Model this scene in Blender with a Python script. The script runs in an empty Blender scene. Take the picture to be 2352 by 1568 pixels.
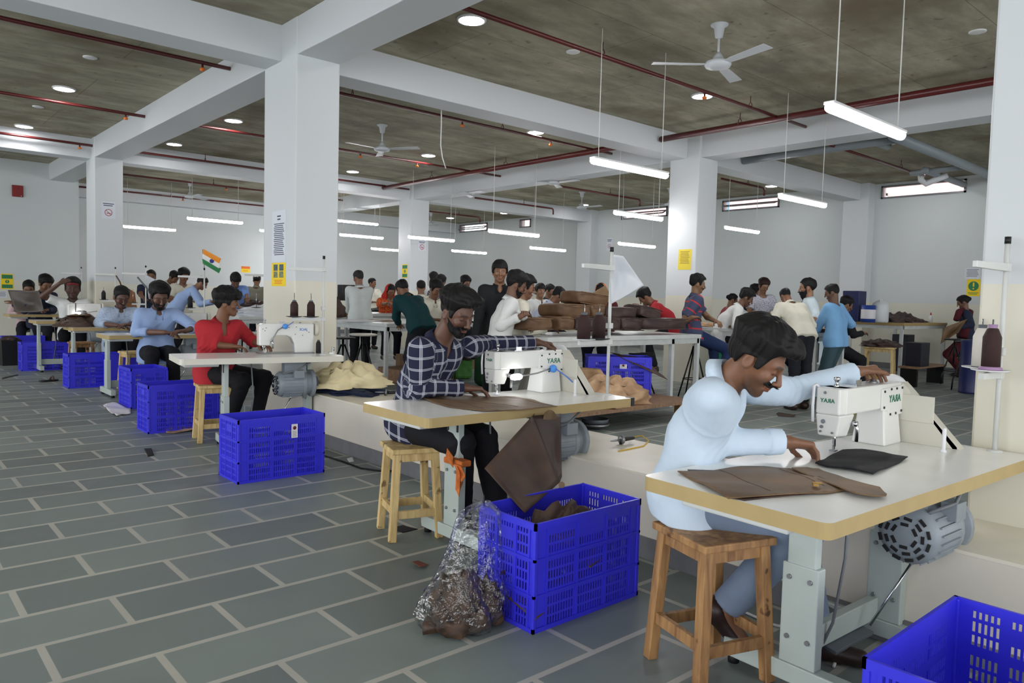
import bpy, bmesh, math, random
import numpy as np
from mathutils import Vector, Matrix
random.seed(7)
rng = np.random.RandomState(7)
scene = bpy.context.scene
COL = scene.collection

# ------------------------------------------------------------------ camera
EYE = (0.0, 0.0, 1.4)
FPX = 1720.42
def cam_axes(yaw, pit, rol):
    cy, sy, cp, sp, cr, sr = math.cos(yaw), math.sin(yaw), math.cos(pit), math.sin(pit), math.cos(rol), math.sin(rol)
    f = np.array([sy*cp, cy*cp, -sp]); r = np.array([cy, -sy, 0.0]); d = np.cross(f, r)
    return np.array([[cr, -sr, 0], [sr, cr, 0], [0, 0, 1]]) @ np.stack([r, d, f])
CR = cam_axes(math.radians(41.4595), math.radians(3.2772), math.radians(1.4922))
cam_d = bpy.data.cameras.new('camera'); cam = bpy.data.objects.new('camera', cam_d); COL.objects.link(cam)
cam_d.sensor_width = 36.0; cam_d.lens = 36.0*FPX/2352.0; cam_d.clip_end = 200; cam_d.clip_start = .02
mw = Matrix.Identity(4)
for i in range(3):
    mw[i][0] = CR[0][i]; mw[i][1] = -CR[1][i]; mw[i][2] = -CR[2][i]; mw[i][3] = EYE[i]
cam.matrix_world = mw
scene.camera = cam
# ------------------------------------------------------------------ world, exposure
scene.view_settings.view_transform = 'Standard'; scene.view_settings.look = 'None'
scene.view_settings.exposure = 0.95; scene.view_settings.gamma = 1.0; scene.view_settings.use_curve_mapping = False
w = bpy.data.worlds.new('world'); scene.world = w; w.use_nodes = True
bg = w.node_tree.nodes['Background']; bg.inputs[0].default_value = (0.93, 0.96, 1.0, 1); bg.inputs[1].default_value = 1.9
TUBE_POWER = 26.0; DISC_POWER = 30.0
scene.cycles.max_bounces = 7; scene.cycles.diffuse_bounces = 4; scene.cycles.glossy_bounces = 3
scene.cycles.transmission_bounces = 5; scene.cycles.transparent_max_bounces = 8
scene.cycles.sample_clamp_indirect = 6.0; scene.cycles.caustics_reflective = False; scene.cycles.caustics_refractive = False
scene.cycles.use_denoising = True
# ------------------------------------------------------------------ measuring: a viewing direction meets a real plane
def _ray(x, y): return CR.T @ np.array([(x-1176)/FPX, (y-784)/FPX, 1.0])
def at_z(x, y, z): d = _ray(x, y); return Vector(np.array(EYE) + d*((z-EYE[2])/d[2]))
def at_x(x, y, X): d = _ray(x, y); return Vector(np.array(EYE) + d*(X/d[0]))
def at_y(x, y, Y): d = _ray(x, y); return Vector(np.array(EYE) + d*(Y/d[1]))
def at_d(x, y, D): d = _ray(x, y); return Vector(np.array(EYE) + d*(D/(CR @ d)[2]))
# ------------------------------------------------------------------ materials
def s2l(c):
    return tuple(((v/12.92) if v <= .04045 else ((v+.055)/1.055)**2.4) for v in c)
def rgb(r, g, b): return s2l((r/255., g/255., b/255.))
MATS = {}
def mat(name, col, rough=.6, metal=0., spec=.4, noise=0., nscale=20., bump=0., bscale=60., coat=0., alpha=1., emit=None, estr=0., trans=0.):
    if name in MATS: return MATS[name]
    m = bpy.data.materials.new(name); m.use_nodes = True; nt = m.node_tree; b = nt.nodes['Principled BSDF']
    b.inputs['Base Color'].default_value = (*col, 1); b.inputs['Roughness'].default_value = rough; b.inputs['Metallic'].default_value = metal
    b.inputs['Specular IOR Level'].default_value = spec
    if coat: b.inputs['Coat Weight'].default_value = coat; b.inputs['Coat Roughness'].default_value = .08
    if trans: b.inputs['Transmission Weight'].default_value = trans
    if alpha < 1: b.inputs['Alpha'].default_value = alpha
    if emit is not None: b.inputs['Emission Color'].default_value = (*emit, 1); b.inputs['Emission Strength'].default_value = estr
    tc = None
    if noise or bump:
        tc = nt.nodes.new('ShaderNodeTexCoord')
    if noise:
        n = nt.nodes.new('ShaderNodeTexNoise'); n.inputs['Scale'].default_value = nscale; n.inputs['Detail'].default_value = 5
        nt.links.new(tc.outputs['Object'], n.inputs['Vector'])
        r = nt.nodes.new('ShaderNodeMapRange'); r.inputs[1].default_value = .3; r.inputs[2].default_value = .7; r.inputs[3].default_value = 1-noise; r.inputs[4].default_value = 1+noise
        nt.links.new(n.outputs['Fac'], r.inputs[0])
        v = nt.nodes.new('ShaderNodeVectorMath'); v.operation = 'SCALE'; v.inputs[0].default_value = col
        nt.links.new(r.outputs[0], v.inputs['Scale']); nt.links.new(v.outputs[0], b.inputs['Base Color'])
    if bump:
        n = nt.nodes.new('ShaderNodeTexNoise'); n.inputs['Scale'].default_value = bscale; n.inputs['Detail'].default_value = 6
        nt.links.new(tc.outputs['Object'], n.inputs['Vector'])
        bp = nt.nodes.new('ShaderNodeBump'); bp.inputs['Strength'].default_value = bump; bp.inputs['Distance'].default_value = .01
        nt.links.new(n.outputs['Fac'], bp.inputs['Height']); nt.links.new(bp.outputs[0], b.inputs['Normal'])
    MATS[name] = m
    return m
def nodes_of(m): return m.node_tree, m.node_tree.nodes, m.node_tree.links, m.node_tree.nodes['Principled BSDF']
# ------------------------------------------------------------------ mesh builder
class MB:
    def __init__(s): s.v = []; s.f = []; s.sm = []; s.mi = []; s.cur = 0
    def add(s, vs, fs, smooth=False):
        o = len(s.v); s.v += [tuple(map(float, p)) for p in vs]
        for f in fs: s.f.append([i+o for i in f]); s.sm.append(smooth); s.mi.append(s.cur)
        return s
    def box(s, c, d, rot=None):
        hx, hy, hz = d[0]/2, d[1]/2, d[2]/2
        vs = [Vector((x*hx, y*hy, z*hz)) for z in (-1, 1) for y in (-1, 1) for x in (-1, 1)]
        if rot is not None:
            R = rot if isinstance(rot, Matrix) else Matrix.Rotation(rot, 3, 'Z')
            vs = [R @ v for v in vs]
        vs = [v + Vector(c) for v in vs]
        return s.add(vs, [(0, 2, 3, 1), (4, 5, 7, 6), (0, 1, 5, 4), (2, 6, 7, 3), (0, 4, 6, 2), (1, 3, 7, 5)])
    def b2(s, lo, hi):
        return s.box([(a+b)/2 for a, b in zip(lo, hi)], [abs(b-a) for a, b in zip(lo, hi)])
    def bar(s, p, q, w, h, up=(0, 0, 1)):
        p, q = Vector(p), Vector(q); z = (q-p); L = z.length; z.normalize(); u = Vector(up)
        x = z.cross(u)
        if x.length < 1e-4: x = z.cross(Vector((1, 0, 0)))
        x.normalize(); y = x.cross(z)
        R = Matrix((x, y, z)).transposed()
        return s.box((p+q)/2, (w, h, L), R)
    def cyl(s, p, q, r0, r1=None, n=16, cap=True, smooth=True):
        r1 = r0 if r1 is None else r1
        p, q = Vector(p), Vector(q); z = (q-p).normalized(); x = z.orthogonal().normalized(); y = z.cross(x)
        vs = []
        for c, r in ((p, r0), (q, r1)):
            for i in range(n):
                a = 2*math.pi*i/n; vs.append(c + x*(r*math.cos(a)) + y*(r*math.sin(a)))
        s.add(vs, [(i, (i+1) % n, n+(i+1) % n, n+i) for i in range(n)], smooth)
        if cap:
            o = len(s.v)-2*n
            s.f.append([o+i for i in range(n)][::-1]); s.sm.append(False); s.mi.append(s.cur)
            s.f.append([o+n+i for i in range(n)]); s.sm.append(False); s.mi.append(s.cur)
        return s
    def lathe(s, prof, c=(0, 0, 0), n=20, axis=None, smooth=True):
        z = Vector(axis or (0, 0, 1)).normalized(); x = z.orthogonal().normalized(); y = z.cross(x); c = Vector(c)
        vs = []
        for r, h in prof:
            for i in range(n):
                a = 2*math.pi*i/n; vs.append(c + z*h + x*(r*math.cos(a)) + y*(r*math.sin(a)))
        fs = []
        for k in range(len(prof)-1):
            for i in range(n): fs.append((k*n+i, k*n+(i+1) % n, (k+1)*n+(i+1) % n, (k+1)*n+i))
        s.add(vs, fs, smooth)
        o = len(s.v)-len(vs); k = (len(prof)-1)*n
        if prof[0][0] > 1e-4: s.f.append([o+i for i in range(n)][::-1]); s.sm.append(False); s.mi.append(s.cur)
        if prof[-1][0] > 1e-4: s.f.append([o+k+i for i in range(n)]); s.sm.append(False); s.mi.append(s.cur)
        return s
    def tube(s, pts, r, n=8, smooth=True):
        P = [Vector(p) for p in pts]; N = len(P); rr = r if isinstance(r, (list, tuple)) else [r]*N
        t0 = (P[1]-P[0]).normalized(); x = t0.orthogonal().normalized(); vs = []
        for k in range(N):
            t = (P[min(k+1, N-1)]-P[max(k-1, 0)]).normalized(); x = (x - t*x.dot(t)).normalized(); y = t.cross(x)
            for i in range(n):
                a = 2*math.pi*i/n; vs.append(P[k] + x*(rr[k]*math.cos(a)) + y*(rr[k]*math.sin(a)))
        fs = [(k*n+i, k*n+(i+1) % n, (k+1)*n+(i+1) % n, (k+1)*n+i) for k in range(N-1) for i in range(n)]
        fs += [tuple(range(n))[::-1], tuple((N-1)*n+i for i in range(n))]
        return s.add(vs, fs, smooth)
    def prism(s, poly, p, ex, ey, ez, h):
        """polygon in the ex/ey plane pushed h along ez"""
        p, ex, ey, ez = Vector(p), Vector(ex), Vector(ey), Vector(ez); n = len(poly)
        vs = [p + ex*a + ey*b for a, b in poly] + [p + ex*a + ey*b + ez*h for a, b in poly]
        return s.add(vs, [tuple(range(n))[::-1], tuple(range(n, 2*n))] + [(i, (i+1) % n, n+(i+1) % n, n+i) for i in range(n)])
    def grid(s, fn, nu, nv, smooth=True):
        vs = [fn(i/nu, j/nv) for j in range(nv+1) for i in range(nu+1)]
        return s.add(vs, [(j*(nu+1)+i, j*(nu+1)+i+1, (j+1)*(nu+1)+i+1, (j+1)*(nu+1)+i) for j in range(nv) for i in range(nu)], smooth)
    def mesh(s, name):
        me = bpy.data.meshes.new(name); me.from_pydata(s.v, [], s.f)
        me.polygons.foreach_set('use_smooth', s.sm); me.polygons.foreach_set('material_index', s.mi); me.update()
        return me
    def build(s, name, m, parent=None, bevel=0, fix=True, solid=0, sub=0, loc=None):
        me = s.mesh(name)
        if fix:
            bm = bmesh.new(); bm.from_mesh(me); bmesh.ops.recalc_face_normals(bm, faces=bm.faces); bm.to_mesh(me); bm.free()
        for mm in (m if isinstance(m, (list, tuple)) else [m]): me.materials.append(mm)
        o = bpy.data.objects.new(name, me); COL.objects.link(o)
        if parent is not None: o.parent = parent
        if loc is not None: o.location = loc
        if sub: md = o.modifiers.new('sub', 'SUBSURF'); md.levels = sub; md.render_levels = sub
        if solid: md = o.modifiers.new('solid', 'SOLIDIFY'); md.thickness = solid; md.offset = 0
        if bevel:
            md = o.modifiers.new('bev', 'BEVEL'); md.width = bevel; md.segments = 2; md.limit_method = 'ANGLE'; md.angle_limit = .7
            try: md.harden_normals = False
            except Exception: pass
        return o
def tag(o, label=None, cat=None, group=None, kind=None):
    if label: o['label'] = label
    if cat: o['category'] = cat
    if group: o['group'] = group
    if kind: o['kind'] = kind
    return o
def thing(name, label, cat, loc=(0, 0, 0), rz=0., group=None):
    o = bpy.data.objects.new(name, None); COL.objects.link(o); o.location = loc; o.rotation_euler = (0, 0, rz)
    o.empty_display_size = .05
    return tag(o, label, cat, group)
def one(o, label, cat, group=None): return tag(o, label, cat, group)
def struct(o): o['kind'] = 'structure'; return o
def dup(root, loc, rz=None, label=None, group=None):
    def cp(o, par):
        c = o.copy(); COL.objects.link(c)
        if par is not None: c.parent = par
        for ch in list(o.children): cp(ch, c)
        return c
    r = cp(root, None); r.location = loc
    if rz is not None: r.rotation_euler = (0, 0, rz)
    if label: r['label'] = label
    if group: r['group'] = group
    return r
def letter(txt, size, m, parent, M, name='lettering', mirror=False, ext=.0006):
    """lettering as a real raised mesh; M maps text x/y/z axes into the parent's space"""
    cu = bpy.data.curves.new(name, 'FONT'); cu.body = txt; cu.size = size; cu.align_x = 'CENTER'; cu.align_y = 'CENTER'; cu.extrude = ext; cu.offset = size*.012
    cu.resolution_u = 2
    t = bpy.data.objects.new(name+'_curve', cu); COL.objects.link(t)
    dg = bpy.context.evaluated_depsgraph_get(); me = bpy.data.meshes.new_from_object(t.evaluated_get(dg))
    bpy.data.objects.remove(t); bpy.data.curves.remove(cu)
    if mirror:
        for v in me.vertices: v.co.x *= -1
        me.flip_normals()
    me.transform(M); me.materials.clear(); me.materials.append(m)
    o = bpy.data.objects.new(name, me); COL.objects.link(o); o.parent = parent
    return o
def frame_m(p, ex, ey):
    ex, ey = Vector(ex).normalized(), Vector(ey).normalized(); ez = ex.cross(ey)
    M = Matrix.Identity(4)
    for i in range(3): M[i][0] = ex[i]; M[i][1] = ey[i]; M[i][2] = ez[i]; M[i][3] = p[i]
    return M
# ------------------------------------------------------------------ setting: materials
FZ = .13            # the working floor beyond the ledge is one step higher
CEIL = 4.04; BEAM = 3.69
def floor_material():
    m = bpy.data.materials.new('stone_floor'); m.use_nodes = True; nt, N, L, b = nodes_of(m)
    tc = N.new('ShaderNodeTexCoord'); mp = N.new('ShaderNodeMapping'); L.new(tc.outputs['Object'], mp.inputs[0])
    mp.inputs['Location'].default_value = (.14, .128, 0)
    br = N.new('ShaderNodeTexBrick'); L.new(mp.outputs[0], br.inputs['Vector'])
    br.offset = .5; br.inputs['Scale'].default_value = 1; br.inputs['Mortar Size'].default_value = .0155; br.inputs['Mortar Smooth'].default_value = .15
    br.inputs['Brick Width'].default_value = .668; br.inputs['Row Height'].default_value = .346; br.inputs['Bias'].default_value = 0
    br.inputs['Color1'].default_value = (*rgb(128, 138, 132), 1); br.inputs['Color2'].default_value = (*rgb(104, 113, 110), 1)
    br.inputs['Mortar'].default_value = (*rgb(172, 171, 160), 1)
    n = N.new('ShaderNodeTexNoise'); n.inputs['Scale'].default_value = 2.2; n.inputs['Detail'].default_value = 9; n.inputs['Roughness'].default_value = .62; L.new(tc.outputs['Object'], n.inputs['Vector'])
    r = N.new('ShaderNodeMapRange'); r.inputs[1].default_value = .3; r.inputs[2].default_value = .72; r.inputs[3].default_value = .86; r.inputs[4].default_value = 1.1; L.new(n.outputs['Fac'], r.inputs[0])
    v = N.new('ShaderNodeVectorMath'); v.operation = 'SCALE'; L.new(br.outputs['Color'], v.inputs[0]); L.new(r.outputs[0], v.inputs['Scale'])
    n2 = N.new('ShaderNodeTexNoise'); n2.inputs['Scale'].default_value = .9; n2.inputs['Detail'].default_value = 4; L.new(tc.outputs['Object'], n2.inputs['Vector'])
    mx = N.new('ShaderNodeMix'); mx.data_type = 'RGBA'; mx.blend_type = 'MULTIPLY'
    rr = N.new('ShaderNodeMapRange'); rr.inputs[1].default_value = .35; rr.inputs[2].default_value = .65; L.new(n2.outputs['Fac'], rr.inputs[0])
    L.new(rr.outputs[0], mx.inputs[0]); L.new(v.outputs[0], mx.inputs[6]); mx.inputs[7].default_value = (.93, .93, .98, 1)
    L.new(mx.outputs[2], b.inputs['Base Color'])
    b.inputs['Roughness'].default_value = .42; b.inputs['Specular IOR Level'].default_value = .45
    r2 = N.new('ShaderNodeMapRange'); r2.inputs[1].default_value = .3; r2.inputs[2].default_value = .7; r2.inputs[3].default_value = .36; r2.inputs[4].default_value = .62; L.new(n.outputs['Fac'], r2.inputs[0]); L.new(r2.outputs[0], b.inputs['Roughness'])
    bp = N.new('ShaderNodeBump'); bp.inputs['Strength'].default_value = .25; bp.inputs['Distance'].default_value = .004; L.new(n.outputs['Fac'], bp.inputs['Height']); L.new(bp.outputs[0], b.inputs['Normal'])
    return m
def concrete_material():
    m = bpy.data.materials.new('raw_concrete'); m.use_nodes = True; nt, N, L, b = nodes_of(m)
    tc = N.new('ShaderNodeTexCoord'); mp = N.new('ShaderNodeMapping'); L.new(tc.outputs['Object'], mp.inputs[0]); mp.inputs['Scale'].default_value = (1., 2.6, 1)
    n = N.new('ShaderNodeTexNoise'); n.inputs['Scale'].default_value = 1.1; n.inputs['Detail'].default_value = 10; n.inputs['Roughness'].default_value = .66; L.new(mp.outputs[0], n.inputs['Vector'])
    cr = N.new('ShaderNodeValToRGB'); L.new(n.outputs['Fac'], cr.inputs[0])
    e = cr.color_ramp.elements; e[0].position = .30; e[0].color = (*rgb(132, 127, 110), 1); e[1].position = .72; e[1].color = (*rgb(196, 190, 168), 1)
    x = e.new(.52); x.color = (*rgb(166, 160, 138), 1)
    n2 = N.new('ShaderNodeTexNoise'); n2.inputs['Scale'].default_value = .8; n2.inputs['Detail'].default_value = 5; L.new(tc.outputs['Object'], n2.inputs['Vector'])
    rr = N.new('ShaderNodeMapRange'); rr.inputs[1].default_value = .52; rr.inputs[2].default_value = .72; L.new(n2.outputs['Fac'], rr.inputs[0])
    mx = N.new('ShaderNodeMix'); mx.data_type = 'RGBA'; L.new(rr.outputs[0], mx.inputs[0]); L.new(cr.outputs[0], mx.inputs[6]); mx.inputs[7].default_value = (*rgb(122, 108, 84), 1)
    # board joints left by the formwork
    br = N.new('ShaderNodeTexBrick'); L.new(tc.outputs['Object'], br.inputs['Vector']); br.offset = .5
    br.inputs['Scale'].default_value = 1; br.inputs['Brick Width'].default_value = 2.4; br.inputs['Row Height'].default_value = 1.2; br.inputs['Mortar Size'].default_value = .006
    br.inputs['Color1'].default_value = (1, 1, 1, 1); br.inputs['Color2'].default_value = (.88, .88, .88, 1); br.inputs['Mortar'].default_value = (.6, .6, .6, 1)
    m2 = N.new('ShaderNodeMix'); m2.data_type = 'RGBA'; m2.blend_type = 'MULTIPLY'; m2.inputs[0].default_value = 1; L.new(mx.outputs[2], m2.inputs[6]); L.new(br.outputs['Color'], m2.inputs[7])
    # small dark pits
    n3 = N.new('ShaderNodeTexNoise'); n3.inputs['Scale'].default_value = 9; n3.inputs['Detail'].default_value = 3; L.new(tc.outputs['Object'], n3.inputs['Vector'])
    r3 = N.new('ShaderNodeMapRange'); r3.inputs[1].default_value = .66; r3.inputs[2].default_value = .74; r3.inputs[3].default_value = 1; r3.inputs[4].default_value = .6; L.new(n3.outputs['Fac'], r3.inputs[0])
    v = N.new('ShaderNodeVectorMath'); v.operation = 'SCALE'; L.new(m2.outputs[2], v.inputs[0]); L.new(r3.outputs[0], v.inputs['Scale'])
    L.new(v.outputs[0], b.inputs['Base Color']); b.inputs['Roughness'].default_value = .85
    bp = N.new('ShaderNodeBump'); bp.inputs['Strength'].default_value = .3; bp.inputs['Distance'].default_value = .01; L.new(n.outputs['Fac'], bp.inputs['Height']); L.new(bp.outputs[0], b.inputs['Normal'])
    return m
def paint_material(name, lowcol=None, split=1.35, top=(203, 208, 208)):
    """white wall paint, cream gloss below a dado line"""
    m = bpy.data.materials.new(name); m.use_nodes = True; nt, N, L, b = nodes_of(m)
    g = N.new('ShaderNodeNewGeometry'); sp = N.new('ShaderNodeSeparateXYZ'); L.new(g.outputs['Position'], sp.inputs[0])
    n = N.new('ShaderNodeTexNoise'); n.inputs['Scale'].default_value = .7; n.inputs['Detail'].default_value = 5; L.new(g.outputs['Position'], n.inputs['Vector'])
    r = N.new('ShaderNodeMapRange'); r.inputs[3].default_value = .96; r.inputs[4].default_value = 1.03; L.new(n.outputs['Fac'], r.inputs[0])
    mx = N.new('ShaderNodeMix'); mx.data_type = 'RGBA'; mx.inputs[6].default_value = (*rgb(*(lowcol or top)), 1); mx.inputs[7].default_value = (*rgb(*top), 1)
    c = N.new('ShaderNodeMath'); c.operation = 'GREATER_THAN'; c.inputs[1].default_value = split; L.new(sp.outputs[2], c.inputs[0]); L.new(c.outputs[0], mx.inputs[0])
    v = N.new('ShaderNodeVectorMath'); v.operation = 'SCALE'; L.new(mx.outputs[2], v.inputs[0]); L.new(r.outputs[0], v.inputs['Scale']); L.new(v.outputs[0], b.inputs['Base Color'])
    b.inputs['Roughness'].default_value = .5; b.inputs['Specular IOR Level'].default_value = .3
    return m
M_FLOOR = floor_material(); M_CONC = concrete_material()
M_WALL = paint_material('wall_paint', (214, 212, 198), 1.52); M_BEAM = paint_material('beam_paint', top=(206, 210, 213))
M_COLM = paint_material('column_paint', (216, 212, 196), 1.52, (206, 210, 212))
M_LEDGE = mat('ledge_plaster', rgb(214, 208, 194), .5, noise=.05, nscale=3)
M_LTOP = mat('ledge_top_stone', rgb(222, 216, 200), .3, noise=.06, nscale=4)
M_SKIRT = mat('skirting_stone', rgb(112, 112, 114), .5, noise=.12, nscale=9)
M_ALU = mat('window_aluminium', rgb(120, 122, 124), .4, .6)
M_GLASS = mat('window_glass', (1, 1, 1), .02, trans=1.)
M_BRICK = mat('pink_outside_wall', rgb(226, 190, 186), .8, noise=.06, nscale=2)
# ------------------------------------------------------------------ floor, ceiling, walls
XW, YW = 16.5, 22.0
LX0, LX1 = 3.25, 3.98        # the ledge between the columns
LTOP = .45
struct(MB().b2((-7, -8, -.15), (LX0+.02, 23, 0)).build('floor', M_FLOOR))
struct(MB().b2((LX0+.02, -8, -.15), (XW+.2, 23, FZ)).build('floor_raised', M_FLOOR))
struct(MB().b2((-7, -8, CEIL), (XW+.2, 23, CEIL+.2)).build('ceiling', M_CONC))
# right wall with high slit windows (Y ranges)
WIN = [(5.30, 6.92), (9.26, 10.80), (12.50, 14.10), (17.9, 18.42), (20.1, 21.65)]
WZ0, WZ1 = 3.715, 3.985
b = MB(); b.b2((XW, -8, 0), (XW+.22, 23, WZ0)); b.b2((XW, -8, WZ1), (XW+.22, 23, CEIL+.02))
y = -8
for a, c in WIN: b.b2((XW, y, WZ0), (XW+.22, a, WZ1)); y = c
b.b2((XW, y, WZ0), (XW+.22, 23, WZ1)); struct(b.build('wall_right', M_WALL))
for i, (a, c) in enumerate(WIN):
    f = MB(); t = .035
    for lo, hi in (((0, a, WZ0), (.08, c, WZ0+t)), ((0, a, WZ1-t), (.08, c, WZ1)), ((0, a, WZ0), (.08, a+t, WZ1)), ((0, c-t, WZ0), (.08, c, WZ1))):
        f.b2((XW-.03+lo[0], lo[1], lo[2]), (XW-.03+hi[0], hi[1], hi[2]))
    fo = struct(f.build('window_%d' % (i+1), M_ALU))
    g = MB().b2((XW+.01, a+t, WZ0+t), (XW+.016, c-t, WZ1-t)).build('pane', M_GLASS, fo)
    if i in (1, 2, 4):     # a sash tipped open into the room
        s = MB(); ym, hl = (a+c)/2, (c-a)/2-.06
        R = Matrix.Rotation(math.radians(62 if i != 1 else 74), 3, 'Y')
        for dy0, dy1, dz0, dz1 in ((-hl, hl, 0, .03), (-hl, hl, .17, .2), (-hl, -hl+.03, 0, .2), (hl-.03, hl, 0, .2)):
            s.box(Vector((XW-.04, ym, WZ0+.13)) + R @ Vector((0, (dy0+dy1)/2, (dz0+dz1)/2-.1)), (.025, dy1-dy0, dz1-dz0), R)
        s.build('sash', M_ALU, fo)
b = MB().b2((XW+2.2, -8, 0), (XW+2.4, 23, 6.2)); ex = struct(b.build('wall_outside', M_BRICK))
fr = MB()
for y0, z0, w_, h_ in ((7.7, 3.4, .9, .75), (5.7, 3.4, .5, 1.2), (11.5, 3.4, .5, 1.2), (12.6, 3.5, .35, .9), (15.4, 3.4, .8, 1.), (16.6, 3.4, .3, 1.)):
    for lo, hi in (((0, 0), (w_, .06)), ((0, h_-.06), (w_, h_)), ((0, 0), (.06, h_)), ((w_-.06, 0), (w_, h_))):
        fr.b2((XW+2.15, y0+lo[0], z0+lo[1]), (XW+2.2, y0+hi[0], z0+hi[1]))
fr.build('window_surround', mat('white_stucco', rgb(245, 245, 245), .7), ex)
bl = MB().b2((XW+2.1, 12.0, 3.3), (XW+2.2, 12.5, 4.9)).b2((XW+2.1, 13.0, 3.3), (XW+2.2, 13.8, 4.9)); bl.build('shutter', mat('blue_shutter', rgb(86, 168, 214), .6), ex)
struct(MB().b2((-7, YW, 0), (XW+.2, YW+.2, CEIL+.02)).build('wall_back', M_WALL))
YL, XL = 18.9, 3.82
struct(MB().b2((-7, YL, 0), (XL, YL+.25, CEIL+.02)).build('wall_left', M_WALL))
# skirting along the far walls
struct(MB().b2((XW-.015, -8, FZ), (XW+.005, YW, FZ+.12)).build('baseboard_right', M_SKIRT))
struct(MB().b2((XL, YW-.015, FZ), (XW, YW+.005, FZ+.12)).build('baseboard_back', M_SKIRT))
struct(MB().b2((-7, YL-.015, 0), (XL, YL+.005, .12)).build('baseboard_left', M_SKIRT))
# ------------------------------------------------------------------ columns and beams
COLS = [('column_sewing_row', 3.25, 6.90, .46, .75), ('column_far_left', 3.25, 14.87, .46, .62), ('column_right', 3.80, .384, .46, .757),
        ('column_middle', 10.0, 7.0, .51, .56), ('column_far_middle', 10.0, 15.05, .52, .53)]
for n, x, y, dx, dy in COLS:
    struct(MB().b2((x, y, 0), (x+dx, y+dy, CEIL+.02)).build(n, M_COLM, bevel=.012))
b = MB()
for yy in (7.05, 15.0): b.b2((XW-.3, yy, 0), (XW+.05, yy+.55, CEIL+.02))
struct(b.build('column_wall_pilasters', M_COLM, bevel=.01))
b = MB()
for yy, dy in ((7.24, .39), (15.12, .38)):  # beams running away to the right
    b.b2((-7, yy, BEAM), (XW+.02, yy+dy, CEIL+.02))
b.b2((-7, -1.1, BEAM), (XW+.02, -.7, CEIL+.02)); b.b2((XL-1, YW-.3, BEAM), (XW+.02, YW+.02, CEIL+.02))
struct(b.build('ceiling_beam_across', M_BEAM, bevel=.008))
b = MB()
for xx, dx in ((3.255, .45), (10.05, .42), (-4.3, .45)):
    b.b2((xx, -8, BEAM-.002), (xx+dx, YL+.05 if xx < 5 else YW+.02, CEIL+.02))
struct(b.build('ceiling_beam_along', M_BEAM, bevel=.008))
# ------------------------------------------------------------------ the ledge
lg = struct(MB().b2((LX0, -6, 0), (LX1, 6.92, LTOP)).build('ledge_wall', M_LEDGE, bevel=.006))
MB().b2((LX0-.004, -6, LTOP-.002), (LX1+.004, 6.92, LTOP+.012)).build('ledge_top', M_LTOP, lg)
struct(MB().b2((LX0-.018, -6, 0), (LX0+.002, 6.92, .115)).build('baseboard_ledge', M_SKIRT))
# ------------------------------------------------------------------ lamps
M_TUBE = mat('tube_light_white', (1, 1, 1), .4, emit=(1., .985, 1.), estr=TUBE_POWER)
M_DISC = mat('downlight_white', (1, 1, 1), .4, emit=(1., .98, .99), estr=DISC_POWER)
M_WHITEP = mat('white_lamp_body', rgb(225, 226, 226), .4)
M_CORD = mat('white_cord', rgb(220, 220, 216), .6)
def downlight(x, y, label, r=.128, proto=[]):
    if not proto:
        t = thing('ceiling_downlight', label, 'ceiling light', (x, y, CEIL), 0, 'round downlights in the ceiling')
        MB().lathe([(.14, 0), (.142, -.012), (.136, -.022), (.122, -.022), (.12, -.012), (.12, 0)], n=28).build('rim', M_WHITEP, t)
        MB().lathe([(.0001, -.02), (.12, -.02), (.121, -.012)], n=28).build('diffuser', M_DISC, t)
        proto.append(t); return t
    return dup(proto[0], (x, y, CEIL), 0, label)
for (x, y, l) in [(4.47, 5.76, 'large round downlight at the top of the photo right of the big column'),
        (2.18, 11.6, 'round downlight above the left pipes, nearer of the two at far left'), (2.2, 14.8, 'round downlight at the far left edge, beside the left wall beam'),
        (4.48, 11.7, 'round downlight left of the big column, above the short red pipe'), (4.44, 14.4, 'round downlight left of the big column, above the far left column'),
        (8.16, 5.71, 'round downlight touching the red branch pipe near the ceiling fan'), (8.16, 8.8, 'round downlight under the big white beam, above the second hanging tube'),
        (8.15, 11.72, 'round downlight in the middle bay beside the loose hanging wire'), (8.13, 14.51, 'round downlight just right of the big column'),
        (15.2, 14.36, 'round downlight in the far bay near the slit windows'), (15.04, 20.3, 'round downlight in the farthest bay behind the far middle column'),
        (15.37, 5.73, 'round downlight by the grey drain pipe and white elbow'), (15.2, 17.72, 'tiny round downlight half hidden at a far beam'),
        (15.3, 8.8, 'small round downlight left of the middle column, low by a fan'),
        (-.3, 5.7, 'round downlight over the aisle outside the picture'), (-.3, 2.6, 'round downlight above the aisle near the viewer'), (2.2, 2.6, 'round downlight above the nearest sewing table'),
        (-.3, 8.7, 'round downlight over the aisle, second row'), (-.3, 11.6, 'round downlight over the aisle, third row'), (5.8, -3.0, 'round downlight behind the right column')]:
    downlight(x, y, l)
def tube(x, y, z, label, proto={}, cord=True, L=1.2):
    key = round(z, 1), round(L, 1)
    if key not in proto:
        t = thing('tube_light', label, 'tube light', (x, y, z), 0, 'hanging white tube lights')
        n = 14; prof = [(.038*math.cos(a), .03*math.sin(a)) for a in [2*math.pi*i/n for i in range(n)]]
        MB().lathe([(.0001, 0), (.02, .0), (.032, .02), (.034, .04), (.034, L-.04), (.032, L-.02), (.02, L), (.0001, L)], axis=(1, 0, 0), n=14).build('diffuser', M_TUBE, t)
        MB().b2((.01, -.038, .018), (L-.01, .038, .04)).build('batten', M_WHITEP, t, bevel=.006)
        for xx in (.1, L-.1):
            MB().cyl((xx, 0, .04), (xx, 0, CEIL-z), .0045, n=6).build('cord', M_CORD, t)
        proto[key] = t; return t
    return dup(proto[key], (x, y, z), 0, label)
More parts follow.
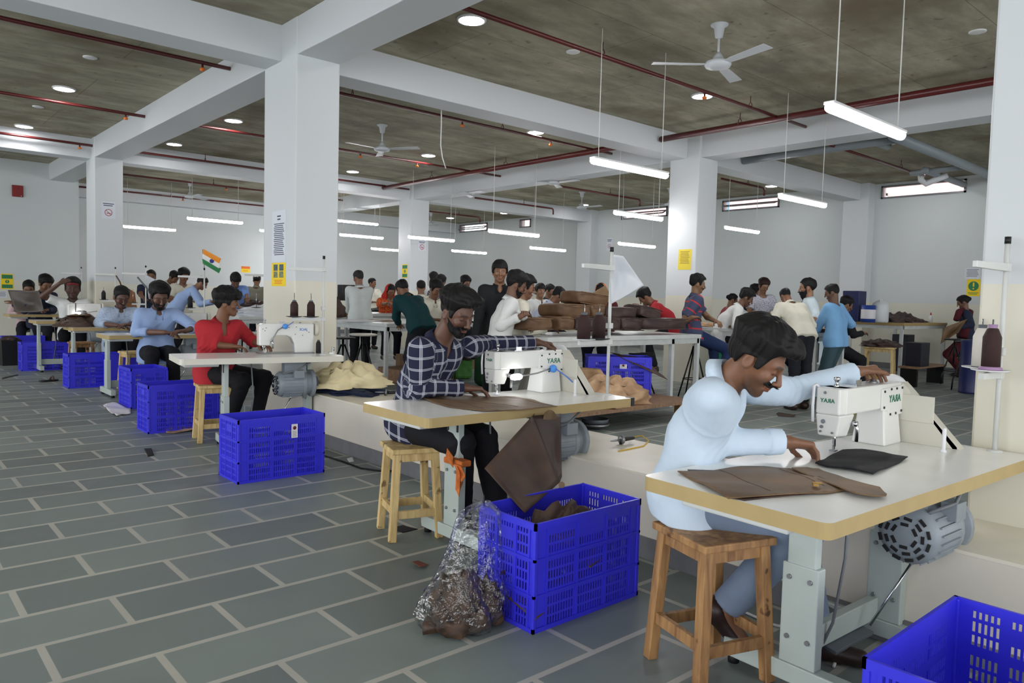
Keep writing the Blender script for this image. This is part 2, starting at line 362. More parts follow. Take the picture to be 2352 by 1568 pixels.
for x, y, z, l in [(4.79, 2.38, 2.70, 'nearest and largest hanging tube light, at upper right'), (5.42, 5.04, 2.76, 'hanging tube light just left of the middle column'),
        (12.53, 8.13, 2.86, 'hanging tube light just right of the middle column, below the open window'), (8.69, 4.88, 2.76, 'hanging tube light to the right of the middle column, beside its window'),
        (8.88, 7.74, 2.77, 'hanging tube light across the window left of the middle column'), (8.35, 10.14, 2.57, 'hanging tube light above the standing man in black'),
        (8.82, 13.36, 2.64, 'hanging tube light crossing the far middle column'), (12.18, 16.33, 2.65, 'thin far tube light just right of the far middle column'),
        (12.21, 13.25, 2.63, 'thin far tube light right of the standing man in black'), (11.95, 10.27, 2.60, 'thin far tube light left of the middle column, above the white plastic bag'),
        (9.5, 17.7, 3.3, 'upper of two tube lights right of the big column'), (8.85, 16.37, 2.83, 'lower of two tube lights right of the big column'),
        (4.90, 19.66, 2.88, 'tube light right of the far left column'), (5.44, 16.77, 2.94, 'tube light above the small tricolour flag'),
        (8.1, 19.3, 3.02, 'tube light running behind the big column, upper'), (9.2, 20.6, 2.6, 'lowest tube light by the bright wall left of the big column'),
        (11.4, 19.2, 2.75, 'short end of a tube light left of the far middle column'),
        (-2.4, 2.4, 2.72, 'tube light over the aisle outside the picture'), (-3.6, 6.0, 2.72, 'tube light over the aisle, second'), (-2.6, -1.5, 2.72, 'tube light behind the viewer'), (1.8, -1.6, 2.72, 'tube light behind the right column')]:
    tube(x, y, z, l)
# ------------------------------------------------------------------ furniture materials
M_LAM = mat('white_laminate', rgb(236, 236, 232), .22, spec=.5, noise=.03, nscale=6)
M_EDGE = mat('wood_edge_band', rgb(174, 152, 104), .5, noise=.05, nscale=8)
M_EDGEW = mat('white_edge_band', rgb(214, 211, 198), .45)
M_GREYP = mat('grey_green_steel', rgb(176, 186, 180), .42, noise=.04, nscale=7)
M_GREYM = mat('motor_grey_paint', rgb(132, 140, 146), .4, noise=.06, nscale=14)
M_DGREY = mat('dark_grey_paint', rgb(88, 94, 100), .45)
M_CHROME = mat('polished_steel', rgb(196, 198, 202), .18, 1.)
M_STEEL = mat('dull_steel', rgb(150, 152, 155), .4, .9)
M_BLACK = mat('black_plastic', rgb(22, 22, 24), .45)
M_RUBBER = mat('black_rubber', rgb(16, 16, 17), .7)
M_ENAMEL = mat('white_machine_enamel', rgb(224, 224, 220), .25, coat=.3)
M_CREAM = mat('cream_plastic', rgb(205, 202, 190), .4)
M_GREEN = mat('green_print', rgb(30, 112, 84), .5)
M_BLUEP = mat('blue_print', rgb(60, 120, 200), .5)
M_BLUEK = mat('light_blue_plastic', rgb(78, 148, 232), .35)
M_BCABLE = mat('blue_cable', rgb(84, 124, 205), .45)
M_GCABLE = mat('grey_cable', rgb(112, 116, 120), .5)
M_STANDW = mat('stand_white_paint', rgb(206, 208, 205), .35)
M_LAMP = mat('small_led_lamp', (1, 1, 1), .4, emit=(1, 1, 1.), estr=7.)
M_CRATE = mat('blue_crate_plastic', rgb(52, 50, 214), .38, spec=.5, noise=.05, nscale=5)
M_BROWN_TH = mat('dark_brown_thread', rgb(52, 28, 26), .6, bump=.5, bscale=300)
M_BLACK_TH = mat('black_thread', rgb(24, 24, 30), .6, bump=.5, bscale=300)
M_LILAC = mat('lilac_spool_plastic', rgb(160, 128, 165), .4)
M_WHITEPL = mat('white_plastic', rgb(222, 223, 226), .35)
M_CARD = mat('white_card', rgb(225, 222, 226), .6)
M_INK = mat('grey_ink', rgb(120, 120, 130), .7)
M_RED = mat('dark_red_ink', rgb(120, 36, 48), .6)
def wood_material(name, c1, c2, sc=14):
    m = bpy.data.materials.new(name); m.use_nodes = True; nt, N, L, b = nodes_of(m)
    tc = N.new('ShaderNodeTexCoord'); mp = N.new('ShaderNodeMapping'); L.new(tc.outputs['Object'], mp.inputs[0]); mp.inputs['Scale'].default_value = (1, 1, .16)
    n = N.new('ShaderNodeTexNoise'); n.inputs['Scale'].default_value = sc*2; n.inputs['Detail'].default_value = 6; n.inputs['Distortion'].default_value = .6; L.new(mp.outputs[0], n.inputs['Vector'])
    cr = N.new('ShaderNodeValToRGB'); L.new(n.outputs['Fac'], cr.inputs[0]); e = cr.color_ramp.elements
    e[0].position = .33; e[0].color = (*c1, 1); e[1].position = .66; e[1].color = (*c2, 1)
    n2 = N.new('ShaderNodeTexNoise'); n2.inputs['Scale'].default_value = 16; L.new(tc.outputs['Object'], n2.inputs['Vector'])
    rr = N.new('ShaderNodeMapRange'); rr.inputs[1].default_value = .66; rr.inputs[2].default_value = .72; L.new(n2.outputs['Fac'], rr.inputs[0])
    mx = N.new('ShaderNodeMix'); mx.data_type = 'RGBA'; L.new(rr.outputs[0], mx.inputs[0]); L.new(cr.outputs[0], mx.inputs[6]); mx.inputs[7].default_value = (c1[0]*.45, c1[1]*.4, c1[2]*.4, 1)
    L.new(mx.outputs[2], b.inputs['Base Color']); b.inputs['Roughness'].default_value = .6
    bp = N.new('ShaderNodeBump'); bp.inputs['Strength'].default_value = .3; bp.inputs['Distance'].default_value = .004; L.new(n.outputs['Fac'], bp.inputs['Height']); L.new(bp.outputs[0], b.inputs['Normal'])
    MATS[name] = m; return m
M_WOOD_D = wood_material('worn_brown_wood', rgb(120, 84, 50), rgb(172, 130, 82))
M_WOOD_L = wood_material('pale_yellow_wood', rgb(176, 146, 92), rgb(214, 188, 132))
M_PLY = wood_material('plywood', rgb(120, 92, 70), rgb(150, 118, 90))
# ------------------------------------------------------------------ sewing tables
def sewing_table(label, loc, rz, L, W, zt, edge, motor=True, full=True, lx0=.42, lx1=None, mx=None):
    lx1 = lx1 or min(L-.5, 1.08); mx = mx or min(L-.5, 1.08)+.02
    """local x along the table (0..L), y across (0 = side facing the aisle camera, W = worker's side)"""
    t = thing('sewing_table', label, 'sewing table', (loc[0], loc[1], 0), rz, 'sewing tables in the row along the ledge')
    th = .05
    tp = MB(); r = .03; poly = []
    for cx, cy, a0 in ((L-r, W-r, 0), (r, W-r, 90), (r, r, 180), (L-r, r, 270)):
        for k in range(4): a = math.radians(a0+30*k); poly.append((cx+r*math.cos(a), cy+r*math.sin(a)))
    tp.prism(poly, (0, 0, zt-th), (1, 0, 0), (0, 1, 0), (0, 0, 1), th)
    me = tp.build('tabletop', [M_LAM, edge], t)
    for p in me.data.polygons: p.material_index = 0 if abs(p.normal.z) > .9 else 1
    d = MB(); d.b2((.06, .16, zt-th-.035), (.34, .2+.36, zt-th)); d.build('drawer_tray', M_STANDW, t, bevel=.006)
    for lx in (lx0, lx1):
        g = MB(); g.b2((lx-.025, W/2-.07, .1), (lx+.025, W/2+.07, .47)); g.b2((lx-.02, W/2-.055, .4), (lx+.02, W/2+.055, zt-th))
        g.b2((lx-.03, .02, .03), (lx+.03, W-.04, .1)); g.b2((lx-.035, .08, zt-th-.012), (lx+.035, W-.1, zt-th))
        lg_ = g.build('leg', M_GREYP, t, bevel=.005)
        if full:
            for yy, zz in ((W/2-.04, .42), (W/2+.04, .42), (W/2-.04, .2), (W/2+.04, .2)):
                MB().cyl((lx-.033, yy, zz), (lx-.02, yy, zz), .009, n=8).build('bolt', M_STEEL, lg_)
            for yy in (W/2-.045, W/2+.045): MB().b2((lx-.0262, yy-.006, zt-th-.1), (lx-.02, yy+.006, zt-th-.02)).build('slot', M_BLACK, lg_)
        for yy in (.05, W-.07): MB().cyl((lx, yy, 0), (lx, yy, .032), .022, n=10).build('rubber_foot', M_RUBBER, lg_)
    MB().b2((lx0+.02, W/2+.02, .1), (lx1-.02, W/2+.06, .19)).build('crossbar', M_GREYP, t, bevel=.004)
    if motor:
        my, mz = .2, zt-.26
        m = MB(); m.lathe([(.0001, -.17), (.075, -.17), (.105, -.15), (.115, -.13), (.115, .06), (.121, .065), (.121, .09), (.1, .1), (.1, .14), (.125, .145), (.125, .175), (.0001, .175)], (mx, my, mz), 24, (1, 0, 0))
        m.b2((mx-.1, my-.05, mz+.09), (mx+.1, my+.05, zt-th)); m.b2((mx-.03, my-.13, mz+.06), (mx+.06, my-.07, mz+.13))
        mo = m.build('motor', M_GREYM, t, bevel=.003)
        if full:
            v = MB()
            for ring, rad in ((0, .092), (1, .068), (2, .044)):
                nn = 12-3*ring
                for k in range(nn):
                    a = 2*math.pi*(k+.5)/nn
                    if ring == 0 and abs(math.sin(a)-1) < .2: continue
                    R = Matrix.Rotation(a, 3, 'X')
                    v.box(Vector((mx-.171, my, mz)) + R @ Vector((0, rad, 0)), (.006, .012, 2*math.pi*rad/nn*.62), R)
            v.build('vent', M_BLACK, mo)
            fn = MB()
            for k in range(14):
                a = math.pi*(.62+k*.085); R = Matrix.Rotation(a, 3, 'X')
                fn.box(Vector((mx-.03, my, mz)) + R @ Vector((0, .117, 0)), (.17, .012, .006), R)
            fn.build('cooling_fin', M_GREYM, mo)
            MB().lathe([(.0001, .175), (.05, .175), (.05, .195), (.065, .197), (.065, .21), (.0001, .211)], (mx, my, mz), 20, (1, 0, 0)).build('pulley', M_DGREY, mo)
            MB().tube([(mx-.1, my-.02, mz+.06), (mx-.12, my-.07, mz+.1), (mx-.02, my-.12, mz+.13), (mx+.12, my-.1, zt-th-.01)], .007).build('power_cord', M_GCABLE, mo)
        lv = MB(); lv.bar((mx-.02, my+.02, mz-.13), (mx+.12, my+.02, mz-.09), .02, .03); lv.b2((mx+.02, my+.01, mz-.12), (mx+.05, my+.03, mz-.07)); lv.build('clutch_lever', M_STEEL, t)
        rd = MB(); rd.tube([(mx-.02, my+.02, mz-.13), (mx-.15, my+.12, .13)], .006); rd.lathe([(.0001, -.013), (.013, 0), (.0001, .013)], (mx-.02, my+.02, mz-.13), 10); rd.build('pedal_rod', M_CHROME, t)
    pd = MB(); pd.box(((lx0+lx1)/2+.05, W/2+.08, .1), (.3, .2, .016), Matrix.Rotation(math.radians(12), 3, 'X')); pd.build('pedal', M_DGREY, t, bevel=.003)
    pdr = MB().tube([(lx0+.22, .3, zt-th), (lx0+.25, .32, .45), (lx0+.22, .34, .2), (lx0+.2, .4, .02)], .006).build('cable', M_GCABLE, t)
    return t
T1 = sewing_table('nearest sewing table, yellow wood edge, used by the man in pale blue', (2.05, .955), math.radians(-2.5), 1.715, .69, .79, M_EDGE, lx0=.5, lx1=1.165, mx=1.13)
T2 = sewing_table('second sewing table with yellow wood edge, used by the man in the checked shirt', (2.13, 3.03), math.radians(-1), 1.56, .66, .795, M_EDGE)
tp_ = MB().b2((1.535, -.003, .744), (1.563, .05, .797)); tp_.build('black_tape', M_BLACK, T2)
T3 = sewing_table('sewing table with all white edges, used by the young man in the red shirt', (2.02, 6.41), math.radians(-9), 1.41, .62, .83, M_EDGEW, lx1=1.16, mx=1.0)
T4 = sewing_table('sewing table with yellow edge, used by the bearded man in light blue shirt', (2.42, 10.45), 0, 2.25, .62, .80, M_EDGE, full=False, lx0=.07, lx1=.6, mx=1.1)
T5 = sewing_table('sewing table in front of the man with a moustache, dark leather piled on it', (2.44, 12.6), 0, 1.4, .62, .80, M_EDGE, full=False, lx0=.08)
T6 = sewing_table('sewing table with scratched edge, in front of the man in white shading his eyes', (2.22, 14.15), 0, 1.45, .62, .84, M_EDGE, full=False, lx0=.1)
T7 = sewing_table('farthest sewing table by the left wall with a big leather sheet over it', (2.2, 16.75), 0, 1.4, .62, .86, M_EDGE, full=False)
def loc2w(t, p):
    a = t.rotation_euler[2]; c, s = math.cos(a), math.sin(a)
    return Vector((t.location.x + c*p[0]-s*p[1], t.location.y + s*p[0]+c*p[1], t.location.z + p[2]))
# ------------------------------------------------------------------ sewing machines
def machine(label, loc, rz, kind, txt=None, lamp=False, full=True):
    """local x: needle end -> handwheel, y: away from the camera side, z up from the table"""
    t = thing('sewing_machine', label, 'sewing machine', loc, rz, 'white sewing machines on the tables')
    if kind == 'box':
        a = MB(); a.b2((-.02, -.055, .165), (.5, .06, .275))
        a.prism([(-.06, -.045), (.055, -.055), (.055, .06), (-.06, .055)], (0, 0, .165), (1, 0, 0), (0, 1, 0), (0, 0, 1), .11)
        hd = [(-.06, -.05, .165), (.06, -.055, .165), (.06, .06, .165), (-.06, .055, .165), (-.055, -.036, .075), (.03, -.04, .07), (.03, .05, .07), (-.055, .045, .075)]
        a.add(hd, [(0, 1, 2, 3), (7, 6, 5, 4), (0, 4, 5, 1), (1, 5, 6, 2), (2, 6, 7, 3), (3, 7, 4, 0)])
        cl = [(.31, -.075, 0), (.48, -.075, 0), (.48, .075, 0), (.31, .075, 0), (.33, -.055, .17), (.475, -.055, .17), (.475, .06, .17), (.33, .06, .17)]
        a.add(cl, [(3, 2, 1, 0), (4, 5, 6, 7), (0, 1, 5, 4), (1, 2, 6, 5), (2, 3, 7, 6), (3, 0, 4, 7)])
        a.build('machine_body', M_ENAMEL, t, bevel=.007)
        sp = MB(); sp.prism([(.29, .255), (.5, .262), (.5, .13), (.36, .125), (.35, .155), (.29, .16)], (0, -.055, 0), (1, 0, 0), (0, 0, 1), (0, -1, 0), .008)
        spo = sp.build('side_plate', M_ENAMEL, t, bevel=.002)
        for x, z in ((.31, .243), (.375, .25), (.43, .25), (.486, .25), (.31, .172), (.486, .145), (.43, .138), (.375, .137)): MB().cyl((x, -.062, z), (x, -.0665, z), .0055, n=10).build('bolt', M_BLACK, spo)
        if txt:
            letter(txt, .046, M_GREEN, t, frame_m((.415, -.0642, .205), (1, 0, 0), (0, 0, 1)), mirror=True)
            letter(txt, .024, M_GREEN, t, frame_m((-.0615, .005, .222), (0, -1, 0), (0, 0, 1)), mirror=True)
        for yy, zz, rr in ((.02, .135, .009), (.026, .112, .007), (-.02, .092, .0045), (.03, .092, .0045), (.016, .255, .006)): MB().cyl((-.0625, yy, zz), (-.055, yy, zz), rr, n=12).build('face_screw', M_STEEL, t)
    else:   # rounded one-piece casting with an arched opening
        a = MB(); out = [(-.06, .075), (-.062, .25), (-.045, .275), (.0, .282), (.42, .285), (.45, .28), (.455, .0), (.27, 0), (.262, .09), (.235, .15), (.19, .168), (.09, .165), (.055, .14), (.04, .075)]
        a.prism(out, (0, -.05, 0), (1, 0, 0), (0, 0, 1), (0, 1, 0), .11)
        a.build('machine_body', M_ENAMEL, t, bevel=.012)
        MB().b2((-.06, -.085, 0), (.45, .085, .008)).build('bed_plate', M_STEEL, t, bevel=.003)
        for x, z in (((-.03, .23), (-.01, .215), (.0, .24), (.21, .245), (.28, .25), (.27, .18), (.34, .17), (.4, .2)) if full else ((-.03, .23), (.0, .24), (.21, .245))): MB().cyl((x, -.049, z), (x, -.053, z), .004, n=8).build('bolt', M_BLACK, t)
        if txt: letter(txt, .034, M_BLUEP, t, frame_m((.345, -.0508, .225), (1, 0, 0), (0, 0, 1)), mirror=True)
        if not full:
            MB().b2((.05, -.056, .075), (.062, .062, .287)).build('dark_strap', M_BLACK, t)
    nb = MB(); nb.cyl((.0, 0, .014), (.0, 0, .09), .0035, n=8); nb.cyl((-.02, -.012, .03), (-.02, -.012, .1), .006, n=8); nb.cyl((0, 0, .04), (0, 0, .085), .006, n=8); nb.b2((-.014, -.012, .006), (.014, .012, .012)); nb.b2((-.004, -.004, .01), (.004, .004, .03)); nb.build('needle_bar', M_CHROME, t)
    hw = MB().lathe([(.0001, 0), (.055, 0), (.068, .008), (.072, .022), (.066, .036), (.04, .042), (.0001, .044)], (.515 if kind == 'box' else .462, 0, .232), 26, (1, 0, 0)).build('handwheel', M_WHITEPL if kind == 'box' else M_CREAM, t)
    if full:
        tp = MB(); tp.lathe([(.0001, 0), (.012, 0), (.012, .012), (.008, .016), (.008, .03), (.013, .034), (.013, .046), (.0001, .048)], (.0, 0, .272), 12); tp.build('pressure_screw', M_CHROME, t)
        tg = MB(); tg.b2((.12, -.02, .272), (.18, .02, .278)); tg.b2((.13, -.022, .276), (.175, -.018, .3)); tg.build('thread_plate', M_CHROME, t)
        MB().lathe([(.0001, 0), (.02, 0), (.022, .006), (.012, .012), (.01, .018), (.0001, .02)], (.33, 0, .273), 14).build('oil_cap', M_STEEL, t)
        lv = MB(); lv.lathe([(.0001, 0), (.012, 0), (.012, .02), (.0001, .022)], (.05, -.05, .125), 12, (0, -1, 0)); lv.tube([(.05, -.066, .125), (.057, -.068, .1), (.058, -.066, .05)], [.007, .008, .008]); lv.build('presser_lever', M_CHROME, t)
        if kind == 'box':
            bc = MB(); bc.prism([(.04, .27), (-.06, .27), (-.3, .012), (-.3, 0), (.05, 0)], (.5, 0, 0), (0, 1, 0), (0, 0, 1), (1, 0, 0), .012)
            bc.prism([(-.055, .275), (-.08, .25), (-.31, .0), (-.28, 0)], (.5, 0, 0), (0, 1, 0), (0, 0, 1), (1, 0, 0), .06)
            bc.build('belt_cover', M_CREAM, t, bevel=.003)
            MB().b2((.494, -.2, .10), (.499, -.03, .22)).build('belt_cover_flap', M_CREAM, t, bevel=.003)
            MB().lathe([(.014, 0), (.012, .008), (.008, .012), (.0085, .1), (.007, .104), (.0001, .105)], (.40, -.28, 0), 14).build('plastic_post', M_WHITEPL, t)
            MB().tube([(-.03, .05, .26), (-.05, .062, .285), (-.07, .06, .28), (-.075, .06, .2), (-.07, .06, .13)], .006).build('thread_take_up_guard', M_WHITEPL, t)
        w_ = MB(); w_.b2((.585, -.1, 0), (.64, -.06, .006)); w_.b2((.62, -.09, .004), (.626, -.066, .06)); w_.lathe([(.0001, 0), (.018, 0), (.018, .012), (.0001, .012)], (.628, -.078, .04), 14, (1, 0, 0)); w_.build('bobbin_winder', M_CHROME, t)
    if lamp:
        yy = -.085
        lb = MB(); lb.tube([(.38, -.07, .155), (.33, yy, .15), (.25, yy-.01, .135), (.17, yy, .125), (.12, yy, .122)], .005); lb.build('lamp_stalk', M_STEEL, t)
        if kind == 'box' or txt:
            MB().lathe([(.0001, 0), (.025, 0), (.026, .02), (.02, .026), (.0001, .026)], (.40 if kind == 'box' else .17, -.066 if kind == 'box' else -.056, .155 if kind == 'box' else .255), 8, (0, -1, 0)).build('lamp_switch', M_BLUEK, t)
        lh = MB(); lh.lathe([(.0001, 0), (.016, .002), (.02, .02), (.02, .06), (.014, .075), (.0001, .076)], (.045, yy, .118), 14, (1, 0, 0)); lh.build('lamp_head', M_LAMP, t)
        if kind == 'box':
            MB().tube([(.41, -.09, .155), (.47, -.14, .1), (.55, -.18, .02), (.62, -.17, .008), (.7, -.12, .01), (.73, -.06, .05), (.69, .0, .06), (.63, .02, .03)], .0042).build('lamp_cable', M_BCABLE, t)
    return t
m1 = machine('nearest white sewing machine with green mirrored lettering, by the man in pale blue', (3.085, 1.435, .79), 0, 'box', 'ARAY'); m1.scale = (1.06, 1, 1)
m2 = machine('white sewing machine with lit lamp and blue switch, in front of the checked shirt', (3.02, 3.55, .795), 0, 'box', 'ARAY', lamp=True); m2.scale = (1.035, 1, 1)
q = loc2w(T3, (.80, .46, .83)); m3 = machine('white sewing machine with blue mirrored lettering, beside the red shirt', q, T3.rotation_euler[2], 'cast', 'JACK')
tm = MB(); tm.lathe([(.0001, 0), (.025, 0), (.026, .02), (.0001, .022)], (.17, -.056, .255), 8, (0, -1, 0)); tm.build('lamp_switch', M_BLUEK, m3)
MB().tube([(.15, -.07, .25), (.1, -.08, .22), (.05, -.09, .14), (.03, -.085, .11)], .006).build('lamp_stalk', M_STEEL, m3)
MB().tube([(.19, -.07, .26), (.22, -.07, .28), (.25, -.06, .3)], .004).build('lamp_cable', M_BCABLE, m3)
m4 = machine('white sewing machine with a dark strap, by the bearded man in light blue', (3.3, 10.78, .80), 0, 'cast', full=False)
m5 = machine('white sewing machine at the hands of the man with a moustache', (3.02, 12.95, .80), 0, 'cast', full=False)
m6 = machine('white sewing machine with lit lamp in front of the man in white', (2.82, 14.58, .84), 0, 'cast', lamp=True, full=False)
m7 = machine('far white sewing machine seen end-on beside the dark leather sheet', (2.85, 17.1, .86), 0, 'cast', full=False)
# ------------------------------------------------------------------ thread stands and cones
def thread_stand(label, base, zt, h, arm, tray, plates, full=True):
    t = thing('thread_stand', label, 'thread stand', (base[0], base[1], zt), 0, 'upright thread stands on the tables')
    MB().cyl((0, 0, 0), (0, 0, h-.03), .0105, n=12).lathe([(.03, 0), (.03, .004), (.014, .008)], n=16).build('pole', M_STANDW, t)
    MB().cyl((0, 0, h-.03), (0, 0, h), .0125, n=12).build('pole_cap', M_BLACK, t)
    for zz in ((h*.36, h*.47, h*.86) if full else (h*.86,)):
        MB().b2((-.02, -.016, zz-.018), (.02, .016, zz+.018)).build('clamp', M_STANDW, t, bevel=.004)
    ax = Vector((arm[0], arm[1], 0)); L = ax.length; d = ax.normalized(); pr = Vector((-d.y, d.x, 0))
    z0 = h*.86
    am = MB(); am.add([tuple(d*.01+pr*.014+Vector((0, 0, z0+.016))), tuple(d*L+pr*.009+Vector((0, 0, z0+.012))), tuple(d*L-pr*.009+Vector((0, 0, z0+.012))), tuple(d*.01-pr*.014+Vector((0, 0, z0+.016))),
        tuple(d*.01+pr*.014+Vector((0, 0, z0-.018))), tuple(d*L+pr*.009+Vector((0, 0, z0-.014))), tuple(d*L-pr*.009+Vector((0, 0, z0-.014))), tuple(d*.01-pr*.014+Vector((0, 0, z0-.018)))],
        [(0, 3, 2, 1), (4, 5, 6, 7), (0, 1, 5, 4), (1, 2, 6, 5), (2, 3, 7, 6), (3, 0, 4, 7)]); am.build('guide_arm', M_STANDW, t, bevel=.002)
    zt_ = h*.36
    tr = MB(); tr.bar((0, 0, zt_), (tray[0], tray[1], zt_), .022, .026); tr.build('tray_arm', M_STANDW, t)
    for (px, py), top in plates:
        MB().lathe([(.0001, .015), (.02, .014), (.05, .018), (.072, .022), (.074, .026), (.07, .026), (.048, .022), (.0001, .02)], (px, py, zt_), 26).build('spool_dish', M_WHITEPL if top else M_BLACK, t)
        MB().cyl((px, py, zt_+.02), (px, py, zt_+.24), .0035, n=6).build('spool_pin', M_CHROME, t)
    return t
def cone(label, loc, m, h=.165, r=.042, base=None, grp='thread cones on the stands'):
    t = thing('thread_cone', label, 'thread cone', loc, 0, grp)
    MB().lathe([(r, .004), (r*.98, h*.72), (r*.6, h*.9), (r*.45, h*.92)], n=22).build('thread', m, t)
    MB().lathe([(r*1.25 if base else r, 0), (r*1.2 if base else r*.9, .012), (r*.7, .02), (r*.45, h*.9), (r*.5, h), (r*.3, h), (r*.3, 0)], n=18).build('spool', base or M_DGREY, t)
    return t
s1 = thread_stand('nearest thread stand, at the right edge in front of the white column', (3.73, 1.025), .79, .93, (-.33, .02), (-.17, .02), [((-.09, .01), True), ((.05, .09), True)])
cone('big brown thread cone on a lilac spool, on the nearest stand', (3.64, 1.035, .79+.93*.36+.024), M_BROWN_TH, .195, .036, M_LILAC)
cone('white thread cone half behind the lilac spool', (3.78, 1.115, .79+.93*.36+.024), mat('white_thread', rgb(214, 210, 200), .7), .19, .036)
s2 = thread_stand('thread stand draped with white plastic, behind the second sewing table machine', (3.66, 3.20), .795, .95, (-.33, -.06), (-.3, -.02), [((-.27, -.03), True), ((-.1, -.0), False)])
cone('front brown thread cone of the pair on the second table stand', (3.39, 3.17, .795+.95*.36+.024), M_BROWN_TH)
cone('rear brown thread cone of the pair on the second table stand', (3.56, 3.20, .795+.95*.36+.024), M_BROWN_TH)
s3 = thread_stand('thread stand at the right end of the white-edged table, before the big column', (3.30, 6.40), .83, .92, (-.3, .1), (-.28, .06), [((-.26, .06), False), ((-.11, .03), False)])
cone('left brown thread cone in front of the big column', (3.04, 6.46, .83+.92*.36+.024), M_BROWN_TH, .15, .036)
cone('right brown thread cone in front of the big column', (3.19, 6.43, .83+.92*.36+.024), M_BROWN_TH, .15, .036)
cone('thin black thread spool standing on the white-edged table beside the handwheel', (3.335, 6.56, .83), M_BLACK_TH, .13, .024)
for i, (lab, b_, zt, h) in enumerate([('thread stand with a small tricolour flag on its top', (3.77, 10.9), .80, .92), ('thread stand in front of the man bending in a blue shirt', (4.6, 10.6), .80, .98),
        ('thread stand hung with a clear bag, behind the man with a moustache', (3.6, 13.1), .80, .98), ('thread stand with a brown bag hanging from it', (3.5, 14.55), .84, .93), ('thread stand above the cap of the man in white, farthest', (3.5, 17.15), .86, .95)]):
    thread_stand(lab, b_, zt, h, (-.33, .1), (-.2, .04), [((-.18, .04), False)], full=False)
cone('black thread cone before the cream t-shirt man, in the far row', (3.59, 10.94, .80+.92*.36+.024), M_BLACK_TH, .17, .035)
cone('black thread cone by the hanging brown bag', (3.32, 14.59, .84+.93*.36+.024), M_BLACK_TH, .16, .035)
# ------------------------------------------------------------------ crates
def crate(label, loc, rz, L=.67, W=.36, H=.465, sticker=None, fine=True, group='blue plastic crates'):
    t = thing('plastic_crate', label, 'crate', loc, rz, group)
    def wall(p, ex, w, long_):
        ex = Vector(ex); b = MB(); p = Vector(p)
        if not fine:
            b.add([p, p+ex*w, p+ex*w+Vector((0, 0, H)), p+Vector((0, 0, H))], [(0, 1, 2, 3)]); return b.build('side_wall' if long_ else 'end_wall', M_CRATE, t, fix=False, solid=.006)
        xs = [0.]; hx = []
        pan = ([(.1, .3), (.36, .64), (.7, .9)] if not long_ else [(.12, .36), (.4, .64), (.68, .9)])
        for a, c in pan:
            n = max(3, int(round((c-a)*w/.0165)))
            for k in range(n):
                x0 = w*(a+(c-a)*k/n); x1 = w*(a+(c-a)*(k+.52)/n)
                xs += [x0, x1]; hx.append((x0, x1))
        xs.append(w)
        zs = [0.]; hz = []
        for tier in range(3):
            for k in range(3):
                z0 = H*(tier/3+.035+.095*k); z1 = z0+H*.072
                zs += [z0, z1]; hz.append((tier, k, z0, z1))
        zs.append(H)
        V = [p+ex*x+Vector((0, 0, z)) for z in zs for x in xs]; nx = len(xs); F = []
        for j in range(len(zs)-1):
            for i in range(nx-1):
                hole = (i % 2 == 1) and (j % 2 == 1)
                if hole:
                    xm = (xs[i]+xs[i+1])/2/w; tier, k = hz[j//2][0], hz[j//2][1]
                    if long_:
                        if tier == 2 and k == 2: hole = False
                        if tier == 2 and .38 < xm < .66 and k >= 1: hole = False
                    elif tier == 2 and k >= 1 and .34 < xm < .66: hole = (k == 2)
                if not hole: F.append((j*nx+i, j*nx+i+1, (j+1)*nx+i+1, (j+1)*nx+i))
        b.add(V, F)
        return b.build('side_wall' if long_ else 'end_wall', M_CRATE, t, fix=False, solid=.005)
    wall((0, 0, 0), (1, 0, 0), L, True); wall((L, W, 0), (-1, 0, 0), L, True); wall((0, W, 0), (0, -1, 0), W, False); wall((L, 0, 0), (0, 1, 0), W, False)
    MB().b2((0, 0, .002), (L, W, .01)).build('crate_bottom', M_CRATE, t)
    r = MB(); e = .009
    for z, th in ((H-.012, .03), (H*2/3, .012), (H/3, .012), (.01, .02)):
        for lo, hi in (((-e, -e), (L+e, .002)), ((-e, W-.002), (L+e, W+e)), ((-e, -e), (.002, W+e)), ((L-.002, -e), (L+e, W+e))):
            r.b2((lo[0], lo[1], max(0, z-th/2)), (hi[0], hi[1], z+th/2))
    if fine:
        for fx in (.1, .38, .66, .92):
            for y0, y1 in ((-e*.7, 0), (W, W+e*.7)): r.b2((L*fx-.006, y0, 0), (L*fx+.006, y1, H))
        for fy in (.09, .33, .67, .91):
            for x0, x1 in ((-e*.7, 0), (L, L+e*.7)): r.b2((x0, W*fy-.006, 0), (x1, W*fy+.006, H))
    r.build('rim', M_CRATE, t)
    if fine:   # corner posts
        for x, y in ((0, 0), (L, 0), (0, W), (L, W)):
            MB().b2((x-.012 if x else -.0085, y-.012 if y else -.0085, 0), (x+.0085 if x else .012, y+.0085 if y else .012, H-.002)).build('corner_post', M_CRATE, t, bevel=.004)
    if sticker:
        sx, sz, w_, h_ = sticker
        s = MB().b2((sx, -.0125, sz), (sx+w_, -.0105, sz+h_)).build('sticker', M_CARD, t)
        MB().lathe([(.0001, 0), (.014, 0), (.0001, .0008)], (sx+w_*.5, -.0128, sz+h_*.72), 14, (0, -1, 0)).build('badge', M_RED, s)
        k = MB()
        for i in range(4): k.b2((sx+.008, -.0131, sz+.012+.011*i), (sx+w_-.008-.006*(i % 2), -.0124, sz+.015+.011*i))
        k.build('print_line', M_INK, s)
    return t
crate('blue crate filled with dark leather, beside the plastic bag on the floor', (2.12, 2.22, 0), 0)
crate('blue crate with white badge sticker, standing alone in the aisle', (2.09, 5.33, 0), 0, sticker=(.40, .30, .05, .105))
crate('blue crate in the bottom right corner beneath the nearest table, only partly in view', (2.02, .40, 0), 0, W=.42)
crate('dusty blue crate with small square holes, left of the young man in red', (2.14, 7.7, 0), 0)
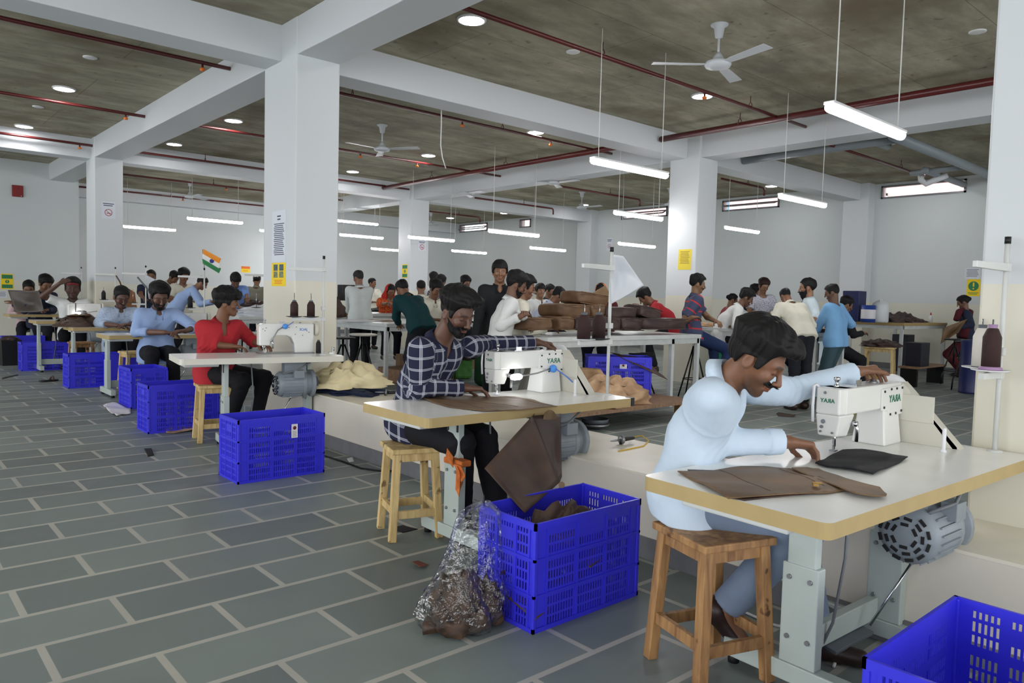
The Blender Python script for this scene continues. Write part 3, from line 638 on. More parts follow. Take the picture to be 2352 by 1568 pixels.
crate('blue crate standing narrow end forward beside a table leg, left of the dusty crate', (2.43, 9.42, 0), 0, L=.4, W=.52)
crate('blue crate in the aisle right behind the dark sandal', (2.24, 11.75, 0), 0)
crate('blue crate at the left edge beside the black bin', (2.09, 14.5, 0), 0)
crate('blue crate at the left edge, behind the black bin', (2.05, 16.3, 0), 0, fine=False)
crate('blue crate on the low wooden platform, with leather hanging over it', (6.35, 5.85, .33), math.radians(-42), L=.72, W=.4, H=.43, sticker=(.36, .30, .08, .05), fine=True)
crate('blue crate beneath the table behind the man in teal, left one', (7.6, 10.9, .36), 0, L=.5, H=.4, fine=False)
crate('blue crate beneath the table behind the man in teal, right one', (8.45, 10.6, .36), 0, L=.5, H=.4, fine=False)
crate('blue crate behind the stool of the bearded man in light blue', (2.7, 11.6, 0), 0, L=.4, fine=False)
# ------------------------------------------------------------------ wooden stools
def stool(label, loc, rz, m, h=.52, s=.30, seatm=None, grp='wooden stools with four legs'):
    t = thing('wooden_stool', label, 'stool', loc, rz, grp)
    MB().b2((-s/2-.01, -s/2-.01, h-.03), (s/2+.01, s/2+.01, h)).build('seat', seatm or m, t, bevel=.006)
    sp, tw = .03, .042; top = s/2-.03; bot = top+sp
    def at(sx, sy, z): k = z/h; return Vector((sx*(bot+(top-bot)*k), sy*(bot+(top-bot)*k), z))
    for sx, sy in ((-1, -1), (1, -1), (1, 1), (-1, 1)):
        MB().bar(at(sx, sy, 0), at(sx, sy, h-.03), tw, tw, (0, 1, 0)).build('leg', m, t, bevel=.003)
    for i, (a, b_) in enumerate((((-1, -1), (1, -1)), ((1, -1), (1, 1)), ((1, 1), (-1, 1)), ((-1, 1), (-1, -1)))):
        z = .15 if i % 2 == 0 else .17
        MB().bar(at(*a, z), at(*b_, z), .022, .045).build('stretcher', m, t, bevel=.002)
        MB().bar(at(*a, h-.055), at(*b_, h-.055), .022, .045).build('apron', m, t, bevel=.002)
    return t
stool('worn brown wooden stool under the man in pale blue, nearest stool', (2.445, 1.585, 0), math.radians(-18), M_WOOD_D, .545, .31)
stool('pale yellow wooden stool with a padded top under the man in the checked shirt', (2.46, 3.66, 0), math.radians(-18), M_WOOD_L, .53, .28)
stool('pale yellow wooden stool beneath the young man in the red shirt', (2.55, 7.1, 0), math.radians(-10), M_WOOD_L, .53, .3)
stool('pale wooden stool beneath the bearded man in light blue', (2.95, 11.3, 0), .1, M_WOOD_L, .53, .3)
stool('wooden stool beneath the man with a moustache', (2.75, 13.5, 0), .1, M_WOOD_D, .53, .3)
stool('wooden stool with brown leather pieces laid on its seat, below the far bench', (12.3, 5.05, FZ), .3, M_WOOD_L, .66, .42)
stool('brown wooden stool beneath the man leaning in a white shirt', (10.45, 6.2, FZ), .2, M_WOOD_D, .7, .3)
# ------------------------------------------------------------------ black metal stools
M_BMET = mat('black_metal', rgb(20, 20, 22), .4, .3)
def metal_stool(label, loc, h, seatm=None, hoop=False, legs=4, spread=.2):
    t = thing('metal_stool', label, 'stool', loc, .3, 'black metal stools')
    MB().lathe([(.0001, h-.025), (.15, h-.025), (.165, h-.015), (.165, h-.004), (.15, h), (.0001, h)], n=24).build('seat', seatm or M_BLACK, t)
    MB().cyl((0, 0, h*.45), (0, 0, h-.02), .016, n=10).build('screw', M_BMET, t)
    for k in range(legs):
        a = 2*math.pi*(k+.5)/legs; c, s = math.cos(a), math.sin(a)
        p = [(.03*c, .03*s, h*.82), (spread*.55*c, spread*.55*s, h*.5), (spread*.95*c, spread*.95*s, h*.2), (spread*c, spread*s, 0)] if hoop else [(.02*c, .02*s, h*.86), (spread*c, spread*s, 0)]
        MB().tube(p, .011, 8).build('leg', M_BMET, t)
    zz = h*.3; rr = spread*(.9 if hoop else .66)
    MB().tube([(rr*math.cos(a), rr*math.sin(a), zz) for a in [2*math.pi*i/20 for i in range(21)]], .007, 6).build('foot_ring', M_BMET, t)
    return t
# ------------------------------------------------------------------ sprinkler pipes
M_PIPE = mat('dark_red_pipe', rgb(92, 32, 32), .3, spec=.6)
M_ORANGE = mat('orange_cap', rgb(232, 120, 48), .5)
def pipe(label, p, q, r, hangers=(), heads=(), drop=0, grp='red sprinkler pipes below the ceiling'):
    t = thing('sprinkler_pipe', label, 'pipe', p, 0, grp); p = Vector(p); d = Vector(q)-p; b = MB()
    pts = [(0, 0, 0), tuple(d)]
    if drop: u = d.normalized(); pts = [(0, 0, 0), tuple(d-u*.06), tuple(d-u*.02-Vector((0, 0, .012))), tuple(d-Vector((0, 0, .05))), tuple(d-Vector((0, 0, drop)))]
    b.tube(pts, r, 12); b.build('pipe', M_PIPE, t)
    u = d.normalized()
    for h in hangers:
        c = u*h; k = MB(); k.tube([tuple(c+Vector((0, 0, .2 if False else CEIL-p.z))), tuple(c+Vector((0, 0, r+.045)))], .006, 6)
        n = Vector((-u.y, u.x, 0)); k.tube([tuple(c+n*r*1.15-Vector((0, 0, r*.2))), tuple(c+n*r*.9+Vector((0, 0, r+.02))), tuple(c+Vector((0, 0, r+.05))), tuple(c-n*r*.9+Vector((0, 0, r+.02))), tuple(c-n*r*1.15-Vector((0, 0, r*.2)))], .006, 6)
        k.build('hanger', M_PIPE, t)
    for h in heads:
        c = u*h; MB().cyl(tuple(c-Vector((0, 0, r))), tuple(c-Vector((0, 0, r+.05))), .012, n=8).build('nipple', M_PIPE, t)
        MB().lathe([(.012, -.05), (.03, -.062), (.026, -.085), (.0001, -.09)], tuple(c-Vector((0, 0, r-.02))), 12).build('sprinkler_head', M_ORANGE, t)
    return t
PZ = 3.9
pipe('red branch pipe at the upper left, running behind the big column', (-7, 8.6, PZ), (9.75, 8.6, PZ), .022, (11.8, 14.3), (9.95, 13.55, 15.3))
pipe('second red branch pipe at the left, then passing right of the big column', (-7, 11.87, PZ), (10.3, 11.87, PZ), .022, (), (10.0, 13.8, 15.0))
pipe('third red branch pipe, along the far beam at the left edge', (-7, 15.0, PZ), (9.9, 15.0, PZ), .022, (12.2,), (10.05,))
pipe('red branch pipe at the top right above the ceiling fan', (3.72, 5.3, PZ), (10.75, 5.3, PZ), .022, (2.1, 4.9), (3.9,))
pipe('thick red main pipe in the middle bay above the black-shirted man', (9.27, 16.2, PZ-.03), (9.27, 7.72, PZ-.03), .045, (.9, 3., 5.4))
pipe('thick red main pipe at the upper right, crossing behind the nearest tube light', (9.27, 7.2, PZ-.03), (9.27, 0.5, PZ-.03), .045, (1.35, 4.5))
for a, b_, l in (((284, 401), (604, 438), 'far left red pipe in the bay behind the far left column'), ((284, 439), (604, 473), 'farthest left red pipe close to the back wall')):
    A, B = at_z(*a, PZ), at_z(*b_, PZ); yy = (A.y+B.y)/2
    pipe(l, (3.9, yy, PZ), (9.9, yy, PZ), .022, (2.6,), (2.9,))
for a, b_, l in (((1286, 428), (1472, 458), 'red pipe with turned-down end, left of the middle column'), ((1100, 453), (1262, 480), 'red pipe with turned-down end, above the far slit window'), ((988, 483), (1092, 500), 'short red pipe with turned-down end, right of the far middle column'), ((1658, 410), (1755, 432), 'short red pipe with turned-down end, just right of the middle column')):
    A, B = at_z(*a, PZ), at_z(*b_, PZ); yy = (A.y+B.y)/2
    pipe(l, (A.x, yy, PZ), (B.x, yy, PZ), .022, (.6*(B.x-A.x),), (), .16)
pipe('dark red pipe beside the grey drain pipes at right', (10.6, 5.6, PZ), (15.2, 5.6, PZ), .022, (3.5,))
# grey drain pipes
M_PVC = mat('grey_pvc_pipe', rgb(150, 158, 164), .4)
t = thing('drain_pipe', 'grey plastic drain pipe below the ceiling at right, ending in a white elbow', 'pipe', (11.3, 4.62, 3.88), 0)
MB().tube([(0, 0, 0), (5.1, 0, -.02)], .075, 16).build('pipe', M_PVC, t)
MB().tube([(3.1, .7, .0), (5.1, .7, -.02)], .06, 16).build('pipe', M_PVC, t)
MB().tube([(3.62, .95, .05), (3.6, .93, -.1), (3.62, .85, -.17), (3.7, .72, -.1), (3.78, .55, -.02)], .055, 14).build('elbow', M_WHITEPL, t)
MB().tube([(3.2, 0, 0), (3.2, .95, -.02), (3.62, .95, .04)], .05, 14).build('cross_pipe', M_PVC, t)
t = thing('drain_pipe', 'wide grey pipe near the ceiling between the middle column and the wall beam', 'pipe', (11.6, 4.6, 3.9), 0)
MB().tube([(0, 0, 0), (0, 2.6, -.02)], .07, 16).build('pipe', M_PVC, t)
MB().tube([(0, .4, 0), (.45, .4, 0)], .06, 14).build('branch', M_PVC, t)
# loose hanging wire
w0 = at_z(944, 255, CEIL); tag(MB().tube([(5.6, 7.8, CEIL), (5.61, 7.8, 3.6), (5.6, 7.79, 3.3), (5.63, 7.79, 3.15), (5.68, 7.78, 3.02)], .008, 6).build('hanging_wire', M_CORD), 'loose white wire dangling from the ceiling right of the big column', 'wire')
# ------------------------------------------------------------------ ceiling fans
M_FAN = mat('fan_grey_white', rgb(196, 200, 204), .35)
def fan(label, x, y, rz, proto=[]):
    if proto: return dup(proto[0], (x, y, CEIL), rz, label)
    t = thing('ceiling_fan', label, 'ceiling fan', (x, y, CEIL), rz, 'white ceiling fans')
    MB().lathe([(.085, 0), (.08, -.012), (.05, -.03), (.035, -.12), (.0001, -.13)], n=20).build('canopy', M_FAN, t)
    MB().cyl((0, 0, -.1), (0, 0, -.32), .011, n=10).build('rod', M_FAN, t)
    MB().lathe([(.02, -.26), (.045, -.3), (.06, -.335), (.12, -.35), (.125, -.375), (.115, -.395), (.05, -.41), (.0001, -.41)], n=24).build('motor', M_FAN, t)
    for k in range(3):
        a = 2*math.pi*k/3; R = Matrix.Rotation(a, 3, 'Z'); b = MB()
        vs = [R @ Vector(v) for v in ((.1, -.03, -.365), (.2, -.05, -.362), (.62, -.065, -.36), (.62, .055, -.375), (.2, .04, -.375), (.1, .03, -.372))]
        b.add(vs+[v-Vector((0, 0, .004)) for v in vs], [(0, 1, 2, 3, 4, 5), (11, 10, 9, 8, 7, 6)]+[(i, i+6, (i+1) % 6+6, (i+1) % 6) for i in range(6)])
        b.build('blade', M_FAN, t)
    proto.append(t); return t
fan('nearest ceiling fan, upper right above the red branch pipe', 6.22, 4.19, .3)
fan('ceiling fan just right of the big column', 6.25, 10.25, 1.1)
for px, py, l in ((1066, 405, 'ceiling fan hanging in front of the beam, right of the thick main pipe end'), (1273, 376, 'ceiling fan below the beam, left of the second hanging tube light'), (436, 416, 'far ceiling fan between two red pipes, left of the big column'),
        (1337, 441, 'small far ceiling fan beside a lit downlight'), (1540, 432, 'far ceiling fan against the left edge of the middle column'), (990, 487, 'tiny far ceiling fan by the far middle column'), (514, 484, 'tiny far ceiling fan above the tube light left of the big column')):
    p = at_z(px, py, CEIL); fan(l, p.x, min(p.y, 21.2), .6)
# unlit round covers in the ceiling
def cover(label, x, y, proto=[]):
    if proto: return dup(proto[0], (x, y, CEIL), 0, label)
    t = tag(MB().lathe([(.075, 0), (.076, -.008), (.06, -.014), (.0001, -.015)], n=24).build('ceiling_cover', M_WHITEP), label, 'ceiling cover', 'round white covers on the ceiling')
    t.location = (x, y, CEIL); proto.append(t); return t
for x, y, l in ((2.11, 9.83, 'round white cover above the nearest left downlight'), (2.12, 13.07, 'round white cover above the second left red pipe'), (5.81, 5.72, 'round white cover under the red branch pipe hanger'), (8.05, 2.57, 'round white cover near the right column'), (11.92, 5.11, 'round white cover with a dark hole by the right column, upper'), (12.56, 5.17, 'round white cover with a dark hole by the right column, lower')): cover(l, x, y)
# ------------------------------------------------------------------ notices
M_PAPER = mat('white_paper', rgb(214, 218, 226), .7); M_YEL = mat('yellow_paper', rgb(226, 204, 66), .6); M_YEL2 = mat('bright_yellow', rgb(240, 208, 24), .6)
M_GRN = mat('sign_green', rgb(46, 124, 84), .6); M_REDS = mat('sign_red', rgb(170, 60, 66), .6); M_ORS = mat('sign_orange', rgb(226, 110, 40), .6); M_INKD = mat('dark_ink', rgb(70, 74, 92), .7)
def notice(name, label, cat, plane, c, pa, pb, base, deco):
    """pa, pb opposite corners in the picture on the wall plane x=c or y=c"""
    f = at_x if plane == 'x' else at_y
    A, B = f(*pa, c), f(*pb, c); e = -.004
    if plane == 'x': ex = Vector((0, -1, 0)); w_ = abs(A.y-B.y)
    else: ex = Vector((1, 0, 0)); w_ = abs(A.x-B.x)
    h_ = abs(A.z-B.z); o = (A+B)/2; n = Vector((-1, 0, 0)) if plane == 'x' else Vector((0, -1, 0))
    t = thing(name, label, cat, o)
    M = lambda u, v, d: ex*(u*w_)+Vector((0, 0, v*h_))+n*d
    def rect(u0, v0, u1, v1, d0, d1, m, nm):
        b = MB(); q = [M(u0, v0, d1), M(u1, v0, d1), M(u1, v1, d1), M(u0, v1, d1), M(u0, v0, d0), M(u1, v0, d0), M(u1, v1, d0), M(u0, v1, d0)]
        b.add(q, [(0, 1, 2, 3), (7, 6, 5, 4), (0, 4, 5, 1), (1, 5, 6, 2), (2, 6, 7, 3), (3, 7, 4, 0)]); return b.build(nm, m, t)
    def lines(v0, v1, n_, u0, u1, m, nm='text_line'):
        b = MB()
        for i in range(n_):
            v = v1-(v1-v0)*(i+.5)/n_; h2 = (v1-v0)/n_*.22; a = u0+(.05 if i % 3 == 1 else 0)*(u1-u0); c2 = u1-(.12*((i*7) % 4)/3)*(u1-u0)
            q = [M(a, v-h2, .0035), M(c2, v-h2, .0035), M(c2, v+h2, .0035), M(a, v+h2, .0035)]
            b.add(q, [(0, 1, 2, 3)])
        return b.build(nm, m, t, fix=False)
    def ring(u, v, r, th, m, nm, disc=False):
        c0 = M(u, v, .0038); b = MB(); N = 24
        if disc: b.add([c0+ex*(r*math.cos(2*math.pi*i/N))+Vector((0, 0, r*math.sin(2*math.pi*i/N))) for i in range(N)], [tuple(range(N))])
        else:
            vs = []
            for rr in (r, r-th): vs += [c0+ex*(rr*math.cos(2*math.pi*i/N))+Vector((0, 0, rr*math.sin(2*math.pi*i/N))) for i in range(N)]
            b.add(vs, [(i, (i+1) % N, N+(i+1) % N, N+i) for i in range(N)])
            b.add([c0+ex*(r*.7)+Vector((0, 0, -r*.75)), c0+ex*(r*.78)+Vector((0, 0, -r*.65)), c0-ex*(r*.7)+Vector((0, 0, r*.75)), c0-ex*(r*.78)+Vector((0, 0, r*.65))], [(0, 1, 2, 3)])
            b.add([c0-ex*(r*.5)+Vector((0, 0, -r*.3)), c0+ex*(r*.5)+Vector((0, 0, -r*.3)), c0+ex*(r*.5)+Vector((0, 0, -r*.08)), c0-ex*(r*.5)+Vector((0, 0, -r*.08))], [(0, 1, 2, 3)])
        return b.build(nm, m, t, fix=False)
    rect(-.5, -.5, .5, .5, -.001, .003, base, 'sheet')
    deco(rect, lines, ring, w_, h_)
    return t
def d_nosmoke(rect, lines, ring, w_, h_): lines(.2, .42, 2, -.4, .4, M_INKD); ring(0, -.15, w_*.28, w_*.05, M_REDS, 'prohibition_ring')
def d_list(rect, lines, ring, w_, h_): lines(.3, .42, 2, -.12, .15, M_INKD); lines(-.38, .26, 17, -.36, .4, M_INKD)
def d_photos(rect, lines, ring, w_, h_):
    for u in (-.36, .06):
        for k, v in enumerate((.16, -.14)): rect(u, v, u+.3, v+.27, .003, .0042, mat('poster_photo_%d' % k, rgb(*((70, 92, 96), (120, 128, 96))[k]), .6, noise=.5, nscale=60), 'photo')
    lines(-.42, -.22, 3, -.3, .3, M_ORS)
def d_safety(rect, lines, ring, w_, h_):
    rect(-.44, .18, .44, .44, .003, .004, M_GRN, 'green_band'); rect(-.44, -.44, .44, -.2, .003, .004, M_GRN, 'green_band'); ring(0, -.01, w_*.17, 0, M_GRN, 'green_disc', True)
    rect(-.025, -.03, .025, .07, .004, .005, M_YEL2, 'exclamation_mark'); rect(-.025, -.075, .025, -.05, .004, .005, M_YEL2, 'exclamation_dot')
    lines(.25, .39, 1, -.36, .36, M_PAPER)
def d_excl(rect, lines, ring, w_, h_):
    ring(0, .09, w_*.4, 0, M_GRN, 'green_disc', True); rect(-.06, .06, .06, .3, .004, .005, M_YEL2, 'exclamation_mark'); rect(-.05, -.1, .05, -.02, .004, .005, M_YEL2, 'exclamation_dot'); lines(-.42, -.26, 2, -.4, .4, M_GRN)
def d_text(rect, lines, ring, w_, h_): lines(-.22, .42, 9, -.36, .36, mat('ochre_ink', rgb(150, 128, 50), .7))
def d_two(rect, lines, ring, w_, h_): rect(-.5, .1, .5, .5, .003, .004, M_ORS, 'orange_band'); lines(.2, .4, 1, -.2, .2, M_YEL); lines(-.36, -.1, 2, -.3, .3, M_ORS)
def d_plain(rect, lines, ring, w_, h_): lines(-.3, .4, 6, -.4, .4, M_INK)
notice('wall_notice', 'no-smoking notice on the far left column', 'notice', 'y', 14.87, (233, 461), (265, 503), M_PAPER, d_nosmoke)
notice('wall_notice', 'long typed white list on the big column', 'notice', 'x', 3.25, (626, 486), (656, 600), M_PAPER, d_list)
notice('wall_notice', 'yellow poster with four small photos on the big column', 'notice', 'x', 3.25, (625, 604), (656, 657), M_YEL2, d_photos)
notice('wall_notice', 'no-smoking notice on the far middle column', 'notice', 'y', 15.05, (960, 551), (978, 576), M_PAPER, d_nosmoke)
notice('safety_sign', 'narrow green and yellow safety sign on the far middle column', 'sign', 'x', 10.0, (924, 607), (936, 638), M_YEL2, d_safety)
notice('safety_sign', 'green and yellow safety sign on the left wall', 'sign', 'y', 18.9, (2, 628), (31, 664), M_YEL2, d_safety)
notice('wall_notice', 'faint white sheet under the left wall safety sign', 'notice', 'y', 18.9, (-4, 668), (16, 684), M_PAPER, d_plain)
notice('wall_notice', 'yellow text poster on the middle column', 'notice', 'x', 10.0, (1559, 573), (1587, 619), M_YEL, d_text)
notice('safety_sign', 'yellow sign with a green disc and exclamation mark, by the woman at right', 'sign', 'x', XW, (2222, 641), (2250, 680), M_YEL2, d_excl)
notice('wall_notice', 'white typed sheet above the exclamation sign', 'notice', 'x', XW, (2217, 615), (2251, 641), M_PAPER, d_plain)
notice('safety_sign', 'orange and yellow sign on the back wall left of the big column', 'sign', 'y', YW, (554, 611), (574, 626), M_YEL2, d_two)
notice('wall_notice', 'small yellow sheet on the right wall above the brown bags', 'notice', 'x', XW, (1323, 635), (1341, 653), M_YEL, d_text)
notice('wall_notice', 'no-smoking notice on the right wall beside the first stand', 'notice', 'x', XW, (1394, 547), (1406, 575), M_PAPER, d_nosmoke)
notice('wall_notice', 'small yellow and brown sheet behind the man in checks', 'notice', 'x', XW, (1016, 645), (1025, 658), M_YEL, d_two)
p = at_y(40, 439, YL); t = thing('fire_alarm', 'dark red fire alarm box on the left wall', 'fire alarm', p)
MB().b2((-.1, -.05, -.12), (.1, 0, .12)).build('housing', mat('alarm_red', rgb(128, 26, 24), .4), t, bevel=.01); MB().lathe([(.0001, 0), (.02, 0), (.0001, .012)], (0, -.05, .05), 12, (0, -1, 0)).build('indicator', M_REDS, t)
MB().cyl((.06, -.05, -.1), (.06, -.056, -.1), .01).build('lock', M_CHROME, t)
# ------------------------------------------------------------------ work benches
M_BTOP = mat('bench_laminate', rgb(198, 202, 200), .3, noise=.08, nscale=5); M_BLEG = mat('bench_white_paint', rgb(196, 200, 198), .45, noise=.06, nscale=12)
M_WTOP = mat('bench_wood_edge', rgb(168, 142, 92), .5)
def bench(label, x0, y0, x1, y1, z, legs, top=None, fz=FZ, th=.05):
    t = thing('work_bench', label, 'work bench', (x0, y0, fz), 0, 'work benches in the far half'); L, W, h = x1-x0, y1-y0, z-fz
    MB().b2((0, 0, h-th), (L, W, h)).build('benchtop', top or M_BTOP, t, bevel=.005)
    MB().b2((.02, .02, h-th-.06), (L-.02, .06, h-th)).b2((.02, W-.06, h-th-.06), (L-.02, W-.02, h-th)).b2((.02, .02, h-th-.06), (.06, W-.02, h-th)).b2((L-.06, .02, h-th-.06), (L-.02, W-.02, h-th)).build('frame', M_BLEG, t)
    for fx in legs:
        for yy in (.02, W-.07): MB().b2((L*fx-(.05*fx), yy, 0), (L*fx-(.05*fx)+.05, yy+.05, h-th)).build('leg', M_BLEG, t)
    return t
bench('chipped white bench carrying the pile of brown leather bags', 5.35, 5.5, 8.05, 6.45, 1.01, (0, .8, 1))
bench('white bench on the right where the men sort leather pieces', 9.3, 4.6, 10.1, 6.5, 1.06, (0, 1))
a0 = at_d(888, 743, 10.4)
bench('long pale bench right of the big column, in front of the man in grey', a0.x, a0.y, a0.x+2.6, a0.y+1.9, a0.z, (0, 1))
bench('bench beyond it where the woman in the orange scarf works', 6.6, 11.2, 9.6, 12.3, 1.08, (0, 1))
c0 = at_d(2077, 742, 13.2)
bench('tall bench with wooden edge by the right wall, holding the jerrycan', c0.x, c0.y, 16.0, c0.y+1.0, c0.z, (0, 1), M_WTOP)
bench('bench along the back left where the man in the polo stands', 5.6, 13.9, 9.3, 14.75, 1.1, (0, .5, 1), fz=FZ)
# ------------------------------------------------------------------ leather
def leather(name, c, c2, rough=.55, sc=5):
    m = bpy.data.materials.new(name); m.use_nodes = True; nt, N, L, b = nodes_of(m)
    tc = N.new('ShaderNodeTexCoord'); n = N.new('ShaderNodeTexNoise'); n.inputs['Scale'].default_value = sc; n.inputs['Detail'].default_value = 7; L.new(tc.outputs['Object'], n.inputs['Vector'])
    cr = N.new('ShaderNodeValToRGB'); L.new(n.outputs['Fac'], cr.inputs[0]); e = cr.color_ramp.elements; e[0].position = .32; e[0].color = (*c, 1); e[1].position = .7; e[1].color = (*c2, 1)
    L.new(cr.outputs[0], b.inputs['Base Color']); b.inputs['Roughness'].default_value = rough
    n2 = N.new('ShaderNodeTexNoise'); n2.inputs['Scale'].default_value = 140; L.new(tc.outputs['Object'], n2.inputs['Vector'])
    bp = N.new('ShaderNodeBump'); bp.inputs['Strength'].default_value = .25; bp.inputs['Distance'].default_value = .002; L.new(n2.outputs['Fac'], bp.inputs['Height']); L.new(bp.outputs[0], b.inputs['Normal'])
    MATS[name] = m; return m
M_LTAN = leather('waxed_brown_leather', rgb(92, 70, 46), rgb(126, 98, 66)); M_LDARK = leather('dark_brown_leather', rgb(50, 34, 28), rgb(84, 60, 46))
M_LBAG = leather('bag_brown_leather', rgb(74, 50, 34), rgb(116, 86, 56), .6, 4); M_LBAGD = leather('bag_dark_leather', rgb(44, 30, 28), rgb(74, 54, 48), .55, 4)
M_BCLOTH = mat('black_cloth', rgb(18, 18, 24), .75, bump=.3, bscale=90); M_TANC = leather('crumpled_tan_hide', rgb(150, 116, 84), rgb(206, 172, 136), .7, 7)
M_CREAMC = mat('cream_cloth', rgb(226, 212, 170), .8, noise=.06, nscale=8); M_NAVY = mat('navy_cloth', rgb(28, 40, 66), .8)
def nz(p, s, k=0): return math.sin(p[0]*s*1.3+p[1]*s*.7+k)*.5+math.sin(p[0]*s*-.6+p[1]*s*1.7+k*2.1)*.3+math.sin((p[0]+p[1])*s*2.3+k*.7)*.2
def sheet(name, poly, z, m, label=None, cat=None, parent=None, wav=.004, th=.0035, lift=None, seams=(), k=0, n=26):
    """a cut piece lying on a surface: outline filled with a fine grid and gently buckled"""
    P = [Vector((p[0], p[1])) for p in poly]
    x0, x1 = min(p.x for p in P), max(p.x for p in P); y0, y1 = min(p.y for p in P), max(p.y for p in P)
    bm = bmesh.new(); vs = [bm.verts.new((p.x, p.y, 0)) for p in P]; bm.faces.new(vs)
    for i in range(1, n):
        for co, no in (((x0+(x1-x0)*i/n, 0, 0), (1, 0, 0)), ((0, y0+(y1-y0)*i/n, 0), (0, 1, 0))):
            bmesh.ops.bisect_plane(bm, geom=bm.verts[:]+bm.edges[:]+bm.faces[:], plane_co=co, plane_no=no)
    c = Vector(((x0+x1)/2, (y0+y1)/2, z))
    for v in bm.verts:
        h = wav*(1+nz((v.co.x, v.co.y), 14, k))
        if lift: h += lift(v.co.x, v.co.y)
        v.co = Vector((v.co.x-c.x, v.co.y-c.y, h+th))
    for f in bm.faces: f.smooth = True
    bmesh.ops.recalc_face_normals(bm, faces=bm.faces)
    me = bpy.data.meshes.new(name); bm.to_mesh(me); bm.free(); me.materials.append(m)
    o = bpy.data.objects.new(name, me); COL.objects.link(o); o.location = c
    md = o.modifiers.new('solid', 'SOLIDIFY'); md.thickness = th; md.offset = -1
    if seams:
        for a, b_ in seams:
            b = MB(); q = []
            for i in range(9):
                x = a[0]+(b_[0]-a[0])*i/8; y = a[1]+(b_[1]-a[1])*i/8; hh = wav*(1+nz((x, y), 14, k))+(lift(x, y) if lift else 0)+th
                q.append((x-c.x, y-c.y, hh))
            b.tube(q, .0014, 5); b.build('seam', M_LDARK, o)
    if parent is not None: o.parent = parent; o.location = c-parent.location
    elif label: tag(o, label, cat)
    return o
Z1 = .79; Z2 = .795
def pz(z, *pts): return [tuple(at_z(x, y, z))[:2] for x, y in pts]
def hang(px0, py0):  # front corner of the leather on the nearest table droops over its edge
    return None
sh = sheet('leather_sheet', pz(Z1, (1556, 1086), (1640, 1085), (1700, 1078), (1755, 1074), (1800, 1077), (1880, 1080), (1930, 1110), (1945, 1128), (1900, 1136), (1790, 1143), (1672, 1149), (1620, 1120)), Z1, M_LTAN, 'brown leather panel with stitched seams on the nearest sewing table', 'leather', wav=.006, seams=[(pz(Z1, (1652, 1085))[0], pz(Z1, (1770, 1133))[0]), (pz(Z1, (1790, 1081))[0], pz(Z1, (1893, 1121))[0]), (pz(Z1, (1810, 1079))[0], pz(Z1, (1930, 1122))[0])])
sheet('leather_underlayer', pz(Z1, (1552, 1086), (1640, 1150), (1680, 1160), (1740, 1153), (1940, 1133), (1900, 1100)), Z1-.001, M_LDARK, parent=sh, wav=.001, k=2).location = (0, 0, -.001)
sheet('strap_tongue', pz(Z1, (1815, 1076), (1850, 1074), (1880, 1080), (1935, 1100), (1985, 1112), (2012, 1118), (2022, 1128), (2028, 1133), (2026, 1138), (2000, 1140), (1960, 1134), (1935, 1125), (1900, 1110), (1840, 1088)), Z1+.006, M_LTAN, parent=sh, wav=.003, k=4).location = tuple(Vector(at_z(1920, 1107, Z1+.009))-sh.location)
bk = MB(); p = at_z(1873, 1112, Z1+.02)-sh.location; bk.box(p, (.035, .018, .006), .6); bk.box(p+Vector((.012, .0, .004)), (.012, .03, .004), .6); bk.build('buckle', mat('brass', rgb(150, 120, 60), .4, .8), sh)
sheet('black_cloth', pz(Z1, (1872, 1068), (1900, 1052), (1935, 1038), (1980, 1036), (2030, 1042), (2085, 1055), (2050, 1072), (2005, 1092), (1950, 1082), (1900, 1076)), Z1, M_BCLOTH, 'black cloth piece under the needle of the nearest machine', 'cloth', wav=.006, k=7)
sh2 = sheet('leather_sheet', pz(Z2, (942, 910), (1010, 906), (1130, 915), (1180, 912), (1280, 935), (1225, 942), (1110, 946), (1030, 936)), Z2, M_LTAN, 'brown leather sheet under the hand of the man in the checked shirt', 'leather', wav=.005, k=3, seams=[(pz(Z2, (1010, 918))[0], pz(Z2, (1110, 940))[0]), (pz(Z2, (1072, 922))[0], pz(Z2, (1190, 938))[0]), (pz(Z2, (1160, 914))[0], pz(Z2, (1270, 934))[0])])
sheet('leather_underlayer', pz(Z2, (1028, 936), (1110, 950), (1237, 945), (1240, 935), (1100, 925)), Z2-.001, M_LDARK, parent=sh2, wav=.001, k=2).location = (.02, 0, -.001)
# leather bag parts hanging from the second table into the crate
def quadsheet(name, A, B, C, D, m, n=14, th=.004, bulge=.02, k=0, label=None, cat=None, parent=None):
    A, B, C, D = map(Vector, (A, B, C, D)); nrm = (B-A).cross(D-A).normalized()
    def fn(u, v):
        p = (A*(1-u)+B*u)*(1-v)+(D*(1-u)+C*u)*v
        return p+nrm*(bulge*math.sin(math.pi*u)*math.sin(math.pi*v)*(1+.6*nz((u, v), 5, k)))
    b = MB().grid(fn, n, n); o = b.build(name, m, parent, solid=th)
    if label: tag(o, label, cat)
    return o
hb = thing('half_made_bag', 'half-made brown leather bag draped from the second table down into the crate', 'leather bag', at_z(1200, 1110, .45))
def H(p): return Vector(p)-hb.location
qa, qb, qc, qd = at_y(1222, 955, 2.93), at_y(1285, 1108, 2.62), at_y(1205, 1178, 2.50), at_y(1113, 1075, 2.72)
quadsheet('front_panel', H(qa), H(qb), H(qc), H(qd), M_LDARK, parent=hb, bulge=.015)
quadsheet('side_gusset', H(at_y(1222, 955, 2.96)), H(at_y(1288, 950, 2.97)), H(at_y(1290, 1095, 2.66)), H(qb), M_LBAGD, parent=hb, bulge=.01, k=2)
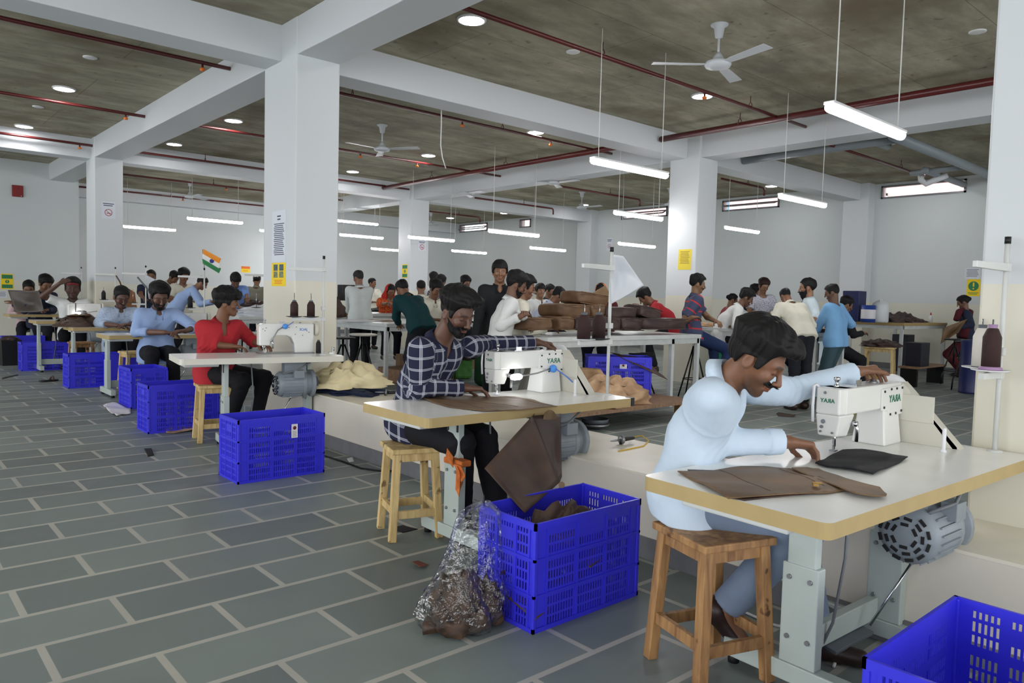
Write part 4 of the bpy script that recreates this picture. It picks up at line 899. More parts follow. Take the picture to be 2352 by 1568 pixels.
quadsheet('back_panel', H(at_y(1228, 950, 2.985)), H(at_y(1140, 1050, 2.9)), H(at_y(1118, 1070, 2.8)), H(at_y(1222, 957, 2.97)), M_LBAGD, parent=hb, bulge=.0, k=3)
tb = MB(); tb.lathe([(.0001, 0), (.05, 0), (.05, .006), (.0001, .006)], H(at_y(1262, 962, 2.945)), 24, (0, -1, .1)); tb.build('round_tab', M_LTAN, hb)
quadsheet('flap_in_crate', H((2.3, 2.42, .38)), H((2.62, 2.55, .36)), H((2.7, 2.3, .40)), H((2.34, 2.24, .33)), M_LDARK, parent=hb, bulge=.03, k=5)
quadsheet('side_panel_in_crate', H((2.42, 2.3, .30)), H((2.68, 2.3, .29)), H((2.66, 2.27, .44)), H((2.45, 2.28, .43)), M_LBAGD, parent=hb, bulge=.012, k=6)
MB().tube([H((2.47, 2.262, .36)), H((2.50, 2.255, .39)), H((2.6, 2.255, .415)), H((2.66, 2.26, .38))], .004).build('zip_edge', M_STEEL, hb)
MB().cyl(H(at_y(1290, 1113, 2.58)), H(at_y(1290, 1113, 2.574)), .016, n=16).build('leather_disc', M_LTAN, hb)
cl = [(2.2+.11*i, 2.27+.08*(i % 3), .06+.05*(i % 4)) for i in range(5)]
for i, c in enumerate(cl):
    o = quadsheet('leather_piece', Vector(c)+Vector((-.08, -.06, 0)), Vector(c)+Vector((.1, -.04, .04)), Vector(c)+Vector((.09, .14, .1)), Vector(c)+Vector((-.09, .12, .05)), (M_LDARK, M_LBAGD)[i % 2], bulge=.03, k=i)
    tag(o, 'dark leather piece lying inside the nearest filled blue crate', 'leather', 'leather pieces inside the filled crate')
# brown leather bags piled on the bench
def bagblock(label, px0, py0, px1, py1, Y, dep, m, tilt=0, k=0):
    A, B = at_y(px0, py1, Y), at_y(px1, py0, Y); w_, h_ = abs(B.x-A.x), abs(B.z-A.z); c = Vector(((A.x+B.x)/2, Y+dep/2, (A.z+B.z)/2))
    bm = bmesh.new(); bmesh.ops.create_cube(bm, size=1); bmesh.ops.subdivide_edges(bm, edges=bm.edges, cuts=5, use_grid_fill=True)
    for v in bm.verts:
        q = v.co.copy(); e = [abs(t_)*2 for t_ in q]
        for i in range(3): v.co[i] = q[i]*(1-.055*(e[(i+1) % 3]**4)-.055*(e[(i+2) % 3]**4))
        v.co.x *= w_; v.co.y *= dep; v.co.z *= h_
        v.co += Vector((.012*nz((v.co.y*3, v.co.z*5), 5, k), .014*nz((v.co.x*3, v.co.z*4), 6, k+1), .012*nz((v.co.x*3, v.co.y*4), 5, k+2)))
    for f in bm.faces: f.smooth = True
    me = bpy.data.meshes.new('leather_bag'); bm.to_mesh(me); bm.free(); me.materials.append(m)
    o = bpy.data.objects.new('leather_bag', me); COL.objects.link(o); o.location = c; o.rotation_euler = (0, tilt, 0)
    sd = o.modifiers.new('sub', 'SUBSURF'); sd.levels = 1; sd.render_levels = 1
    b = MB()
    for zz in (h_*.42, -h_*.42): b.tube([(-w_*.46, -dep*.5, zz), (0, -dep*.53, zz*1.02), (w_*.46, -dep*.5, zz)], .006, 6)
    b.build('piping', m, o)
    return tag(o, label, 'leather bag', 'brown leather bags piled on the bench')
for i, (l, a, b_, c, d, Y, dep, m, tl) in enumerate([('brown bag held by the man in white, at the left end of the bench', 1211, 730, 1273, 759, 5.6, .34, M_LBAG, 0), ('light brown bag standing end-on, second from the left in the bottom row', 1287, 728, 1324, 759, 5.62, .4, M_LBAG, 0),
        ('bottom row bag behind the front thread cone', 1327, 729, 1380, 759, 5.6, .4, M_LBAGD, 0), ('bottom row bag just right of the rear thread cone', 1382, 728, 1432, 759, 5.64, .4, M_LBAGD, 0), ('dark bottom row bag behind the stand pole', 1433, 731, 1482, 760, 5.62, .42, M_LBAGD, .05),
        ('long dark bag at the right end of the bottom row', 1484, 731, 1584, 758, 5.56, .34, M_LBAGD, 0), ('large light brown bag in the second layer, left', 1288, 699, 1362, 729, 5.72, .4, M_LBAG, 0), ('small light bag wedged in the second layer', 1362, 700, 1394, 729, 5.72, .36, M_LBAG, -.06),
        ('dark bag in the second layer behind the stand pole', 1395, 706, 1470, 732, 5.72, .4, M_LBAGD, 0), ('dark bag tipped at the right of the second layer', 1473, 706, 1524, 733, 5.72, .34, M_LBAGD, .18), ('topmost wide brown bag of the pile', 1330, 674, 1402, 701, 5.82, .36, M_LBAG, .09)]):
    bagblock(l, a, b_, c, d, Y, dep, m, tl, i)
o = quadsheet('leather_sheet', at_y(1362, 672, 5.95), at_y(1390, 655, 6.0), at_y(1410, 690, 5.95), at_y(1380, 700, 5.9), M_LTAN, bulge=.02); tag(o, 'loose peaked leather flap on top of the bag pile', 'leather')
# white plastic hanging on the stand
M_FILM = mat('white_plastic_film', rgb(226, 230, 236), .25, alpha=.62, spec=.5)
pb = s2.location
o = quadsheet('plastic_bag', at_d(1402, 583, 4.79), at_d(1432, 588, 4.80), at_d(1479, 655, 4.84), at_d(1404, 698, 4.79), M_FILM, n=20, th=.001, bulge=.05, k=3); tag(o, 'translucent white plastic bag hung on the stand beside the bag pile', 'plastic bag')
# low wooden platform with hides on it
t = thing('wooden_platform', 'low plywood platform with crumpled hides, beyond the second table', 'platform', (4.75, 4.82, FZ), 0)
MB().b2((0, 0, .17), (2.3, 1.55, .2)).build('board', M_PLY, t)
for x, y in ((.1, .1), (2.1, .1), (2.1, 1.4), (.1, 1.4)): MB().b2((x, y, 0), (x+.08, y+.08, .17)).build('leg', M_WOOD_D, t)
def crumple(name, label, cat, c, r, m, k=0, n=30, par=None, amp=.35):
    def fn(u, v):
        a, h = u*2*math.pi, v
        rr = math.sin(math.pi*min(.999, .5*h+.5)) if False else math.cos(h*math.pi/2)
        x, y = math.cos(a)*rr, math.sin(a)*rr; z = math.sin(h*math.pi/2)
        s = 1+amp*(nz((x*2+z, y*2-z), 2.6, k)+.5*nz((x*3, y*3+z*2), 5.5, k+2))
        return Vector(c)+Vector((x*r[0]*s, y*r[1]*s, max(0, z*r[2]*(1+amp*nz((x*2, y*2), 4.5, k+1)))))
    o = MB().grid(fn, n, n//2).build(name, m, par)
    if label: tag(o, label, cat)
    return o
hp = at_y(1450, 915, 5.38)
crumple('hide', 'crumpled tan hide on the low platform', 'hide', (6.0, 5.2, .332), (.52, .33, .24), M_TANC, 1)
quadsheet('leather_sheet', (6.02, 5.78, .66), (6.3, 5.62, .64), (6.3, 5.35, .36), (5.75, 5.5, .36), M_TANC, bulge=.04)
tag(COL.objects[-1], 'upright tan hide leaning on the blue crate over the platform', 'hide')
quadsheet('leather_sheet', (6.55, 5.66, .80), (6.98, 5.2, .52), (7.2, 5.45, .55), (6.75, 5.9, .80), M_LDARK, bulge=.06, k=2)
tag(COL.objects[-1], 'dark leather flopping over the right edge of the crate on the platform', 'leather')
t = thing('metal_bowl', 'dull metal bowl on the floor under the platform edge', 'bowl', (5.55, 5.0, FZ), 0)
MB().lathe([(.0001, 0), (.09, 0), (.1, .02), (.14, .03), (.145, .05), (.13, .055), (.09, .04), (.0001, .035)], n=24).build('bowl', M_STEEL, t)
MB().lathe([(.09, .05), (.13, .06), (.14, .1), (.13, .1), (.11, .065), (.09, .055)], n=24).build('upper_rim', M_DGREY, t)
# soldering irons on the ledge
def iron(label, loc, rz):
    t = thing('heating_iron', label, 'heating iron', loc, rz, 'hot irons resting on the ledge')
    MB().lathe([(.0001, -.1), (.004, -.09), (.007, -.05), (.007, 0)], (0, 0, .03), 10, (1, 0, 0)).build('tip', M_STEEL, t)
    MB().lathe([(.012, 0), (.03, .004), (.03, .014), (.012, .018)], (0, 0, .03), 16, (1, 0, 0)).build('guard', M_STEEL, t)
    MB().lathe([(.012, .018), (.014, .05), (.012, .12), (.009, .13), (.0001, .132)], (0, 0, .03), 12, (1, 0, 0)).build('grip', M_BLACK, t)
    MB().cyl((0, 0, 0), (0, 0, .03), .008).build('rest', M_BLACK, t)
    return t
p = at_z(1425, 1020, LTOP+.012); iron('heating iron on the ledge between the two front workers', p, -.05)
p = at_z(885, 908, LTOP+.012); iron('heating iron on the ledge left of the man in the checked shirt', p, math.radians(-38))
tag(MB().tube([tuple(at_z(1456, 1003, LTOP+.016)), tuple(at_z(1475, 1000, LTOP+.016)), tuple(at_z(1490, 1012, LTOP+.016)), tuple(at_z(1478, 1024, LTOP+.016)), tuple(at_z(1420, 1036, LTOP+.016))], .004).build('cord', mat('yellow_cord', rgb(214, 176, 60), .5)), 'thin yellow cord lying on the ledge beside the heating iron', 'cord')
# cloths on the ledge by the big column
crumple('cloth_heap', 'heap of cream cloth on the ledge against the big column', 'cloth', (3.62, 6.45, LTOP+.07), (.34, .32, .2), M_CREAMC, 3)
crumple('cloth_heap', 'folded navy cloth beneath the cream heap on the ledge', 'cloth', (3.60, 6.40, LTOP+.013), (.3, .36, .06), M_NAVY, 5)
crumple('cloth_bag', 'pinkish cloth bag slumped on the back of the ledge', 'bag', (3.86, 5.72, LTOP+.012), (.1, .12, .12), mat('pinkish_cloth', rgb(206, 178, 162), .8), 6)
# floor scraps
def flat(name, label, cat, pts, z, m, wav=.003, k=0): return sheet(name, pz(z, *pts), z, m, label, cat, wav=wav, th=.0025, k=k, n=10)
flat('leather_scrap', 'dark brown strip of leather on the far floor under the bench', 'leather scrap', [(1783, 950), (1788, 947), (1828, 953), (1824, 958), (1787, 956)], FZ, M_LDARK)
flat('leather_scrap', 'small black leather strip lying alone in the aisle', 'leather scrap', [(331, 1032), (347, 1030), (354, 1046), (340, 1049)], 0, M_BCLOTH)
flat('paper_sheet', 'curled pale sheet on the floor beside the narrow blue crate', 'paper', [(236, 932), (262, 926), (300, 941), (300, 951), (268, 957), (252, 948)], 0, M_CARD, .012)
flat('leather_scrap', 'rolled tan leather strip before the dusty blue crate', 'leather scrap', [(380, 989), (400, 984), (445, 982), (447, 990), (400, 996), (382, 996)], 0, M_TANC, .012)
flat('leather_scrap', 'black scrap under the pale yellow stool of the checked shirt', 'leather scrap', [(895, 1214), (925, 1208), (960, 1216), (925, 1224)], 0, M_BCLOTH)
flat('leather_scrap', 'reddish scrap by the foot of the second table leg', 'leather scrap', [(945, 1296), (960, 1292), (985, 1302), (965, 1308)], 0, mat('reddish_scrap', rgb(110, 62, 50), .7), .008)
flat('paper_sheet', 'small white scrap of paper on the floor by the ledge', 'paper', [(797, 1054), (810, 1051), (813, 1060), (802, 1062)], 0, M_CARD)
flat('stick', 'thin dark stick lying on the floor near the left crates', 'stick', [(4, 868), (20, 864), (42, 860), (42, 862), (20, 867), (5, 871)], 0, M_BLACK)
tag(MB().tube([tuple(at_z(x, y, .008)) for x, y in ((745, 1046), (790, 1060), (830, 1075), (880, 1082), (925, 1080), (960, 1066))], .007).build('floor_cable', M_RUBBER), 'black cable trailing on the floor along the ledge', 'cable')
tag(MB().tube([tuple(at_z(x, y, .008)) for x, y in ((1640, 1380), (1700, 1400), (1770, 1432), (1815, 1444), (1900, 1470), (1925, 1500), (1915, 1530))], .006).build('floor_cable', mat('white_cable', rgb(190, 190, 190), .5)), 'white cable on the floor below the nearest table', 'cable')
p = at_z(112, 876, 0); t = thing('sandal', 'dark sandal on the floor left of the aisle crate', 'sandal', p, math.radians(20))
MB().prism([(-.13, -.03), (-.1, -.045), (0, -.04), (.1, -.05), (.135, -.02), (.135, .02), (.1, .048), (0, .036), (-.1, .042), (-.13, .03)], (0, 0, 0), (1, 0, 0), (0, 1, 0), (0, 0, 1), .028).build('sole', M_BLACK, t, bevel=.006)
MB().tube([(.04, -.046, .02), (.05, -.03, .06), (.06, 0, .075), (.05, .03, .06), (.04, .044, .02)], .012).build('strap', mat('brown_strap', rgb(70, 52, 38), .6), t)
# black bin at the far left with a flap of leather
p = at_z(22, 838, 0); t = thing('waste_bin', 'black open bin at the left edge with a leather scrap on it', 'bin', (p.x, p.y, 0), .1)
MB().add([(-.13, -.13, 0), (.13, -.13, 0), (.13, .13, 0), (-.13, .13, 0), (-.15, -.15, .44), (.15, -.15, .44), (.15, .15, .44), (-.15, .15, .44)], [(0, 1, 2, 3), (0, 4, 5, 1), (1, 5, 6, 2), (2, 6, 7, 3), (3, 7, 4, 0)]).build('bin_body', M_BLACK, t, solid=.006)
MB().b2((-.155, -.155, .425), (.155, -.145, .445)).b2((-.155, .145, .425), (.155, .155, .445)).b2((-.155, -.155, .425), (-.145, .155, .445)).b2((.145, -.155, .425), (.155, .155, .445)).build('rim', M_BLACK, t)
crumple('leather_scrap', 'grey leather scrap lying across the black bin', 'leather scrap', (p.x, p.y, .445), (.14, .14, .06), M_LBAGD, 3)
# leather pile on the moustached man's table, big sheet on the last table
crumple('leather_pile', 'dark pile of leather on the table of the man with a moustache', 'leather', (2.62, 12.95, .80), (.34, .2, .16), M_LDARK, 4)
quadsheet('leather_sheet', (2.4, 12.85, .97), (2.72, 12.8, .98), (2.86, 13.1, .93), (2.5, 13.1, .95), M_LTAN, bulge=.03); tag(COL.objects[-1], 'light leather flap on top of the dark pile at the left', 'leather')
quadsheet('leather_sheet', at_d(18, 666, 14.25), at_d(90, 668, 14.1), at_d(102, 717, 14.15), at_d(35, 717, 14.15), leather('grey_brown_leather', rgb(64, 56, 50), rgb(84, 74, 66), .5, 3), bulge=.06, k=2); tag(COL.objects[-1], 'large stiff grey-brown leather sheet held up on the farthest table', 'leather')
# orange rag tied to the second table leg
rg = thing('tied_rag', 'orange striped rag tied around the second table leg', 'rag', (2.53, 3.30, .48), 0)
M_RAG = mat('orange_rag', rgb(190, 104, 46), .8, noise=.25, nscale=30)
MB().b2((-.035, -.085, -.015), (.035, .085, .02)).build('band', M_RAG, rg, bevel=.008)
quadsheet('tail', (-.045, -.02, .04), (-.05, .03, .08), (-.06, .02, .02), (-.05, -.03, -.02), M_RAG, parent=rg, bulge=.02); quadsheet('tail', (-.045, -.05, .0), (-.05, -.09, -.04), (-.05, -.09, -.17), (-.045, -.05, -.14), M_RAG, parent=rg, bulge=.02, k=2); quadsheet('tail', (-.045, -.03, 0), (-.05, -.1, .0), (-.05, -.14, -.05), (-.045, -.1, -.09), M_RAG, parent=rg, bulge=.02, k=4)
# clear bag of scraps on the floor
gb = thing('scrap_bag', 'clear plastic bag of brown leather scraps on the floor beside the crate', 'plastic bag', (1.94, 2.47, 0), 0)
M_SCRAP = leather('scrap_brown', rgb(34, 22, 16), rgb(84, 58, 38), .6, 22)
M_CLEAR = bpy.data.materials.new('clear_film'); M_CLEAR.use_nodes = True; _n, _N, _L, _b = nodes_of(M_CLEAR); _N.remove(_b)
_t = _N.new('ShaderNodeBsdfTransparent'); _t.inputs[0].default_value = (.93, .94, .95, 1); _g = _N.new('ShaderNodeBsdfGlossy'); _g.inputs['Roughness'].default_value = .12; _lw = _N.new('ShaderNodeLayerWeight'); _lw.inputs[0].default_value = .35
_m = _N.new('ShaderNodeMixShader'); _r = _N.new('ShaderNodeMapRange'); _r.inputs[3].default_value = .05; _r.inputs[4].default_value = .6; _L.new(_lw.outputs['Facing'], _r.inputs[0]); _L.new(_r.outputs[0], _m.inputs[0]); _L.new(_t.outputs[0], _m.inputs[1]); _L.new(_g.outputs[0], _m.inputs[2]); _L.new(_m.outputs[0], _N['Material Output'].inputs[0])
_tc = _N.new('ShaderNodeTexCoord'); _no = _N.new('ShaderNodeTexNoise'); _no.inputs['Scale'].default_value = 38; _L.new(_tc.outputs['Object'], _no.inputs['Vector']); _bp = _N.new('ShaderNodeBump'); _bp.inputs['Strength'].default_value = .9; _bp.inputs['Distance'].default_value = .02; _L.new(_no.outputs['Fac'], _bp.inputs['Height']); _L.new(_bp.outputs[0], _g.inputs['Normal'])
def bagfn(u, v):
    a = u*2*math.pi; prof = [(0, .0), (.155, .005), (.19, .07), (.185, .15), (.15, .22), (.115, .30), (.11, .38), (.09, .46), (.03, .50), (.008, .505)]
    k_ = v*(len(prof)-1); i = min(int(k_), len(prof)-2); f = k_-i; r = prof[i][0]*(1-f)+prof[i+1][0]*f; z = prof[i][1]*(1-f)+prof[i+1][1]*f
    s = 1+.09*math.sin(a*7+z*20)+.1*math.sin(a*3-z*13)+.05*math.sin(a*17+z*40)
    return Vector((r*s*math.cos(a)+.33*max(0, z-.12)*1.0, r*s*math.sin(a)*.85+.05*z, z+.012*math.sin(a*5+z*30)*min(1, z*9)))
MB().grid(bagfn, 56, 30).build('film', M_CLEAR, gb)
crumple('scraps', None, None, (-.02, 0, .012), (.135, .115, .19), M_SCRAP, 8, par=gb, amp=.4)
crumple('scraps', None, None, (.08, -.02, .012), (.11, .09, .15), M_SCRAP, 9, par=gb, amp=.4)
crumple('leather_pile', 'dark leather heaped high inside the nearest filled crate', 'leather', (2.47, 2.41, .2), (.27, .13, .21), M_LDARK, 2)
# ------------------------------------------------------------------ things on and under the far benches
M_NAVYM = mat('navy_tin', rgb(28, 36, 84), .4); M_BLUEC = mat('blue_paint_can', rgb(44, 72, 150), .4); M_MILK = mat('milky_plastic', rgb(214, 218, 220), .4); M_BBOX = mat('black_box', rgb(24, 24, 40), .5)
def box_at(name, label, cat, lo, hi, m, bev=.01):
    lo, hi = Vector(lo), Vector(hi); c = (lo+hi)/2; c.z = lo.z
    o = MB().b2(lo-c, hi-c).build(name, m, None, bevel=bev); o.location = c; return tag(o, label, cat)
def jerry(label, loc, s=1., proto=[]):
    t = thing('jerrycan', label, 'jerrycan', loc, .3, 'milky plastic jerrycans')
    a = [(0.0001, 0), (.13, 0), (.15, .02), (.15, .3), (.13, .36), (.07, .4), (.05, .41), (.0001, .41)]
    MB().lathe([(r*s, z*s) for r, z in a], n=20).build('can', M_MILK, t)
    MB().cyl((.05*s, 0, .39*s), (.05*s, 0, .44*s), .03*s).build('cap', M_MILK, t)
    MB().tube([(-.06*s, 0, .38*s), (-.06*s, 0, .45*s), (.0, 0, .46*s), (.03*s, 0, .42*s)], .014*s).build('handle', M_MILK, t)
    return t
def tin(label, loc, r, h, m, band=None):
    t = thing('paint_tin', label, 'tin', loc, .4, 'round tins')
    MB().lathe([(.0001, 0), (r, 0), (r, h), (r*.94, h), (r*.93, h-.01), (.0001, h-.01)], n=24).build('tin_body', m, t)
    MB().lathe([(r*1.002, h*.2), (r*1.006, h*.25), (r*1.006, h*.7), (r*1.002, h*.75)], n=24).build('label_band', band or M_CARD, t)
    return t
bx, by, bz = c0.x, c0.y, c0.z
p = at_y(2020, 742, by+.35); jerry('milky white jerrycan standing on the tall bench', (p.x, by+.35, bz), .95)
p = at_y(1993, 742, by+.45); tin('blue tin beside the jerrycan on the tall bench', (p.x, by+.45, bz), .12, .3, M_BLUEC)
p = at_y(1960, 745, by+.75); box_at('metal_cabinet', 'navy tin box standing behind the man in the blue sweater', 'box', (p.x-.16, by+.6, bz), (p.x+.14, by+.9, bz+.55), M_NAVYM)
for i, (px, l) in enumerate(((2055, 'brown leather offcuts heaped beside the jerrycan'), (2085, 'flat heap of brown leather in the middle of the tall bench'), (2108, 'thin end of the leather heap on the tall bench'))):
    p = at_y(px, 741, by+.3); crumple('leather_pile', l, 'leather', (p.x, by+.4, bz), (.3, .22, (.14, .16, .07)[i]), M_LBAGD, i)
def bottle(label, loc, cap): 
    t = thing('glue_bottle', label, 'bottle', loc, 0, 'small white bottles'); MB().lathe([(.0001, 0), (.035, 0), (.035, .11), (.015, .14), (.012, .15)], n=14).build('bottle_body', M_WHITEPL, t); MB().lathe([(.014, .14), (.014, .17), (.004, .2), (.0001, .2)], n=10).build('nozzle', cap, t)
p = at_y(2137, 741, by+.2); bottle('small white bottle with red cap on the tall bench', (p.x, by+.2, bz), M_REDS)
bottle('small white glue bottle on the sorting bench before the striped polo', Vector((9.42, at_x(1669, 743, 9.42).y, 1.06)), M_WHITEPL); bottle('small white bottle on the sorting bench beside the blue sweater', Vector((9.5, at_x(1851, 748, 9.5).y, 1.06)), M_REDS)
p = at_z(2050, 850, FZ); box_at('dark_box', 'black tall box under the tall bench, behind the leather stool', 'box', (p.x-.2, 6.0, FZ), (p.x+.16, 6.3, FZ+.75), M_BBOX)
t = thing('low_bench', 'low plank bench holding a black box by the right wall', 'bench', (12.9, 4.7, FZ), 0); MB().b2((0, 0, .3), (1.3, .3, .33)).build('plank', M_PLY, t)
for x in (.05, 1.2): MB().b2((x, .02, 0), (x+.05, .28, .3)).build('leg', M_BMET, t)
box_at('dark_box', 'black square box on the low plank bench', 'box', (13.1, 4.72, FZ+.33), (13.45, 4.98, FZ+.72), M_BBOX)
p = at_z(2226, 902, FZ); t = thing('metal_drum', 'tall navy drum beside the right column', 'drum', (p.x, p.y, FZ), 0)
MB().lathe([(.0001, 0), (.15, 0), (.155, .02), (.15, .04), (.15, .38), (.155, .4), (.15, .42), (.15, .78), (.155, .8), (.15, .82), (.0001, .82)], n=28).build('drum_body', M_NAVYM, t); MB().lathe([(.02, .82), (.02, .84), (.0001, .84)], (.06, -.05, 0), 12).build('bung', M_STEEL, t)
metal_stool('black hoop-legged stool at the right, in front of the drum', (13.35, 4.15, FZ), .78, hoop=True, spread=.24)
metal_stool('black hoop-legged stool behind the black box by the right wall', (14.2, 4.6, FZ), .78, hoop=True, spread=.24)
p = at_z(1590, 800, FZ+.78); metal_stool('black tripod stool under the man in the striped polo', (8.62, 5.99, FZ), .80, spread=.22)
metal_stool('black tripod stool under the bag bench near its right end', (7.55, 6.05, FZ), .62, spread=.24)
p = at_d(835, 766, 9.0); metal_stool('black stool with a pale rim, beneath the long bench near the big column', (p.x, p.y, FZ), p.z-FZ, mat('pale_seat', rgb(190, 182, 176), .4), spread=.22)
p = at_d(890, 748, 10.1); metal_stool('black stool below the man in grey', (p.x-.5, p.y+.3, FZ), .7, spread=.24)
crumple('leather_pile', 'brown leather pieces stacked on the wooden stool seat', 'leather', (12.3, 5.05, FZ+.662), (.32, .26, .1), M_LBAGD, 5)
p = at_z(2018, 860, FZ); jerry('milky jerrycan on the floor behind the leather stool', (13.1, 5.75, FZ), 1.1)
tin('round blue tin on the floor by the bench leg', (11.5, 5.25, FZ), .13, .33, M_BLUEC); tin('orange-labelled tin on the floor behind the blue sweater', (11.2, 5.35, FZ), .13, .33, M_WHITEPL, M_ORS)
box_at('plastic_tub', 'yellow plastic tub on the floor behind the near worker', 'tub', (8.75, 4.0, FZ), (9.2, 4.25, FZ+.22), M_YEL2)
box_at('cardboard_box', 'brown box hanging below the sorting bench end', 'box', (9.32, 4.72, .66), (9.6, 4.95, .92), M_LBAGD); COL.objects[-1]
box_at('green_locker', 'green tub behind the sorting bench legs', 'tub', (10.55, 6.75, FZ), (10.95, 6.95, FZ+.75), mat('bright_green', rgb(44, 160, 112), .5))
# sorting bench leather
for i, (px, py, l) in enumerate(((1620, 742, 'tan leather pieces fanned out before the striped polo'), (1700, 750, 'stack of leather pieces under the hands of the leaning white shirt'), (1860, 752, 'dark leather pieces in front of the bearded man'))):
    p = at_x(px, py, 9.62); crumple('leather_pile', l, 'leather', (9.62, p.y, 1.06), (.26, .3, .05), (M_TANC, M_LTAN, M_LBAGD)[i], i+2)
# long bench by the big column
for i, (px, py, l, m, r) in enumerate(((812, 738, 'white sheets on the long bench beside the big column', M_CARD, (.3, .4, .02)), (862, 738, 'brown leather strips on the edge of the long bench', M_LTAN, (.22, .3, .025)))):
    p = at_z(px, py, a0.z); crumple('sheet_pile', l, 'sheets', (p.x+.2, p.y+.15, a0.z), r, m, i, amp=.15)
crumple('leather_pile', 'dark folded leather in front of the woman in the orange scarf', 'leather', tuple(at_z(900, 716, 1.08))[:2]+(1.08,), (.42, .4, .1), M_BCLOTH, 2)
box_at('electric_panel', 'black control box with dials behind the man in grey', 'control box', at_d(787, 690, 13.2), at_d(787, 690, 13.2)+Vector((.25, .2, .28)), M_BLACK)
sp_ = COL.objects[-1]
box_at('shelf_board', 'low shelf board under the far bench holding crates', 'shelf', (7.3, 10.4, FZ), (9.3, 11.4, .36), M_PLY)
box_at('green_bag', 'green printed sack under the long bench', 'sack', (6.95, 9.15, FZ), (7.3, 9.4, FZ+.55), mat('green_sack', rgb(72, 128, 60), .7, noise=.3, nscale=12), .05)
box_at('green_drum', 'dark green drum beneath the long bench', 'drum', (6.75, 8.2, FZ), (7.05, 8.5, FZ+.6), mat('dark_green', rgb(24, 66, 38), .6), .08)
box_at('carton', 'white printed carton on the floor under the long bench', 'carton', (5.75, 8.35, FZ), (6.25, 8.6, FZ+.42), M_CARD)
t = thing('wooden_trestle', 'small wooden trestle standing beside the white carton', 'trestle', (5.62, 8.3, FZ), .1); MB().b2((0, 0, 0), (.06, .04, .6)).build('post', M_WOOD_L, t); MB().b2((.5, 0, 0), (.56, .04, .5)).build('post', M_WOOD_L, t); MB().b2((.06, 0, .38), (.5, .04, .45)).build('rail', M_WOOD_L, t)
crumple('plastic_bag', 'white plastic bag slumped under the long bench', 'plastic bag', (6.45, 9.3, FZ+.2), (.22, .2, .3), mat('white_bag', rgb(222, 224, 226), .4), 3)
box_at('low_step', 'dark board under the white plastic bag', 'board', (5.9, 9.0, FZ), (6.8, 9.7, FZ+.2), M_PLY)
# back-left benches and hanging things
for i, (px, py, D, l, m, r) in enumerate(((505, 735, 11.6, 'grey plastic-wrapped roll beside the man bending in light blue', M_FILM, (.5, .3, .16)), (560, 693, 13.9, 'stack of dark leather beside the far bench end', M_LBAGD, (.4, .3, .12)), (590, 712, 12.5, 'dark brown bundle left of the big column', M_LDARK, (.3, .3, .35)), (385, 690, 14.2, 'papers and scraps on the back bench', M_CARD, (.4, .25, .04)))):
    p = at_d(px, py, D); zb = 1.1 if i in (1, 3) else 1.0
    if i in (1, 3): p.y = 14.3; p.x = max(5.9, min(9.0, p.x))
    else: p.y = 12.2 if i == 0 else 11.9; p.x = 5.2 if i == 0 else 6.2
    crumple('bundle', l, 'bundle', (p.x, p.y, zb), r, m, i)
bench('grey bench carrying the plastic-wrapped roll, behind the man in red', 4.6, 11.75, 6.55, 12.5, 1.0, (0, 1), fz=FZ)
fl = thing('flag', 'small saffron, white and green flag on a thread stand top', 'flag', (3.77, 10.9, .80+.92), 0)
MB().cyl((0, 0, 0), (-.02, .02, .26), .004, n=6).build('stick', M_CHROME, fl)
for k, (m, z0, z1) in enumerate(((mat('saffron', rgb(240, 150, 50), .7), .2, .27), (mat('flag_white', rgb(232, 232, 230), .7), .13, .2), (mat('flag_green', rgb(50, 128, 76), .7), .06, .13))):
    quadsheet('stripe', (-.02+.02*k*-.3, 0, z1), (.2, -.1, z1-.13), (.17, -.1, z0-.13), (-.02, 0, z0), m, parent=fl, bulge=.01, th=.001)
MB().lathe([(.026, 0), (.03, .0), (.03, .001), (.026, .001)], (.085, -.052, .1), 20, (.42, .9, 0)).build('wheel_emblem', mat('navy_emblem', rgb(40, 50, 130), .6), fl)
hb2 = thing('hanging_bag', 'flat brown bag hanging by its strap from a thread stand, left', 'bag', (3.5, 14.55, 1.64), 0)
MB().prism([(.0, -.22), (.2, -.24), (.3, -.3), (.34, -.62), (.02, -.6)], (0, -.02, 0), (1, 0, 0), (0, 0, 1), (0, -1, 0), .05).build('bag_body', mat('tan_bag', rgb(122, 80, 46), .6, noise=.1, nscale=8), hb2, bevel=.012)
MB().tube([(0, 0, 0), (.06, -.04, -.12), (.1, -.04, -.24)], .012, 8).build('strap', M_LDARK, hb2)
pl = thing('hanging_pouch', 'clear pouch with dark strap hanging from a thread stand by the polo', 'bag', (3.6, 13.1, .80+.84), 0)
quadsheet('pouch', (-.02, -.02, 0), (.16, -.06, -.1), (.2, -.06, -.42), (.04, -.02, -.4), M_FILM, parent=pl, bulge=.04, th=.002); MB().tube([(-.12, .02, -.05), (0, -.04, -.22), (.12, -.06, -.42)], .014).build('strap', M_DGREY, pl)
